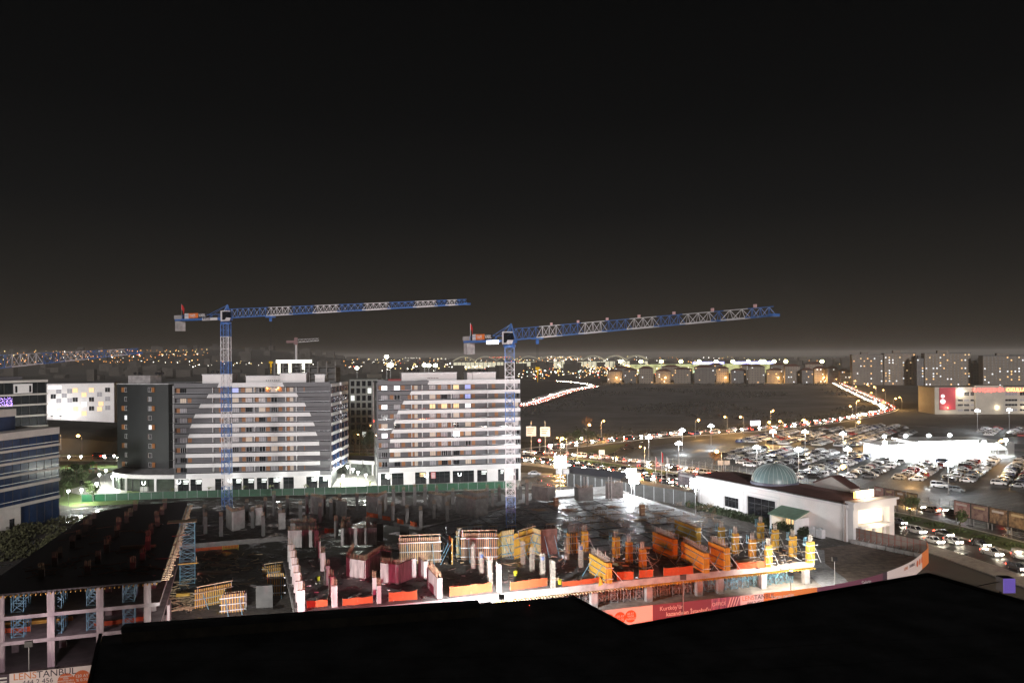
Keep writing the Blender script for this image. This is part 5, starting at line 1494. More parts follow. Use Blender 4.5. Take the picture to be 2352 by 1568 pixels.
def crane(base, ztop, heading, jib_len, rise, h_root, h_tip, mast_cols, sections, counter, label, lit_sign=False, short_hook=False, mast_h=3.1, slim=1.9):
    root = thing('tower_crane', label, 'tower crane', base, 0)
    z = ztop
    i = 0
    while z > base[2] + 0.2:
        hs = min(mast_h, z - base[2])
        link('mast_section', mast_mesh(hs, slim, mast_cols[i % len(mast_cols)]), root, (0, 0, z - hs - base[2]))
        z -= hs; i += 1
    top = link('slewing_unit', None, root, (0, 0, ztop - base[2]), heading)
    top.empty_display_size = 0.5
    build(MB().lathe([(1.3, 0), (1.35, 0.5), (1.1, 0.55), (1.1, 0.9)], 14), 'slewing_ring', CR_BLUE, top)
    build(MB().bx(-1.2, 1.2, -1.1, 1.1, 0.9, 1.4), 'turntable', CR_BLUE, top)
    # A-shaped head
    m = MB()
    for s in (-0.9, 0.9):
        m.bar((1.0, s, 1.4), (0.6, 0, 1.4 + h_root + 1.2), 0.25); m.bar((-0.9, s, 1.4), (0.6, 0, 1.4 + h_root + 1.2), 0.2)
        m.bar((-7.5, s, 1.6), (0.6, 0, 1.4 + h_root + 1.15), 0.09)
    build(m, 'tower_head', CR_BLUE, top)
    x = 1.2
    zb = 1.5
    for frac, n, mt in sections:
        x1 = x + jib_len * frac
        t0, t1 = (x - 1.2) / jib_len, (x1 - 1.2) / jib_len
        build(jib_section(x, x1 - 0.02, h_root + (h_tip - h_root) * t0, h_root + (h_tip - h_root) * t1, 1.4, n, mt, zb + rise * t0, zb + rise * t1), 'jib_section', mt, top)
        x = x1
    build(MB().bx(x - 0.2, x + 0.5, -0.8, 0.8, zb + rise - 0.15, zb + rise + 0.25), 'jib_tip', CR_BLUE, top)
    # counter jib, ballast, cab, boards
    m = MB()
    for s in (-1.0, 1.0):
        m.bar((-1.0, s, 1.4), (-counter, s, 1.4), 0.2, 0.45)
        m.bar((-1.0, s, 2.5), (-counter, s, 2.5), 0.07)
        for k in range(7):
            xx = -1.0 - (counter - 1.0) * k / 6
            m.bar((xx, s, 1.4), (xx, s, 2.5), 0.07)
            if k < 6:
                m.bar((xx, s, 1.3), (-1.0 - (counter - 1.0) * (k + 1) / 6, s, 1.5), 0.05)
    for k in range(12):
        xx = -1.5 - (counter - 2) * k / 11
        m.bar((xx, -1, 1.3), (xx, 1, 1.3), 0.12)
    build(m, 'counter_jib', CR_BLUE, top)
    for k in range(2):
        boxpart('ballast', CONC_L, top, -counter + k * 0.75, -counter + k * 0.75 + 0.7, -1.0, 1.0, -1.4, 1.1)
    boxpart('ballast_top', CONC_L, top, -counter - 0.2, -counter + 2.4, -1.15, 1.15, 1.65, 2.6)
    cab = build(MB().extr([(1.0, 0.6), (2.5, 0.7), (3.0, 1.6), (2.7, 3.2), (1.0, 3.2)], -2.6, -1.15), 'cab', CR_WHITE, top)
    build(MB().extr([(1.6, 0.9), (2.55, 0.95), (3.06, 1.65), (2.78, 2.95), (1.6, 2.95)], -2.63, -1.12), 'cab_window', GLASS, cab)
    bo = boxpart('name_board', mat('board_orange', (0.65, 0.16, 0.03), 0.6), top, -counter + 5.2, -counter + 8.6, -1.2, -1.13, 1.75, 2.95)
    text(top, 'YAPI', -counter + 5.5, -1.22, 2.0, 1.05, FRAME_W, bold=0.01)
    boxpart('name_board', FRAME_D, top, -counter + 8.65, -counter + 11.6, -1.2, -1.13, 1.75, 2.95)
    text(top, 'VARL', -counter + 8.8, -1.22, 2.0, 1.05, FRAME_W, bold=0.02)
    boxpart('control_cabinet', CR_WHITE, top, -counter + 3.4, -counter + 4.9, -0.9, 0.9, 1.65, 3.0)
    boxpart('winch', BLACK, top, -counter + 2.5, -counter + 3.3, -0.8, 0.8, 1.65, 2.6)
    if lit_sign:
        sg = boxpart('lit_sign', em('sign_white', (.95, .96, 1), 6), top, -6.6, -2.2, -1.34, -1.24, 0.75, 1.5)
    else:
        boxpart('maker_plate', FRAME_W, top, -6.8, -1.6, -1.3, -1.21, 1.0, 1.65)
        text(top, 'PI KULE', -6.5, -1.32, 1.12, 0.75, P_DARK, bold=0.02)
    # trolley, hoist ropes, hook
    tx = 1.2 + jib_len * (0.05 if short_hook else 0.2 if not lit_sign else 0.13)
    tz = zb + rise * 0.2
    build(MB().bx(tx - 0.8, tx + 0.8, -0.9, 0.9, tz - 0.5, tz - 0.15).bx(tx - 0.25, tx + 0.25, -0.2, 0.2, tz - 1.4, tz - 0.5), 'trolley', CR_BLUE, top)
    hz_ = 2.2 if short_hook else 11.0 if not lit_sign else 6.0
    build(MB().bar((tx, -0.15, tz - 1.4), (tx, -0.15, tz - hz_), 0.03).bar((tx, 0.15, tz - 1.4), (tx, 0.15, tz - hz_), 0.03), 'hoist_rope', BLACK, top)
    hk = build(MB().bx(tx - 0.55, tx + 0.55, -0.12, 0.12, tz - hz_ - 0.5, tz - hz_), 'hook_block', mat('hook_yellow', (.7, .42, .02), .5), top)
    build(MB().bx(tx - 0.2, tx + 0.2, -0.1, 0.1, tz - hz_ - 1.4, tz - hz_ - 0.5).bar((tx, 0, tz - hz_ - 1.4), (tx, 0, tz - hz_ - 3.0), 0.08), 'hook', mat('hook_yellow', (.7, .42, .02), .5), top)
    # aviation plates along the ridge
    if lit_sign:
        for k in range(7):
            t = 0.2 + 0.125 * k
            boxpart('rope_guide', mat('guide_pink', (.7, .42, .42), .6), top, 1.2 + jib_len * t - 0.25, 1.2 + jib_len * t + 0.25, -0.1, 0.1, zb + rise * t + h_root + (h_tip - h_root) * t + 0.1, zb + rise * t + h_root + (h_tip - h_root) * t + 0.55)
    # red flag on the counter jib
    fx = -counter + 1.2
    build(MB().tube((fx, 0, 2.5), (fx, 0, 5.6), 0.04), 'flag_staff', POLE, top)
    m = MB()
    for i in range(6):
        m.v += [(fx + 0.25 * i, 0.12 * math.sin(i), 5.5 - 0.24 * i), (fx + 0.2 * i, 0.12 * math.sin(i), 4.3 - 0.3 * i)]
    for i in range(5):
        m.f.append([2 * i, 2 * i + 2, 2 * i + 3, 2 * i + 1]); m.mi.append(0)
    build(m, 'flag', mat('flag_red', (.5, .02, .02), .7), top)
    return root

Bm, Wm = CR_BLUE, CR_WHITE
c1 = V(-71.2, 204, 0)
tip1 = V(-9.4, 171.5, 0)
crane(V(c1.x, c1.y, 0.0), 50.2, math.atan2((tip1 - c1).y, (tip1 - c1).x), (tip1 - c1).length - 1.2, 1.0, 2.2, 1.0, [Bm, Wm, Wm, Bm, Wm, Bm, Bm, Wm, Bm, Wm, Bm, Bm, Wm, Bm, Bm, Wm],
      [(0.19, 7, Bm), (0.105, 4, Wm), (0.105, 4, Bm), (0.105, 4, Wm), (0.105, 4, Bm), (0.10, 4, Wm), (0.10, 4, Bm), (0.08, 4, Wm), (0.04, 2, Bm), (0.035, 2, Wm), (0.035, 2, Bm)], 17.0,
      'blue and white tower crane standing before the wider apartment block, with flag and dark jib')
c2 = V(-0.5, 171, 0)
tip2 = V(37.7, 118, 0)
crane(V(c2.x, c2.y, ZS), 43.6, math.atan2((tip2 - c2).y, (tip2 - c2).x), (tip2 - c2).length - 1.2, 2.3, 2.3, 1.3, [Bm, Wm, Wm, Bm, Bm, Wm, Wm, Wm, Wm, Wm, Bm, Bm, Bm],
      [(0.14, 4, Bm), (0.10, 3, Wm), (0.10, 3, Bm), (0.10, 3, Wm), (0.10, 3, Bm), (0.10, 3, Wm), (0.09, 3, Bm), (0.10, 3, Wm), (0.03, 1, Bm), (0.07, 2, Wm), (0.07, 3, Bm)], 16.2,
      'blue and white tower crane on the open slab, with lit sign under its cab', lit_sign=True)
# jib of a third crane reaching in from beyond the left frame
t3, r3 = at(318, 811, Y=190), at(0, 844, Y=150)
d3 = (t3 - r3)
root3 = r3 - d3 * 0.25
crane(V(root3.x, root3.y, 0), root3.z - 1.5, math.atan2(d3.y, d3.x), math.hypot(d3.x, d3.y) * 1.25 - 1.2, d3.z * 1.25, 2.6, 1.1, [Bm, Wm, Bm, Wm],
      [(0.12, 3, Wm), (0.10, 3, Bm), (0.16, 4, Wm), (0.12, 3, Bm), (0.14, 4, Wm), (0.14, 4, Bm), (0.12, 3, Wm), (0.10, 3, Bm)], 14.0,
      'third tower crane of which only the jib shows, slanting over the city lights', short_hook=True)
# ------------------------------------------------------------------ the white domed hall
h0, h1 = V(51.2, 226.5, 0), V(74.2, 182, 0)          # long wall, far end -> near end
dd = h1 - h0
HLn = dd.length
hall = thing('domed_hall', 'long white hall with a ribbed grey-green glass dome and dark red roof', 'hall', h0, math.atan2(dd.y, dd.x))
HWd = 13.4                                            # y runs away from the site (to the left of travel h0->h1)
ww = MB()
def wall_with_openings(L, H, ops, t0, t1):
    m = MB()
    xs = sorted(ops)
    x = 0
    for a, b, z0, z1 in xs:
        if a > x: m.bx(x, a, t0, t1, 0, H)
        if z0 > 0: m.bx(a, b, t0, t1, 0, z0)
        m.bx(a, b, t0, t1, z1, H)
        x = b
    m.bx(x, L, t0, t1, 0, H)
    return m
ops = [(10.5, 15.8, 1.6, 4.3), (19.0, 28.6, 0.6, 5.6)]
build(wall_with_openings(HLn, 8.2, ops, 0.0, 0.4), 'long_wall', WHITE_P, hall)
for a, b, z0, z1 in ops:
    wo = boxpart('hall_window', GLASS, hall, a, b, 0.25, 0.3, z0, z1)
    n = 4
    for i in range(n + 1):
        x = a + 0.05 + (b - a - 0.1) * i / n
        barpart('window_mullion', FRAME_D, hall, (x, 0.2, z0), (x, 0.2, z1), 0.12)
    barpart('window_transom', FRAME_D, hall, (a, 0.2, z0 + (z1 - z0) * 0.68), (b, 0.2, z0 + (z1 - z0) * 0.68), 0.1)
    for zz in (z1 + 0.02,):
        boxpart('window_surround', WHITE, hall, a - 0.5, b + 0.5, -0.12, -0.003, zz, zz + 0.45)
    for xx in (a - 0.5, b + 0.05):
        boxpart('window_surround', WHITE, hall, xx, xx + 0.45, -0.12, -0.003, z0 - 0.1, z1 + 0.02)
boxpart('outer_surround', WHITE, hall, 17.6, 30.0, -0.1, -0.003, 6.5, 6.75)
for xx in (17.4, 29.9):
    boxpart('outer_surround', WHITE, hall, xx, xx + 0.25, -0.1, -0.003, 0.5, 6.75)
build(MB().bx(0, HLn, HWd - 0.4, HWd, 0, 8.2), 'road_wall', WHITE_P, hall)
build(MB().bx(0, 0.4, 0.403, HWd - 0.403, 0, 8.2), 'end_wall', WHITE_P, hall)
for x in (0.0, HLn - 1.0):
    boxpart('pilaster', WHITE, hall, x, x + 1.0, -0.25, -0.003, 0, 8.2)
boxpart('cornice', WHITE, hall, -0.3, HLn + 0.5, -0.45, -0.003, 7.75, 8.3)
boxpart('gutter', FRAME_D, hall, -0.3, HLn + 0.5, -0.55, -0.25, 8.303, 8.5)
rf_ = MB().extr([(0, 0), (0, 0)], 0, 0) if False else MB()
rf_.add([(-0.3, -0.3, 8.42), (HLn + 0.4, -0.3, 8.42), (HLn + 0.4, HWd / 2, 8.95), (-0.3, HWd / 2, 8.95), (HLn + 0.4, HWd + 0.3, 8.42), (-0.3, HWd + 0.3, 8.42),
         (-0.3, -0.3, 8.2), (HLn + 0.4, -0.3, 8.2), (HLn + 0.4, HWd + 0.3, 8.2), (-0.3, HWd + 0.3, 8.2)],
        [(0, 1, 2, 3), (3, 2, 4, 5), (0, 6, 7, 1), (1, 7, 8, 4, 2), (4, 8, 9, 5), (5, 9, 6, 0, 3)])
rfo = build(rf_, 'roof', ROOF_RED, hall)
for i in range(60):
    x = 0.3 + i * (HLn - 0.4) / 59
    for (ya, za, yb2, zb2) in ((-0.2, 8.45, HWd / 2, 8.97), (HWd / 2, 8.97, HWd + 0.2, 8.45)):
        barpart('roof_seam', ROOF_RED, rfo, (x, ya, za), (x, yb2, zb2), 0.05, 0.06)
# entrance front: tall glowing portico
build(MB().bx(HLn - 0.4, HLn, 0.403, HWd - 0.403, 4.8, 8.2), 'front_wall', WHITE_P, hall)
for y in (0.0, HWd - 1.6):
    boxpart('portico_pier', WHITE, hall, HLn + 0.003, HLn + 1.6, y, y + 1.6, 0, 7.2)
boxpart('portico_beam', WHITE, hall, HLn + 0.003, HLn + 2.0, -0.3, HWd + 0.3, 7.21, 8.7)
boxpart('portico_cornice', WHITE, hall, HLn - 0.1, HLn + 2.5, -0.6, HWd + 0.6, 8.71, 9.1)
boxpart('lit_glazing', em('portico_light', (1, .86, .64), 0.95), hall, HLn + 0.15, HLn + 0.2, 2.2, HWd - 2.2, 3.6, 7.1)
boxpart('canopy', WHITE, hall, HLn + 0.2, HLn + 2.4, 1.7, HWd - 1.7, 2.9, 3.5)
boxpart('lit_glazing', em('portico_light2', (1, .8, .5), 1.2), hall, HLn + 0.02, HLn + 0.08, 2.2, HWd - 2.2, 0.3, 2.85)
for y in (3.3, 6.7, 10.1):
    boxpart('portico_column', WHITE, hall, HLn + 1.2, HLn + 1.8, y - 0.3, y + 0.3, 0, 2.89)
boxpart('roof_sign', em('hall_sign', (1, .80, .62), 7), hall, HLn - 1.2, HLn - 0.8, 4.2, 9.6, 9.15, 10.7)
boxpart('roof_sign_edge', em('hall_sign_orange', (1, .42, .10), 5), hall, HLn - 1.2, HLn - 0.8, 3.5, 4.15, 9.15, 10.6)
point(hall, (HLn + 3.2, HWd / 2, 4.6), 1300, (1, 0.84, 0.6), 0.6)
point(hall, (HLn - 0.3, HWd / 2, 10.9), 700, (1, 0.7, 0.4), 0.5)
# roof ladder on the corner
m = MB()
for y in (-0.75, -0.3):
    m.bar((HLn - 0.2, y, 0), (HLn - 0.2, y, 9.2), 0.05)
for i in range(26):
    m.bar((HLn - 0.2, -0.75, 0.3 + i * 0.33), (HLn - 0.2, -0.3, 0.3 + i * 0.33), 0.04)
build(m, 'roof_ladder', mat('ladder_brown', (.35, .22, .16), .6), hall)
# dome
dc = (21.5, HWd / 2 + 0.2)
RB, HB = 5.7, 4.5
prof = [(RB * math.cos(t), HB * math.sin(t)) for t in [math.pi / 2 * i / 10 for i in range(11)]]
prof[-1] = (0.02, HB)
dm = build(MB().lathe(prof, 40, (dc[0], dc[1], 9.2)), 'dome', mat('dome_glass', (0.16, 0.25, 0.26), 0.35, var=0.12, scale=0.5), hall, smooth=True)
build(MB().lathe([(RB + 0.25, -0.8), (RB + 0.25, 0.02), (RB - 0.1, 0.06)], 40, (dc[0], dc[1], 9.2)), 'dome_drum', mat('dome_drum', (.10, .11, .16), .5), hall)
for i in range(30):
    a = 2 * math.pi * i / 30
    m = MB()
    for k in range(9):
        (r0, z0), (r1, z1) = prof[k], prof[k + 1]
        m.bar((dc[0] + (r0 + .03) * math.cos(a), dc[1] + (r0 + .03) * math.sin(a), 9.2 + z0), (dc[0] + (r1 + .03) * math.cos(a), dc[1] + (r1 + .03) * math.sin(a), 9.2 + z1), 0.09)
    build(m, 'dome_rib', mat('dome_rib', (.42, .50, .50), .4), dm)
# pediments on the road side
for x0, x1 in ((8.5, 17.5), (29.5, 40.5)):
    pm = MB()
    for y0, y1 in ((HWd - 1.0, HWd + 1.8),):
        v_ = [(x0, 8.4), (x1, 8.4), (x1, 9.4), ((x0 + x1) / 2, 11.6), (x0, 9.4)]
        pm.extr(v_, y0, y1)
    build(pm, 'pediment', mat('pediment_plaster', (.42, .40, .38), .7, var=.1, scale=.5), hall)
    for xa_, xb_ in ((x0 - 0.3, (x0 + x1) / 2), ((x0 + x1) / 2, x1 + 0.3)):
        za_, zb_ = (9.4, 11.75) if xa_ < (x0 + x1) / 2 - 0.1 else (11.75, 9.4)
        barpart('pediment_roof', ROOF_RED, hall, (xa_, HWd + 0.4, za_), (xb_, HWd + 0.4, zb_), 3.2, 0.25)
# porch with green roof on the site side
pr = build(MB().bx(31.0, 31.5, -4.2, -0.003, 0, 3.5).bx(38.6, 39.1, -4.2, -0.003, 0, 3.5), 'porch_side', WHITE_P, hall)
build(MB().bx(31.5, 38.6, -0.35, -0.003, 0, 3.3), 'porch_back', WHITE_P, hall)
pg = MB().add([(30.7, -4.6, 3.35), (39.4, -4.6, 3.35), (39.4, 0.0, 4.9), (30.7, 0.0, 4.9), (30.7, -4.6, 3.6), (39.4, -4.6, 3.6), (39.4, 0.0, 5.1), (30.7, 0.0, 5.1)],
              [(0, 3, 2, 1), (4, 5, 6, 7), (0, 1, 5, 4), (1, 2, 6, 5), (2, 3, 7, 6), (3, 0, 4, 7)])
build(pg, 'porch_roof', mat('green_canvas', (.11, .19, .13), .7, var=.15, scale=.8), hall)
for a, b, mt in ((32.4, 34.0, E_WARM), (34.3, 35.6, E_WARM), (36.6, 38.2, GLASS)):
    window(hall, a, -0.42, 0.15, b - a, 2.8, mt, FRAME_D, 1, name='porch_window')
point(hall, (35, -2.2, 2.9), 220, (1, .8, .5), 0.2)
# two air-conditioning units beside the hall
for i in range(2):
    p = h0 + dd.normalized() * (43.2 + i * 2.0) + V(-0.46 * 2.6 - 1.2, -0.89 * 2.6 + 1.5, 0)
    ac = thing('cooling_unit', f'white outdoor cooling unit against the hall wall, {"farther from" if i == 0 else "nearer to"} the roof ladder', 'cooling unit', p, math.atan2(dd.y, dd.x), 'pair of cooling units')
    build(MB().bx(-0.85, 0.85, -0.6, 0.6, 0.15, 2.1), 'casing', CR_WHITE, ac)
    build(MB().lathe([(0.55, 2.1), (0.55, 2.3), (0.5, 2.3), (0.5, 2.15), (0.05, 2.15)], 16), 'fan_ring', GALV, ac)
    for k in range(5):
        boxpart('louvre', GALV, ac, -0.75, 0.75, -0.64, -0.603, 0.4 + 0.3 * k, 0.5 + 0.3 * k)

# ------------------------------------------------------------------ vehicles
def car_meshes(kind, col):
    key = ('car', kind, col)
    if key in _cache:
        return _cache[key]
    cm = mat('car_' + col, {'white': (.75, .75, .76), 'silver': (.42, .43, .45), 'grey': (.14, .145, .155), 'black': (.018, .018, .02), 'red': (.32, .03, .03), 'blue': (.03, .05, .14), 'beige': (.42, .38, .30)}[col], 0.28, 0.25 if col in ('silver', 'grey') else 0.0)
    L, W_, H_ = {'saloon': (4.5, 1.76, 1.44), 'hatchback': (4.05, 1.74, 1.50), 'estate': (4.5, 1.84, 1.66), 'van': (4.9, 1.9, 1.95)}[kind]
    hl = L / 2
    belt = H_ * 0.60
    # body outline seen from the side, then cross-sections lofted along x
    if kind == 'saloon':
        top = [(-hl, .48), (-hl + .10, .86), (-hl + .75, belt), (hl - 1.35, belt), (hl - .35, belt * 0.86), (hl - .05, .62), (hl, .45)]
        gh = [(-hl + .62, belt), (-hl + 1.35, H_ - .03), (-.15 + .35, H_), (hl - 1.25, belt)]
    elif kind == 'hatchback':
        top = [(-hl, .48), (-hl + .05, .95), (-hl + .2, belt), (hl - 1.2, belt), (hl - .3, belt * 0.84), (hl - .04, .62), (hl, .45)]
        gh = [(-hl + .15, belt), (-hl + .55, H_ - .04), (.15, H_), (hl - 1.1, belt)]
    elif kind == 'estate':
        top = [(-hl, .5), (-hl + .04, 1.0), (-hl + .12, belt), (hl - 1.3, belt), (hl - .3, belt * 0.88), (hl - .04, .66), (hl, .48)]
        gh = [(-hl + .1, belt), (-hl + .35, H_ - .03), (.2, H_), (hl - 1.15, belt)]
    else:
        top = [(-hl, .5), (-hl + .03, 1.0), (-hl + .06, belt), (hl - .95, belt), (hl - .25, belt * 0.82), (hl - .04, .66), (hl, .48)]
        gh = [(-hl + .06, belt), (-hl + .2, H_ - .03), (.75, H_), (hl - .85, belt)]
    m = MB()
    sec = []
    for x, zt in top:
        wf_ = 1.0 - 0.10 * max(0, (abs(x) / hl - 0.72) / 0.28) ** 2
        hw = W_ / 2 * wf_
        sec.append([(x, -hw * .94, .22), (x, -hw, .45), (x, -hw * .98, max(.46, zt - .07)), (x, -hw * .90, zt), (x, hw * .90, zt), (x, hw * .98, max(.46, zt - .07)), (x, hw, .45), (x, hw * .94, .22)])
    o = len(m.v)
    for s in sec:
        m.v += s
    n = 8
    for i in range(len(sec) - 1):
        for j in range(n):
            k = (j + 1) % n
            m.f.append([o + i * n + j, o + i * n + k, o + (i + 1) * n + k, o + (i + 1) * n + j]); m.mi.append(0)
    m.f.append([o + j for j in range(n)][::-1]); m.mi.append(0)
    m.f.append([o + (len(sec) - 1) * n + j for j in range(n)]); m.mi.append(0)
    # roof skin and pillars
    hw, hr = W_ / 2 * .90, W_ / 2 * .70
    r0, r1 = gh[1], gh[2]
    m.add([(r0[0], -hr, r0[1]), (r1[0], -hr, r1[1]), (r1[0], hr, r1[1]), (r0[0], hr, r0[1]), (r0[0], -hr, r0[1] - .06), (r1[0], -hr, r1[1] - .06), (r1[0], hr, r1[1] - .06), (r0[0], hr, r0[1] - .06)],
          [(0, 1, 2, 3), (0, 4, 5, 1), (1, 5, 6, 2), (2, 6, 7, 3), (3, 7, 4, 0)])
    for s in (-1, 1):
        m.bar((gh[0][0], s * hw, belt), (r0[0], s * hr, r0[1] - .02), .09, .16); m.bar((gh[3][0], s * hw, belt), (r1[0], s * hr, r1[1] - .02), .07, .09)
        xm = (r0[0] + r1[0]) / 2 - .1
        m.bar((xm, s * hw, belt), (xm, s * hr, r0[1] - .02), .09, .06)
    body = m.mesh('car_body', cm)
    g = MB()
    iw, ir = hw - .02, hr - .015
    g.add([(gh[0][0] + .03, -iw, belt - .02), (gh[3][0] - .03, -iw, belt - .02), (gh[3][0] - .03, iw, belt - .02), (gh[0][0] + .03, iw, belt - .02),
           (r0[0] + .02, -ir, r0[1] - .05), (r1[0] - .02, -ir, r1[1] - .05), (r1[0] - .02, ir, r1[1] - .05), (r0[0] + .02, ir, r0[1] - .05)],
          [(0, 1, 5, 4), (1, 2, 6, 5), (2, 3, 7, 6), (3, 0, 4, 7)])
    glass = shared(('carglass', kind), lambda: g.mesh('windows', GLASS))
    _cache[key] = (body, glass, L, W_)
    return _cache[key]
WHEEL = MB().tube((0, -.1, 0), (0, .1, 0), .31, n=12).mesh('wheel', RUBBER)
RIMM = MB().tube((0, -.115, 0), (0, .115, 0), .19, n=10).mesh('rim', GALV)
HEADM = MB().bx(-.05, .07, -.26, .26, -.12, .14).mesh('headlight', E_HEAD)
TAILM = MB().bx(-.07, .05, -.24, .24, -.09, .12).mesh('taillight', E_TAIL)
HEAD_OFF = MB().bx(-.05, .05, -.2, .2, -.07, .08).mesh('headlight', mat('lamp_glass_off', (.6, .6, .6), .15))
def car(p, rz, kind, col, label, group, lights=False, name='parked_car', rims=False):
    body, glass, L, W_ = car_meshes(kind, col)
    o = link(name, body, None, p, rz)
    tag(o, label, 'car', group)
    link('windows', glass, o)
    for sx in (-L * .30, L * .31):
        for sy in (-W_ / 2 + .10, W_ / 2 - .10):
            wh = link('wheel', WHEEL, o, (sx, sy, .31))
            if rims:
                link('rim', RIMM, wh)
    for sy in (-W_ * .33, W_ * .33):
        link('headlight', HEADM if lights else HEAD_OFF, o, (L / 2 - .06, sy, .66))
        if lights:
            link('taillight', TAILM, o, (-L / 2 + .03, sy, .82))
    return o
rc = random.Random(77)
def project(p):
    v = (CAM_H - p.z) / p.y * FPX; u = p.x / p.y * FPX
    c, s = math.cos(ROLL), math.sin(ROLL)
    return PX + u * c + v * s, PY - u * s + v * c
REG = [([(1655, 1050), (1690, 1036), (1740, 1031), (1890, 1032), (1900, 1098), (1790, 1100), (1752, 1082), (1690, 1064)], .92), ([(1885, 1040), (2010, 1040), (2352, 1052), (2400, 1060), (2400, 1118), (2150, 1106), (1895, 1094)], .9),
       ([(1590, 1002), (1700, 988), (2060, 975), (2110, 1000), (2040, 1024), (1900, 1026), (1745, 1018), (1640, 1014)], .8), ([(2245, 985), (2400, 985), (2400, 1004), (2260, 1000)], .9), ([(2110, 1106), (2400, 1100), (2400, 1135), (2180, 1128)], .16), ([(1730, 1072), (1760, 1072), (1760, 1082), (1730, 1082)], .5)]
spots_ = []
for row, k, c in STALLS:
    px, py = project(c)
    if not (1560 < px < 2420):
        continue
    for poly, pr in REG:
        if inside((px, py), poly):
            if rc.random() < pr:
                spots_.append((row, k, c))
            break
spots_.sort(key=lambda t: t[2].y)
near, far = spots_[:285], spots_[285:]
COLS = ['white'] * 9 + ['silver'] * 5 + ['grey'] * 4 + ['black'] * 4 + ['red'] * 1 + ['blue'] * 1 + ['beige']
rows = {}
for row, k, c in near:
    rows.setdefault(row, []).append((k, c))
for ri, row in enumerate(sorted(rows)):
    for j, (k, c) in enumerate(sorted(rows[row], key=lambda t: t[0])):
        kind = rc.choice(['saloon', 'saloon', 'hatchback', 'hatchback', 'estate', 'estate', 'van'] if rc.random() < .35 else ['saloon', 'hatchback', 'estate'])
        col = rc.choice(COLS)
        rz = math.atan2(LA.y, LA.x) + (math.pi if rc.random() < .5 else 0) + rc.uniform(-.03, .03)
        car(c + LA * rc.uniform(-.3, .3), rz, kind, col, f'{col} {kind} parked {nth(j)} from the near end of the {nth(ri)} row from the junction', 'cars in the car park')
fm = {}
for row, k, c in far:
    col = rc.choice(COLS)
    fm.setdefault(col, []).append((c, rc.choice(['saloon', 'hatchback', 'estate'])))
m = MB(); mats_ = []
for ci, (col, lst) in enumerate(sorted(fm.items())):
    for c, kind in lst:
        body, glass, L, W_ = car_meshes(kind, col)
        rz = math.atan2(LA.y, LA.x)
        cs, sn = math.cos(rz), math.sin(rz)
        for me, mi in ((body, ci * 1), (glass, len(fm))):
            o = len(m.v)
            for vv in me.vertices:
                m.v.append((c.x + vv.co.x * cs - vv.co.y * sn, c.y + vv.co.x * sn + vv.co.y * cs, vv.co.z))
            for pl in me.polygons:
                m.f.append([i + o for i in pl.vertices]); m.mi.append(mi)
if fm:
    tag(build(m, 'far_parked_cars', [car_meshes('saloon', c)[0].materials[0] for c in sorted(fm)] + [GLASS]), 'mass of cars in the farthest rows of the car park', 'cars', kind='stuff')

# traffic
def traffic(L_, offs, s0, s1, gap, head, group, where, keep=1.0, zz=0.02, rims=False):
    i = 0
    for li, o_ in enumerate(offs):
        LL = offset_line(L_, o_)
        s = s0 + 5 * li
        while s < s1:
            p, a = along(LL, s)
            if rc.random() < keep:
                col = rc.choice(COLS); kind = rc.choice(['saloon', 'hatchback', 'estate', 'van'])
                car(V(p.x, p.y, zz), a if head else a + math.pi, kind, col, f'{col} {kind} with lights on, {nth(i)} {where}', group, True, 'moving_car', rims)
                i += 1
            s += gap * rc.uniform(.8, 1.35)
LR = length(ROAD)
def traffic_far(L_, offs, s0, s1, gap, head, group, label, keep=1.0, zz=0.02):
    m = MB()
    mats_ = [car_meshes('saloon', 'silver')[0].materials[0], GLASS, E_HEAD, E_TAIL]
    for li, o_ in enumerate(offs):
        LL = offset_line(L_, o_)
        s = s0 + 3 * li
        while s < s1:
            p, a = along(LL, s)
            a = a if head else a + math.pi
            cs, sn = math.cos(a), math.sin(a)
            if rc.random() < keep:
                body, glass, L, W_ = car_meshes(rc.choice(['saloon', 'hatchback', 'estate']), 'silver')
                for me, mi, off in ((body, 0, (0, 0, 0)), (glass, 1, (0, 0, 0)), (HEADM, 2, (L / 2 - .06, -W_ * .33, .66)), (HEADM, 2, (L / 2 - .06, W_ * .33, .66)), (TAILM, 3, (-L / 2 + .03, -W_ * .33, .82)), (TAILM, 3, (-L / 2 + .03, W_ * .33, .82))):
                    o = len(m.v)
                    for vv in me.vertices:
                        x, y = vv.co.x + off[0], vv.co.y + off[1]
                        m.v.append((p.x + x * cs - y * sn, p.y + x * sn + y * cs, vv.co.z + off[2] + zz))
                    for pl in me.polygons:
                        m.f.append([i + o for i in pl.vertices]); m.mi.append(mi)
            s += gap * rc.uniform(.8, 1.3)
    tag(build(m, 'distant_traffic', mats_), label, 'traffic', kind='stuff')
def s_at(L_, cond):
    s = 0
    for i in range(len(L_) - 1):
        if cond(L_[i]):
            return s
        s += (L_[i + 1] - L_[i]).length
    return s
sA_, sB_ = s_at(ROAD, lambda p: p.x > -8), s_at(ROAD, lambda p: p.y < 232 and p.x > 60)
traffic(ROAD, (-3.6, 0, 3.6), sA_, sB_, 6.6, True, 'cars on the near carriageway', 'in the queue approaching the white hall', 1.0)
sC_, sD_ = s_at(ROAD, lambda p: p.y < 200 and p.x > 60), s_at(ROAD, lambda p: p.y < 150 and p.x > 60)
traffic(ROAD, (-3.6, 0, 3.6), sC_, sD_, 11, True, 'cars on the near carriageway', 'passing the curved hoarding', .9, rims=True)
traffic(ROAD, (-3.4, 0, 3.6), s_at(ROAD, lambda p: p.x > -178), s_at(ROAD, lambda p: p.x > -118), 8, True, 'cars on the near carriageway', 'behind the park playground', .9)
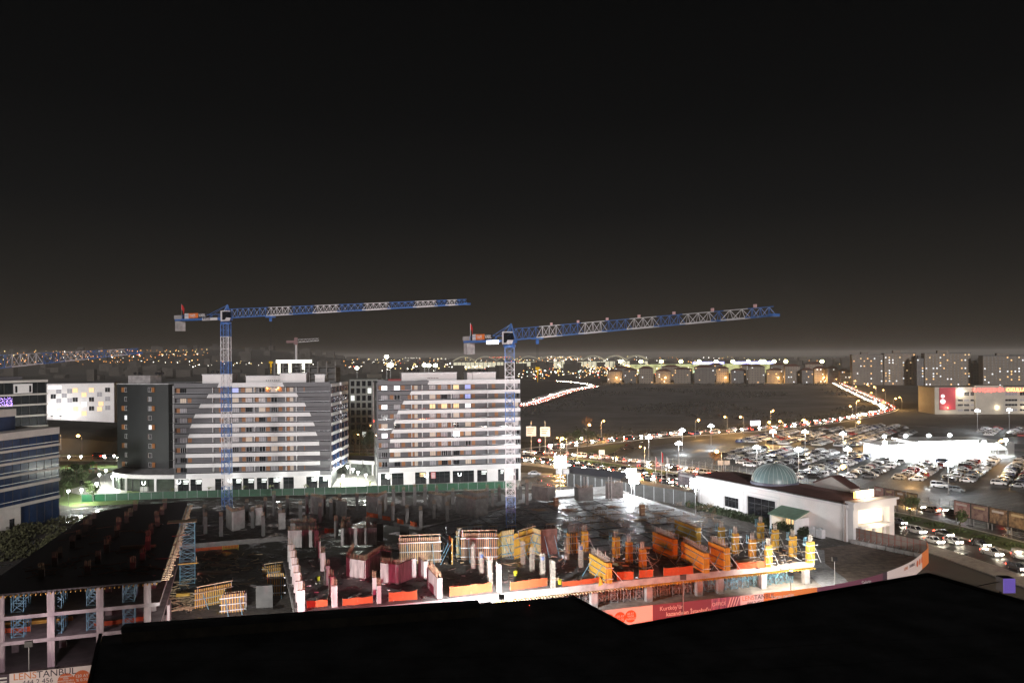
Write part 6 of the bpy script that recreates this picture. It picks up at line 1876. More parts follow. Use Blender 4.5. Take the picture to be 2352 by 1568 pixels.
traffic(ROAD_F, (-3.2, 0.2), s_at(ROAD_F, lambda p: p.x > 2), s_at(ROAD_F, lambda p: p.y < 240 and p.x > 60), 8, False, 'cars on the far carriageway', 'leaving along the car-park fence', .85)
traffic(ROAD2, (-4.5, -1.6), 30, 470, 11, False, 'cars on the car-park road', 'coming along beyond the car park', .85, 0.01)
traffic(ROAD2, (3.8,), 60, 470, 14, True, 'cars on the car-park road', 'driving off beyond the car park', .8, 0.01)
traffic_far(ROAD2, (-4.8, -2.6, -.4), 480, 1150, 6.5, False, 'cars on the hill road', 'stream of headlights coming down beside the dark field', .95, 0.01)
traffic_far(ROAD2, (3.2, 5.4), 480, 1100, 9, True, 'cars on the hill road', 'stream of tail lights climbing beside the dark field', .9, 0.01)
traffic_far(ROAD3, (3, 6), 90, 560, 9, True, 'cars on the junction road', 'stream of tail lights leaving beyond the second apartment block', .95, 0.014)
traffic_far(ROAD3, (-7.5, -5, -2.5), 90, 760, 6.5, False, 'cars on the junction road', 'stream of headlights coming toward the second apartment block', .95, 0.014)
for xd, yd, col, kind, lb in ((2138, 1174, 'white', 'saloon', 'white taxi waiting on the far carriageway by the billboards'), (2190, 1181, 'black', 'saloon', 'black saloon with red tail lights behind the white taxi'), (2282, 1193, 'black', 'hatchback', 'black hatchback on the far carriageway below the second billboard row')):
    p = at(xd, yd)
    best = min(range(len(ROAD_F)), key=lambda i: (ROAD_F[i] - p).length)
    a = math.atan2((ROAD_F[best] - ROAD_F[best - 1]).y, (ROAD_F[best] - ROAD_F[best - 1]).x)
    c = car(V(p.x, p.y, .02), a + math.pi, kind, col, lb, 'cars on the far carriageway', True, 'moving_car', True)
p = at(1228, 1090)
car(V(p.x, p.y, .01), R(-12), 'saloon', 'white', 'white saloon parked on the gravel yard beside the second apartment block', 'cars near the site', False, rims=True)
p = at(200, 1113)
car(V(p.x, p.y, .02), R(-6), 'estate', 'black', 'black estate car on the bright path by the round podium', 'cars near the site', False, rims=True)

# ------------------------------------------------------------------ lamps
def car_park_mast(xd, yd, i, zz=9.0, power=6500):
    Yq = FPX * (CAM_H - zz) / (yd - PY + (xd - PX) * ROLL)
    p = at(xd, yd, Y=Yq)
    r_ = thing('car_park_mast', f'tall white floodlight mast of the car park, {nth(i)} counted from the road junction', 'lamp mast', (p.x, p.y, 0), 0, 'floodlight masts of the car park')
    build(MB().tube((0, 0, 0), (0, 0, zz), 0.14, 0.08, n=8).lathe([(.35, 0), (.35, .35), (.14, .4)], 8), 'pole', POLE, r_)
    build(MB().lathe([(.1, .0), (1.0, .05), (1.0, .15), (.1, .2)], 10, (0, 0, zz)), 'crown_ring', BLACK, r_)
    for k in range(6):
        a = k * math.pi / 3
        link('floodlight_head', shared('cph', lambda: MB().bx(-.1, .35, -.34, .34, -.42, .12).mesh('floodlight_head', E_COOL)), r_, (0.85 * math.cos(a), 0.85 * math.sin(a), zz - .1), a)
    build(MB().ball((0, 0, zz), .75, 12, 8, .9), 'glare_ball', E_COOL, r_)  # glowing ball added for the lamp's glare
    point(r_, (0, 0, zz - 1.4), power, (0.92, 0.97, 1), 0.45)
for i, (xd, yd) in enumerate(((1490, 1003), (1559, 1017), (1567, 987), (1633, 977), (1738, 1026), (1775, 990), (1834, 1031), (1849, 990), (1936, 995), (1947, 1030), (2178, 1065))):
    car_park_mast(xd, yd, i)
car_park_mast(2245, 942, 11, 11, 7000)
car_park_mast(2318, 940, 12, 11, 7000)

def street_lamp(p, i, where, col=(1, .55, .18), mt=None, zz=9.0, power=3500, arm=1.6, rz=0.0, white=False, name='street_lamp', group='orange street lamps', head=0.5):
    r_ = thing(name, f'{"white" if white else "orange"} street lamp {where}', 'street lamp', (p[0], p[1], 0), rz, group)
    build(MB().tube((0, 0, 0), (0, 0, zz - .3), .1, .06, n=7), 'pole', POLE, r_)
    build(MB().tube((0, 0, zz - .3), (arm, 0, zz), .05, .04, n=6), 'arm', POLE, r_)
    build(MB().lathe([(.03, .22), (head * .6, .16), (head * .9, .05), (head * .9, 0)], 10, (arm, 0, zz)), 'lamp_head', BLACK, r_)
    build(MB().ball((arm, 0, zz - .05), head * .85, 10, 6, .75), 'bulb', mt or (E_WHITE if white else E_ORANGE), r_)
    if power:
        point(r_, (arm, 0, zz - head - .35), power, col, .25)
    return r_
def lamp_at(xd, yd, zz):
    Yq = FPX * (CAM_H - zz) / (yd - PY + (xd - PX) * ROLL)
    return at(xd, yd, Y=Yq)
for i, (xd, yd, lb) in enumerate(((1346, 975, 'beside the bare tree on the far side of the junction'), (1301, 1006, 'left of the twin lamps by the overhead signs'), (1597, 964, 'left of the car-park lamps on the back road'), (1708, 957, 'above the lit shop sign on the back road'), (1759, 969, 'first of four close lamps on the back road'),
    (1799, 967, 'second of four close lamps on the back road'), (1839, 964, 'third of four close lamps on the back road'), (1860, 968, 'last of four close lamps on the back road'), (1965, 968, 'near the bend of the hill road'), (1657, 1036, 'standing alone at the near edge of the car park'),
    (1924, 1071, 'among the parked cars of the near rows'), (188, 1000, 'on the main road between the glass office and the dark tower'), (2052, 915, 'by the gantry sign of the hill road'), (2012, 888, 'half-way up the hill road'), (2290, 1012, 'behind the bright pavilion'), (2100, 1040, 'before the bright pavilion'))):
    p = lamp_at(xd, yd, 9.0)
    street_lamp(p, i, lb, rz=R(180 if i % 2 else 0), head=0.85 if i in (9, 10, 11) else 0.8, power=1600 if i == 11 else 6000 if p.y < 700 else 9000)
for i in range(10):       # along the dual carriageway, both sides of the median
    s = s_at(ROAD, lambda q_: q_.x > -330) + i * 44
    p, a = along(offset_line(ROAD, -10.7), s)
    if p.x > 50 and p.y < 160:
        break
    street_lamp(p, i, f'on the central road verge, {nth(i)} from behind the office block', rz=a - math.pi / 2, power=18000 if p.x > -20 else 1500, head=.42, arm=2.2, group='lamps on the central verge')
for i in range(13):      # added along the back road for a warm glow on it
    p, a = along(offset_line(ROAD2, 9.5 if i % 2 else -9.5), 70 + i * 62)
    street_lamp(p, i, f'added on the kerb of the back road, {nth(i)} from the junction', rz=a + (math.pi / 2 if i % 2 else -math.pi / 2), power=11000, head=.62, group='added lamps of the back road')
for i, (x, y) in enumerate(((118, 168), (122, 140), (121, 112))):  # unseen lamps added to warm the near road
    street_lamp((x, y), i, f'added on the far pavement by the brown billboards, {nth(i)} in line', (1, .66, .36), rz=R(190), power=9000, group='added lamps of the far pavement')
p = lamp_at(1326, 1006, 9.0)
street_lamp(p, 0, 'with greenish light at the road junction', (0.8, 1, .5), E_YEL, 9.0, 3500, white=True, group='junction lamps', head=.7)
# park lamps and court lamps
def park_lamp(p, lb, zz=4.2, power=1500, group='globe lamps of the park'):
    r_ = thing('park_lamp', lb, 'park lamp', (p[0], p[1], 0), 0, group)
    build(MB().tube((0, 0, 0), (0, 0, zz - .35), .06, .05, n=7), 'pole', BLACK, r_)
    build(MB().ball((0, 0, zz), .42, 10, 6), 'globe', E_WHITE, r_)
    build(MB().lathe([(.05, .5), (.3, .38), (.32, .3)], 8, (0, 0, zz)), 'cap', BLACK, r_)
    point(r_, (0, -.1, zz - .75), power, (.95, 1, .88), .25)
for i, (xd, yd, lb) in enumerate(((158, 1056, 'white globe lamp at the office corner of the park road'), (186, 1056, 'white globe lamp behind the playground swings'), (239, 1055, 'white globe lamp above the yellow slide'), (262, 1054, 'white globe lamp next to the dark tower by the road'), (157, 1147 - 12, 'white globe lamp among shrubs beside the glass office'),
    (228, 1097, 'white globe lamp on the path below the playground'), (243, 1088, 'white globe lamp on the lawn edge'), (187, 1132, 'white globe lamp at the end of the bright terrace wall'), (222, 1118, 'white lamp in the middle of the bright terrace'), (258, 1102, 'white lamp beside the round podium wall'))):
    p = lamp_at(xd, yd - 8, 4.2)
    park_lamp(p, lb, power=6500 if i > 6 else 1300)
for i, (xd, yd) in enumerate(((798, 1078), (811, 1085), (822, 1092), (788, 1100), (840, 1098))):
    p = lamp_at(xd, yd - 8, 4.6)
    park_lamp(p, ('globe lamp beside the kiosk pillar in the bright court', 'tallest globe lamp in the middle of the bright court', 'globe lamp toward the second block in the bright court', 'globe lamp near the first block in the bright court', 'globe lamp near the palms in the bright court')[i], 4.6, 6000, 'globe lamps of the court')
def court_lantern(p, lb):
    r_ = thing('court_lantern', lb, 'lantern', (p[0], p[1], 0), 0, 'U-shaped lanterns before the shopfronts')
    build(MB().tube((0, 0, 0), (0, 0, 3.2), .06, n=6), 'pole', BLACK, r_)
    m = MB()
    for k in range(8):
        a0, a1 = math.pi + math.pi * k / 8, math.pi + math.pi * (k + 1) / 8
        m.bar((.5 * math.cos(a0), 0, 3.75 + .5 * math.sin(a0)), (.5 * math.cos(a1), 0, 3.75 + .5 * math.sin(a1)), .12)
    m.bar((-.5, 0, 3.75), (-.5, 0, 4.3), .12); m.bar((.5, 0, 3.75), (.5, 0, 4.3), .12)
    build(m, 'lit_u_tube', em('lantern_white', (.95, .97, 1), 3), r_)
    point(r_, (0, -.5, 3.7), 420, (.95, 1, .95), .3)
for xd, yd, lb in ((330, 1137, 'U-shaped lantern before the round podium'), (411, 1135, 'U-shaped lantern at the corner of the wider block'), (528, 1131, 'U-shaped lantern right of the first crane mast'), (640, 1128, 'U-shaped lantern before the dark doorway of the wider block'), (728, 1125, 'U-shaped lantern at the court end of the wider block'),
                   (892, 1122, 'U-shaped lantern at the court end of the second block'), (979, 1119, 'U-shaped lantern by the warm lit entrance'), (1056, 1116, 'U-shaped lantern before the wide dark shop window'), (1180, 1112, 'U-shaped lantern behind the second crane mast')):
    court_lantern(at(xd, yd), lb)

# ------------------------------------------------------------------ bright pavilion in the car park
p0, p1 = at(2035, 1052), at(2290, 1046)
dd = p1 - p0
pv = thing('lit_pavilion', 'overexposed glass pavilion blazing white in the middle of the car park', 'pavilion', p0, math.atan2(dd.y, dd.x))
PL = dd.length
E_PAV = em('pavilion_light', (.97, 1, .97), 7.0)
for a_, b_, zt_, y_ in ((0, PL * .3, 3.9, 3.0), (PL * .3 + .1, PL * .78, 5.2, 1.2), (PL * .78 + .1, PL, 3.4, 4.0)):
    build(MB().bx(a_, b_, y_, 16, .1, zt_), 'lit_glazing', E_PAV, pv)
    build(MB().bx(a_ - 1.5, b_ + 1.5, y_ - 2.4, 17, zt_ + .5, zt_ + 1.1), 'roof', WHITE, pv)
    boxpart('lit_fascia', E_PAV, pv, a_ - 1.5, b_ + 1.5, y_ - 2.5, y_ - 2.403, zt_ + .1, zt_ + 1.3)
    for k_ in range(int((b_ - a_) / 1.6)):
        barpart('glazing_bar', GREY, pv, (a_ + 1.6 * k_ + .4, y_ - .06, 0), (a_ + 1.6 * k_ + .4, y_ - .06, zt_), .12)
    barpart('glazing_bar', GREY, pv, (a_, y_ - .06, zt_ * .6), (b_, y_ - .06, zt_ * .6), .12)
for i in range(13):
    x = PL * i / 12
    barpart('frame_post', GREY, pv, (x, -1.0, 0), (x, -1.0, 3.9), .18)
for i in range(9):
    x = 2 + (PL - 4) * i / 8
    point(pv, (x, -3.5, 4.5), 6500, (.97, 1, .97), .8)
for k_ in range(8):                      # added glowing peaked canopies, breaking the hard edge of the pavilion's glare
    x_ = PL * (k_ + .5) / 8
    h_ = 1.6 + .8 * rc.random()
    build(MB().add([(x_ - 2.6, -6.5, 3.2), (x_ + 2.6, -6.5, 3.2), (x_ + 2.6, -1.3, 3.2), (x_ - 2.6, -1.3, 3.2), (x_, -3.9, 3.2 + h_ + 1.2)], [(0, 1, 4), (1, 2, 4), (2, 3, 4), (3, 0, 4)]), 'canopy', em('glare_canopy', (.97, 1, .98), 2.2), pv)
    for sx_ in (-2.5, 2.5):
        barpart('canopy_post', GALV, pv, (x_ + sx_, -6.4, 0), (x_ + sx_, -6.4, 3.2), .1)
# spill lamps standing around it
for i, (fx, dy) in enumerate(((-.05, -4), (.18, 19), (.38, 19), (.6, 19), (.8, 19), (1.04, -3), (.5, -9), (.22, -8), (.78, -8))):
    pp = p0 + dd * fx
    c_ = V(pp.x, pp.y + dy, 0)
    r_ = thing('pavilion_floodlight', f'dazzling floodlight {"behind" if dy > 0 else "before"} the lit pavilion, {nth(int(fx * 6 + .5))} along its length', 'floodlight', c_, 0, 'floodlights around the pavilion')
    build(MB().tube((0, 0, 0), (0, 0, 6.2), .1, n=7), 'pole', POLE, r_)
    build(MB().ball((0, 0, 6.6), .8, 12, 8, .8), 'globe', E_COOL, r_)
    point(r_, (0, 0, 5.2), 4500, (.95, 1, .97), .6)
# small lit shop sign on the back road
sg = thing('lit_shop_sign', 'small white lit kiosk sign on the back road beside the lamps', 'sign', at(1735, 990), R(20))
build(MB().tube((-1.5, 0, 0), (-1.5, 0, 4), .1).tube((1.5, 0, 0), (1.5, 0, 4), .1), 'posts', POLE, sg)
build(MB().bx(-3, 3, -.3, .3, 3.2, 5.6), 'lit_box', em('kiosk_sign', (.9, .85, 1), 4), sg)

# ------------------------------------------------------------------ billboards, signs, flags, fence of the car park
def billboard(p, q_, npan, label, styles):
    dd = q_ - p
    L = dd.length
    r_ = thing('billboard', label, 'billboard', p, math.atan2(dd.y, dd.x), 'billboards beside the car park')
    for i in range(npan):
        a_, b_ = L * i / npan + .25, L * (i + 1) / npan - .25
        boxpart('poster_frame', FRAME_D, r_, a_ - .12, b_ + .12, .003, .2, 1.6, 5.4)
        c1_, c2_ = styles[i % len(styles)]
        boxpart('poster', mat(f'poster_{label[:6]}_{i}', c1_, .5, col2=c2_, scale=.9), r_, a_, b_, -.06, 0, 1.75, 5.25)
        boxpart('poster_headline', FRAME_W if i % 2 == 0 else mat('headline_cream', (.6, .5, .3), .6), r_, a_ + .6, b_ - .8, -.08, -.062, 4.3, 4.8)
        for sx in (a_ + .3, b_ - .3):
            barpart('post', POLE, r_, (sx, .3, 0), (sx, .3, 5.5), .18)
    return r_
billboard(at(2007, 1160), at(2108, 1182), 4, 'row of four pinkish and brown billboards beyond the hall sign', [((.5, .36, .34), (.3, .12, .14)), ((.42, .30, .26), (.16, .08, .1)), ((.42, .27, .16), (.05, .03, .03)), ((.4, .26, .14), (.05, .03, .02))])
billboard(at(2190, 1197), at(2362, 1236), 4, 'row of four brown and green billboards at the edge of the car park', [((.34, .24, .15), (.10, .11, .05)), ((.33, .25, .16), (.25, .17, .10)), ((.30, .24, .12), (.10, .10, .03)), ((.25, .22, .12), (.05, .06, .12))])
bb = billboard(at(1562 - 5, 1123), at(1600 - 5, 1131), 1, 'single grey picture billboard behind the grey fence', [((.42, .33, .34), (.12, .10, .12))])
for i, xd in enumerate((1506, 1520, 1532)):
    p = at(xd, 1112)
    r_ = thing('flag_pole', ('white flagpole with faded pink flag nearest the junction', 'middle flagpole with red flag', 'flagpole with white flag nearest the hall')[i], 'flagpole', p, 0, 'three flagpoles by the grey fence')
    hh = 10.5 if i == 1 else 9
    build(MB().tube((0, 0, 0), (0, 0, hh), .09, .06, n=7), 'pole', FRAME_W, r_)
    m = MB()
    for k in range(6):
        m.v += [(.08 + .09 * k, .1 * math.sin(k * 1.4), hh - .2 - .1 * k), (.08 + .08 * k, .1 * math.sin(k * 1.4 + .4), hh - 3.4 - .05 * k)]
    for k in range(5):
        m.f.append([2 * k, 2 * k + 2, 2 * k + 3, 2 * k + 1]); m.mi.append(0)
    build(m, 'flag', (mat('flag_pink', (.5, .25, .25), .7), mat('flag_red', (.5, .02, .02), .7), WHITE)[i], r_)
for i, (xd, yd, w_) in enumerate(((1220, 990, 5), (1252, 991, 5))):
    p = at(xd, yd, Y=345)
    r_ = thing('overhead_sign', ('white overhead road sign nearer the apartment block', 'white overhead road sign farther along the gantry')[i], 'road sign', (p.x, p.y, 0), 0, 'overhead road signs')
    build(MB().tube((0, .3, 0), (0, .3, 14), .15, n=7), 'pole', POLE, r_)
    build(MB().bx(-2.1, 2.1, -.1, .1, p.z - 2, p.z + 2), 'panel', FRAME_W, r_)
    for k in range(3):
        boxpart('sign_line', GREY, r_, -1.6, 1.4 - .5 * k, -.13, -.103, p.z + 1.0 - .9 * k, p.z + 1.3 - .9 * k)
for i, (xd, yd, z_, lb) in enumerate(((1382, 1038, 5.5, 'white road sign on a post at the car-park ramp'), (1662, 1062, 4.0, 'double information sign at the near car-park edge'), (1292, 1082, 5.0, 'pair of grey sign boxes near the brightest lamp mast'))):
    p = lamp_at(xd, yd, z_)
    r_ = thing('sign_post', lb, 'road sign', (p.x, p.y, 0), 0)
    build(MB().tube((0, 0, 0), (0, 0, z_ + .8), .08, n=7), 'post', POLE, r_)
    if i == 0:
        build(MB().bx(-1.1, 1.1, -.12, -.09, z_ - .9, z_ + .9), 'panel', FRAME_W, r_)
    else:
        for s in (-1, 1):
            build(MB().lathe([(.02, 0), (1, 0), (1, .25), (.02, .25)], 12, (0, 0, 0)).mesh('x', POLE) and MB().bx(s * 1.15 - .95, s * 1.15 + .95, -.2, -.09, z_ - .8, z_ + .8), 'panel', CONC_L, r_)
# traffic signals
for i, (xd, yd, mt) in enumerate(((1239, 1013, E_RED), (1261, 1026, E_RED))):
    p = lamp_at(xd, yd, 5.0)
    r_ = thing('traffic_signal', ('red traffic signal below the overhead signs', 'red traffic signal nearer the junction queue')[i], 'traffic light', (p.x, p.y, 0), 0, 'traffic signals')
    build(MB().tube((0, 0, 0), (0, 0, 4.4), .08, n=7), 'post', POLE, r_)
    build(MB().bx(-.3, .3, -.2, .2, 4.3, 5.9), 'housing', BLACK, r_)
    build(MB().ball((0, -.3, 5.4), .55, 10, 6), 'red_lens', em('signal_red', (1, .1, .12), 14), r_)
    point(r_, (0, -1.0, 5.3), 500, (1, .1, .1), .2)
fe = [p for p in offset_line(ROAD, -31.6) if 190 < p.y < 315 and p.x > 40]
cpf = thing('car_park_fence', 'thin wire fence with cranked posts along the near edge of the car park', 'fence', (0, 0, 0))
tot = length(fe)
m = MB()
for k in range(int(tot / 3.2)):
    p, a = along(fe, k * 3.2)
    o = link('fence_post', shared('cpfp', lambda: MB().bar((0, 0, 0), (0, 0, 2.0), .07).bar((0, 0, 2.0), (0.25, 0, 2.5), .07).mesh('fence_post', GALV)), cpf, (p.x, p.y, 0), a + 1.57)
for z in (.3, 1.0, 1.7, 2.0):
    for i in range(len(fe) - 1):
        m.bar((fe[i].x, fe[i].y, z), (fe[i + 1].x, fe[i + 1].y, z), .02)
build(m, 'wires', GALV, cpf)

# ------------------------------------------------------------------ vegetation
def bare_tree(p, h, label, seed, leaves=None, nleaf=0, group='bare street trees', spread=1.0):
    r = random.Random(seed)
    root = thing('bare_tree' if not nleaf else 'leafy_tree', label, 'tree', p, r.uniform(0, 6), group)
    m = MB(); tips = []
    def grow(a, d, ln, rad, lev):
        b = a + d * ln
        m.tube(a, b, rad, rad * .65, n=5 if lev < 2 else 3, caps=False)
        if lev >= 4 or ln < .25:
            tips.append(b); return
        for _ in range(3 if lev < 3 else 2):
            nd = (d + Vector((r.uniform(-1, 1), r.uniform(-1, 1), r.uniform(-.15, .6))) * .75 * spread).normalized()
            grow(b, nd, ln * r.uniform(.6, .82), rad * .6, lev + 1)
        tips.append(b)
    grow(V(0, 0, 0), V(0, 0, 1), h * .34, h * .018 + .04, 0)
    build(m, 'trunk', BARK, root)
    if nleaf:
        lm_ = MB()
        for _ in range(nleaf):
            c = r.choice(tips) + Vector((r.gauss(0, .5), r.gauss(0, .5), r.gauss(0, .45))) * (h / 7)
            n_ = Vector((r.uniform(-1, 1), r.uniform(-1, 1), r.uniform(-1, 1))).normalized()
            a_ = n_.orthogonal().normalized() * r.uniform(.10, .24); b_ = n_.cross(a_).normalized() * r.uniform(.10, .2)
            lm_.add([c - a_, c + b_, c + a_, c - b_], [(0, 1, 2, 3)])
        build(lm_, 'crown', leaves or LEAF, root)
    return root
medl = offset_line(ROAD, -10.7)
for i, xd in enumerate((2056, 2102, 2160, 1575, 1548, 1475, 1500, 1610)):
    yd = (1205, 1198, 1222, 1113, 1108, 1090, 1095, 1120)[i]
    p = at(xd, yd)
    b_ = min(medl, key=lambda q_: (q_ - p).length)
    where = ('first bare tree on the verge right of the hall portico', 'leafier tree on the verge below the white taxi', 'low tree at the tip of the verge', 'bare tree left of the hall lamp', 'bare tree behind the flagpoles', 'bare tree by the car-park corner', 'slim bare tree before the flagpoles', 'bare tree at the hall gable')[i]
    bare_tree(V(b_.x, b_.y, .1), 5.5 if i < 2 else 4.8, where, 100 + i, LEAF, 500 if i in (1, 2) else 0)
bare_tree(at(1350, 1000, 0), 9.0, 'russet bare tree beside the orange junction lamp', 150, LEAF_O, 300)
bare_tree(at(1640, 1077), 6.5, 'rust-leaved tree at the car-park edge left of the hall', 151, LEAF_O, 900)
for i, (xd, yd, h) in enumerate(((1318, 1028, 7), (1330, 1030, 8), (1350, 1026, 7.5), (1300, 1026, 6))):
    bare_tree(at(xd, yd), h, ('dark round tree left of the junction lamp', 'dark round tree behind the junction verge', 'dark round tree right of the junction lamp', 'small dark tree near the traffic signals')[i], 160 + i, LEAF_D, 900, 'dark trees at the junction')
for i, (xd, yd, h) in enumerate(((815, 1040, 11), (835, 1046, 10), (850, 1030, 12), (845, 1058, 9), (812, 1022, 9), (827, 1010, 10), (858, 1046, 11))):
    bare_tree(at(xd, yd), h, f'dark tree in the gap between the apartment blocks, {nth(i)} from the side wing', 170 + i, LEAF_D, 800, 'dark trees between the blocks')
for i, (xd, yd, h) in enumerate(((150, 1120, 6), (163, 1132, 5), (176, 1108, 6), (196, 1122, 5), (206, 1140, 4.5), (212, 1152, 4.5), (200, 1100, 5), (147, 1140, 5))):
    bare_tree(at(xd, yd), h, f'park tree beside the lawn, {nth(i)} of the group from the glass office', 190 + i, LEAF, 700, 'park trees by the lawn')
def palm(p, label, seed):
    r = random.Random(seed)
    root = thing('young_palm', label, 'palm', p, 0, 'young palms before the shopfronts')
    build(MB().tube((0, 0, 0), (0, 0, 1.4), .16, .12, n=7), 'trunk', BARK, root)
    m = MB()
    for i in range(18):
        a = r.uniform(0, 6.28); L = r.uniform(1.1, 1.7); up = r.uniform(.2, 1.1)
        for k in range(4):
            t0, t1 = k / 4, (k + 1) / 4
            f = lambda t: V(L * t * math.cos(a), L * t * math.sin(a), 1.4 + up * math.sin(t * 2.2) - .5 * t * t)
            n_ = V(-math.sin(a), math.cos(a), 0) * .13
            m.add([f(t0) - n_ * (1 - t0), f(t0) + n_ * (1 - t0), f(t1) + n_ * (1 - t1), f(t1) - n_ * (1 - t1)], [(0, 1, 2, 3)])
    build(m, 'fronds', mat('palm_leaf', (.22, .24, .10), .7, var=.3, scale=2), root)
for i, (xd, yd) in enumerate(((397, 1136), (480, 1133), (560, 1131), (620, 1129), (700, 1127), (782, 1122), (850, 1120))):
    palm(at(xd, yd), ('young palm at the join of podium and block', 'young palm left of the first crane mast', 'young palm right of the first crane mast', 'young palm beside the dark doorway', 'young palm near the court end of the block', 'young palm in the court near the block', 'young palm in the court near the second block')[i], 300 + i)
# hedge along the hall and shrubs on the left bank, undergrowth by the field
def leafmass(name, label, pts, n, mt, hmax, kind='stuff'):
    r = random.Random(len(pts) + n)
    m = MB()
    for _ in range(n):
        p, rad = r.choice(pts)
        a, q_ = r.uniform(0, 6.28), math.sqrt(r.random()) * rad
        c = V(p.x + q_ * math.cos(a), p.y + q_ * math.sin(a), p.z + hmax * r.random() ** 1.3 * (1 - .6 * (q_ / rad) ** 2))
        n_ = Vector((r.uniform(-1, 1), r.uniform(-1, 1), r.uniform(-1, 1))).normalized()
        sz = r.uniform(.15, .4)
        a_ = n_.orthogonal().normalized() * sz; b_ = n_.cross(a_).normalized() * sz * .7
        m.add([c - a_, c + b_, c + a_, c - b_], [(0, 1, 2, 3)])
    tag(build(m, name, mt), label, 'vegetation', kind=kind)
hd_ = (V(74.2, 182, 0) - V(51.2, 226.5, 0))
leafmass('hedge', 'dark overgrown hedge along the foot of the white hall', [(V(51.2, 226.5, 0) + hd_ * (i / 30) + V(-2.2, -1.2, 0), 1.6) for i in range(26)], 5200, LEAF_D, 1.9)
leafmass('bank_shrubs', 'dark scrub on the bank between the left frame and the glass office', [(at(random.uniform(20, 290), random.uniform(1205, 1300), 0) + V(-6, 6, 0), 3.2) for _ in range(46)], 9000, mat('olive_scrub', (.06, .06, .025), .9, var=.5, scale=.6), 1.8)
leafmass('field_scrub', 'low scrub along the edge of the dark field', [(ROAD2[i] + V(-6, 14, 0), 7) for i in range(4, 60)], 6000, mat('field_scrub', (.04, .042, .03), .95, var=.4, scale=.2), 2.2)
leafmass('verge_plants', 'low plants on the central verge', [(q_, 2.5) for q_ in medl if 150 < q_.y < 330 and q_.x > 0], 5000, LEAF, .6)
# playground
pg_ = thing('playground', 'colourful climbing frame with yellow slide on the park lawn', 'playground', at(205, 1086), R(10))
for x in (0, 2):
    for y in (0, 2):
        build(MB().tube((x, y, 0), (x, y, 3.4), .1), 'post', mat('play_red', (.5, .08, .04), .5), pg_)
boxpart('deck', mat('play_blue', (.06, .08, .4), .5), pg_, -.2, 2.2, -.2, 2.2, 1.5, 1.62)
build(MB().add([(-.4, -.4, 3.2), (2.4, -.4, 3.2), (2.4, 2.4, 3.2), (-.4, 2.4, 3.2), (1, 1, 4.4)], [(0, 1, 4), (1, 2, 4), (2, 3, 4), (3, 0, 4), (3, 2, 1, 0)]), 'canopy', mat('play_green', (.08, .25, .05), .5), pg_)
sl = MB()
for i in range(8):
    t0, t1 = i / 8, (i + 1) / 8
    f = lambda t: V(2.2 + 5 * t, 1, 1.6 - 1.4 * t - .25 * math.sin(t * 3.14))
    sl.bar(f(t0), f(t1), .9, .12)
build(sl, 'slide', mat('play_yellow', (.75, .55, .03), .4), pg_)
build(MB().bar((-.3, 1, 1.5), (-3, 1, .1), .7, .1), 'ramp', mat('play_pink', (.6, .08, .12), .5), pg_)
for x in (-8, -5):
    build(MB().tube((x, 0, 0), (x, 0, 2.6), .1).tube((x, 2, 0), (x, 2, 2.6), .1), 'swing_post', mat('play_red', (.5, .08, .04), .5), pg_)
build(MB().tube((-8, 0, 2.6), (-5, 0, 2.6), .09).tube((-8, 2, 2.6), (-5, 2, 2.6), .09), 'swing_beam', mat('play_red', (.5, .08, .04), .5), pg_)
# low site cabins near the lamp mast
for i, (xd, yd) in enumerate(((1300, 1093), (1358, 1101))):
    p = at(xd, yd + 12)
    cb = thing('site_cabin', ('long dark-roofed site cabin below the brightest lamp', 'second dark-roofed site cabin nearer the grey fence')[i], 'cabin', p, R(-38), 'site cabins')
    build(MB().bx(0, 11, 0, 6, 0, 3.0), 'cabin_walls', CONC_D, cb)
    build(MB().add([(-.4, -.4, 3), (11.4, -.4, 3), (11.4, 6.4, 3), (-.4, 6.4, 3), (-.4, 3, 4.6), (11.4, 3, 4.6)], [(0, 1, 5, 4), (2, 3, 4, 5), (1, 2, 5), (3, 0, 4), (3, 2, 1, 0)]), 'cabin_roof', mat('cabin_roof', (.05, .05, .06), .6), cb)
    for k in range(4):
        window(cb, 1 + k * 2.5, -.06, 1.0, 1.2, 1.2, GLASS, FRAME_W)
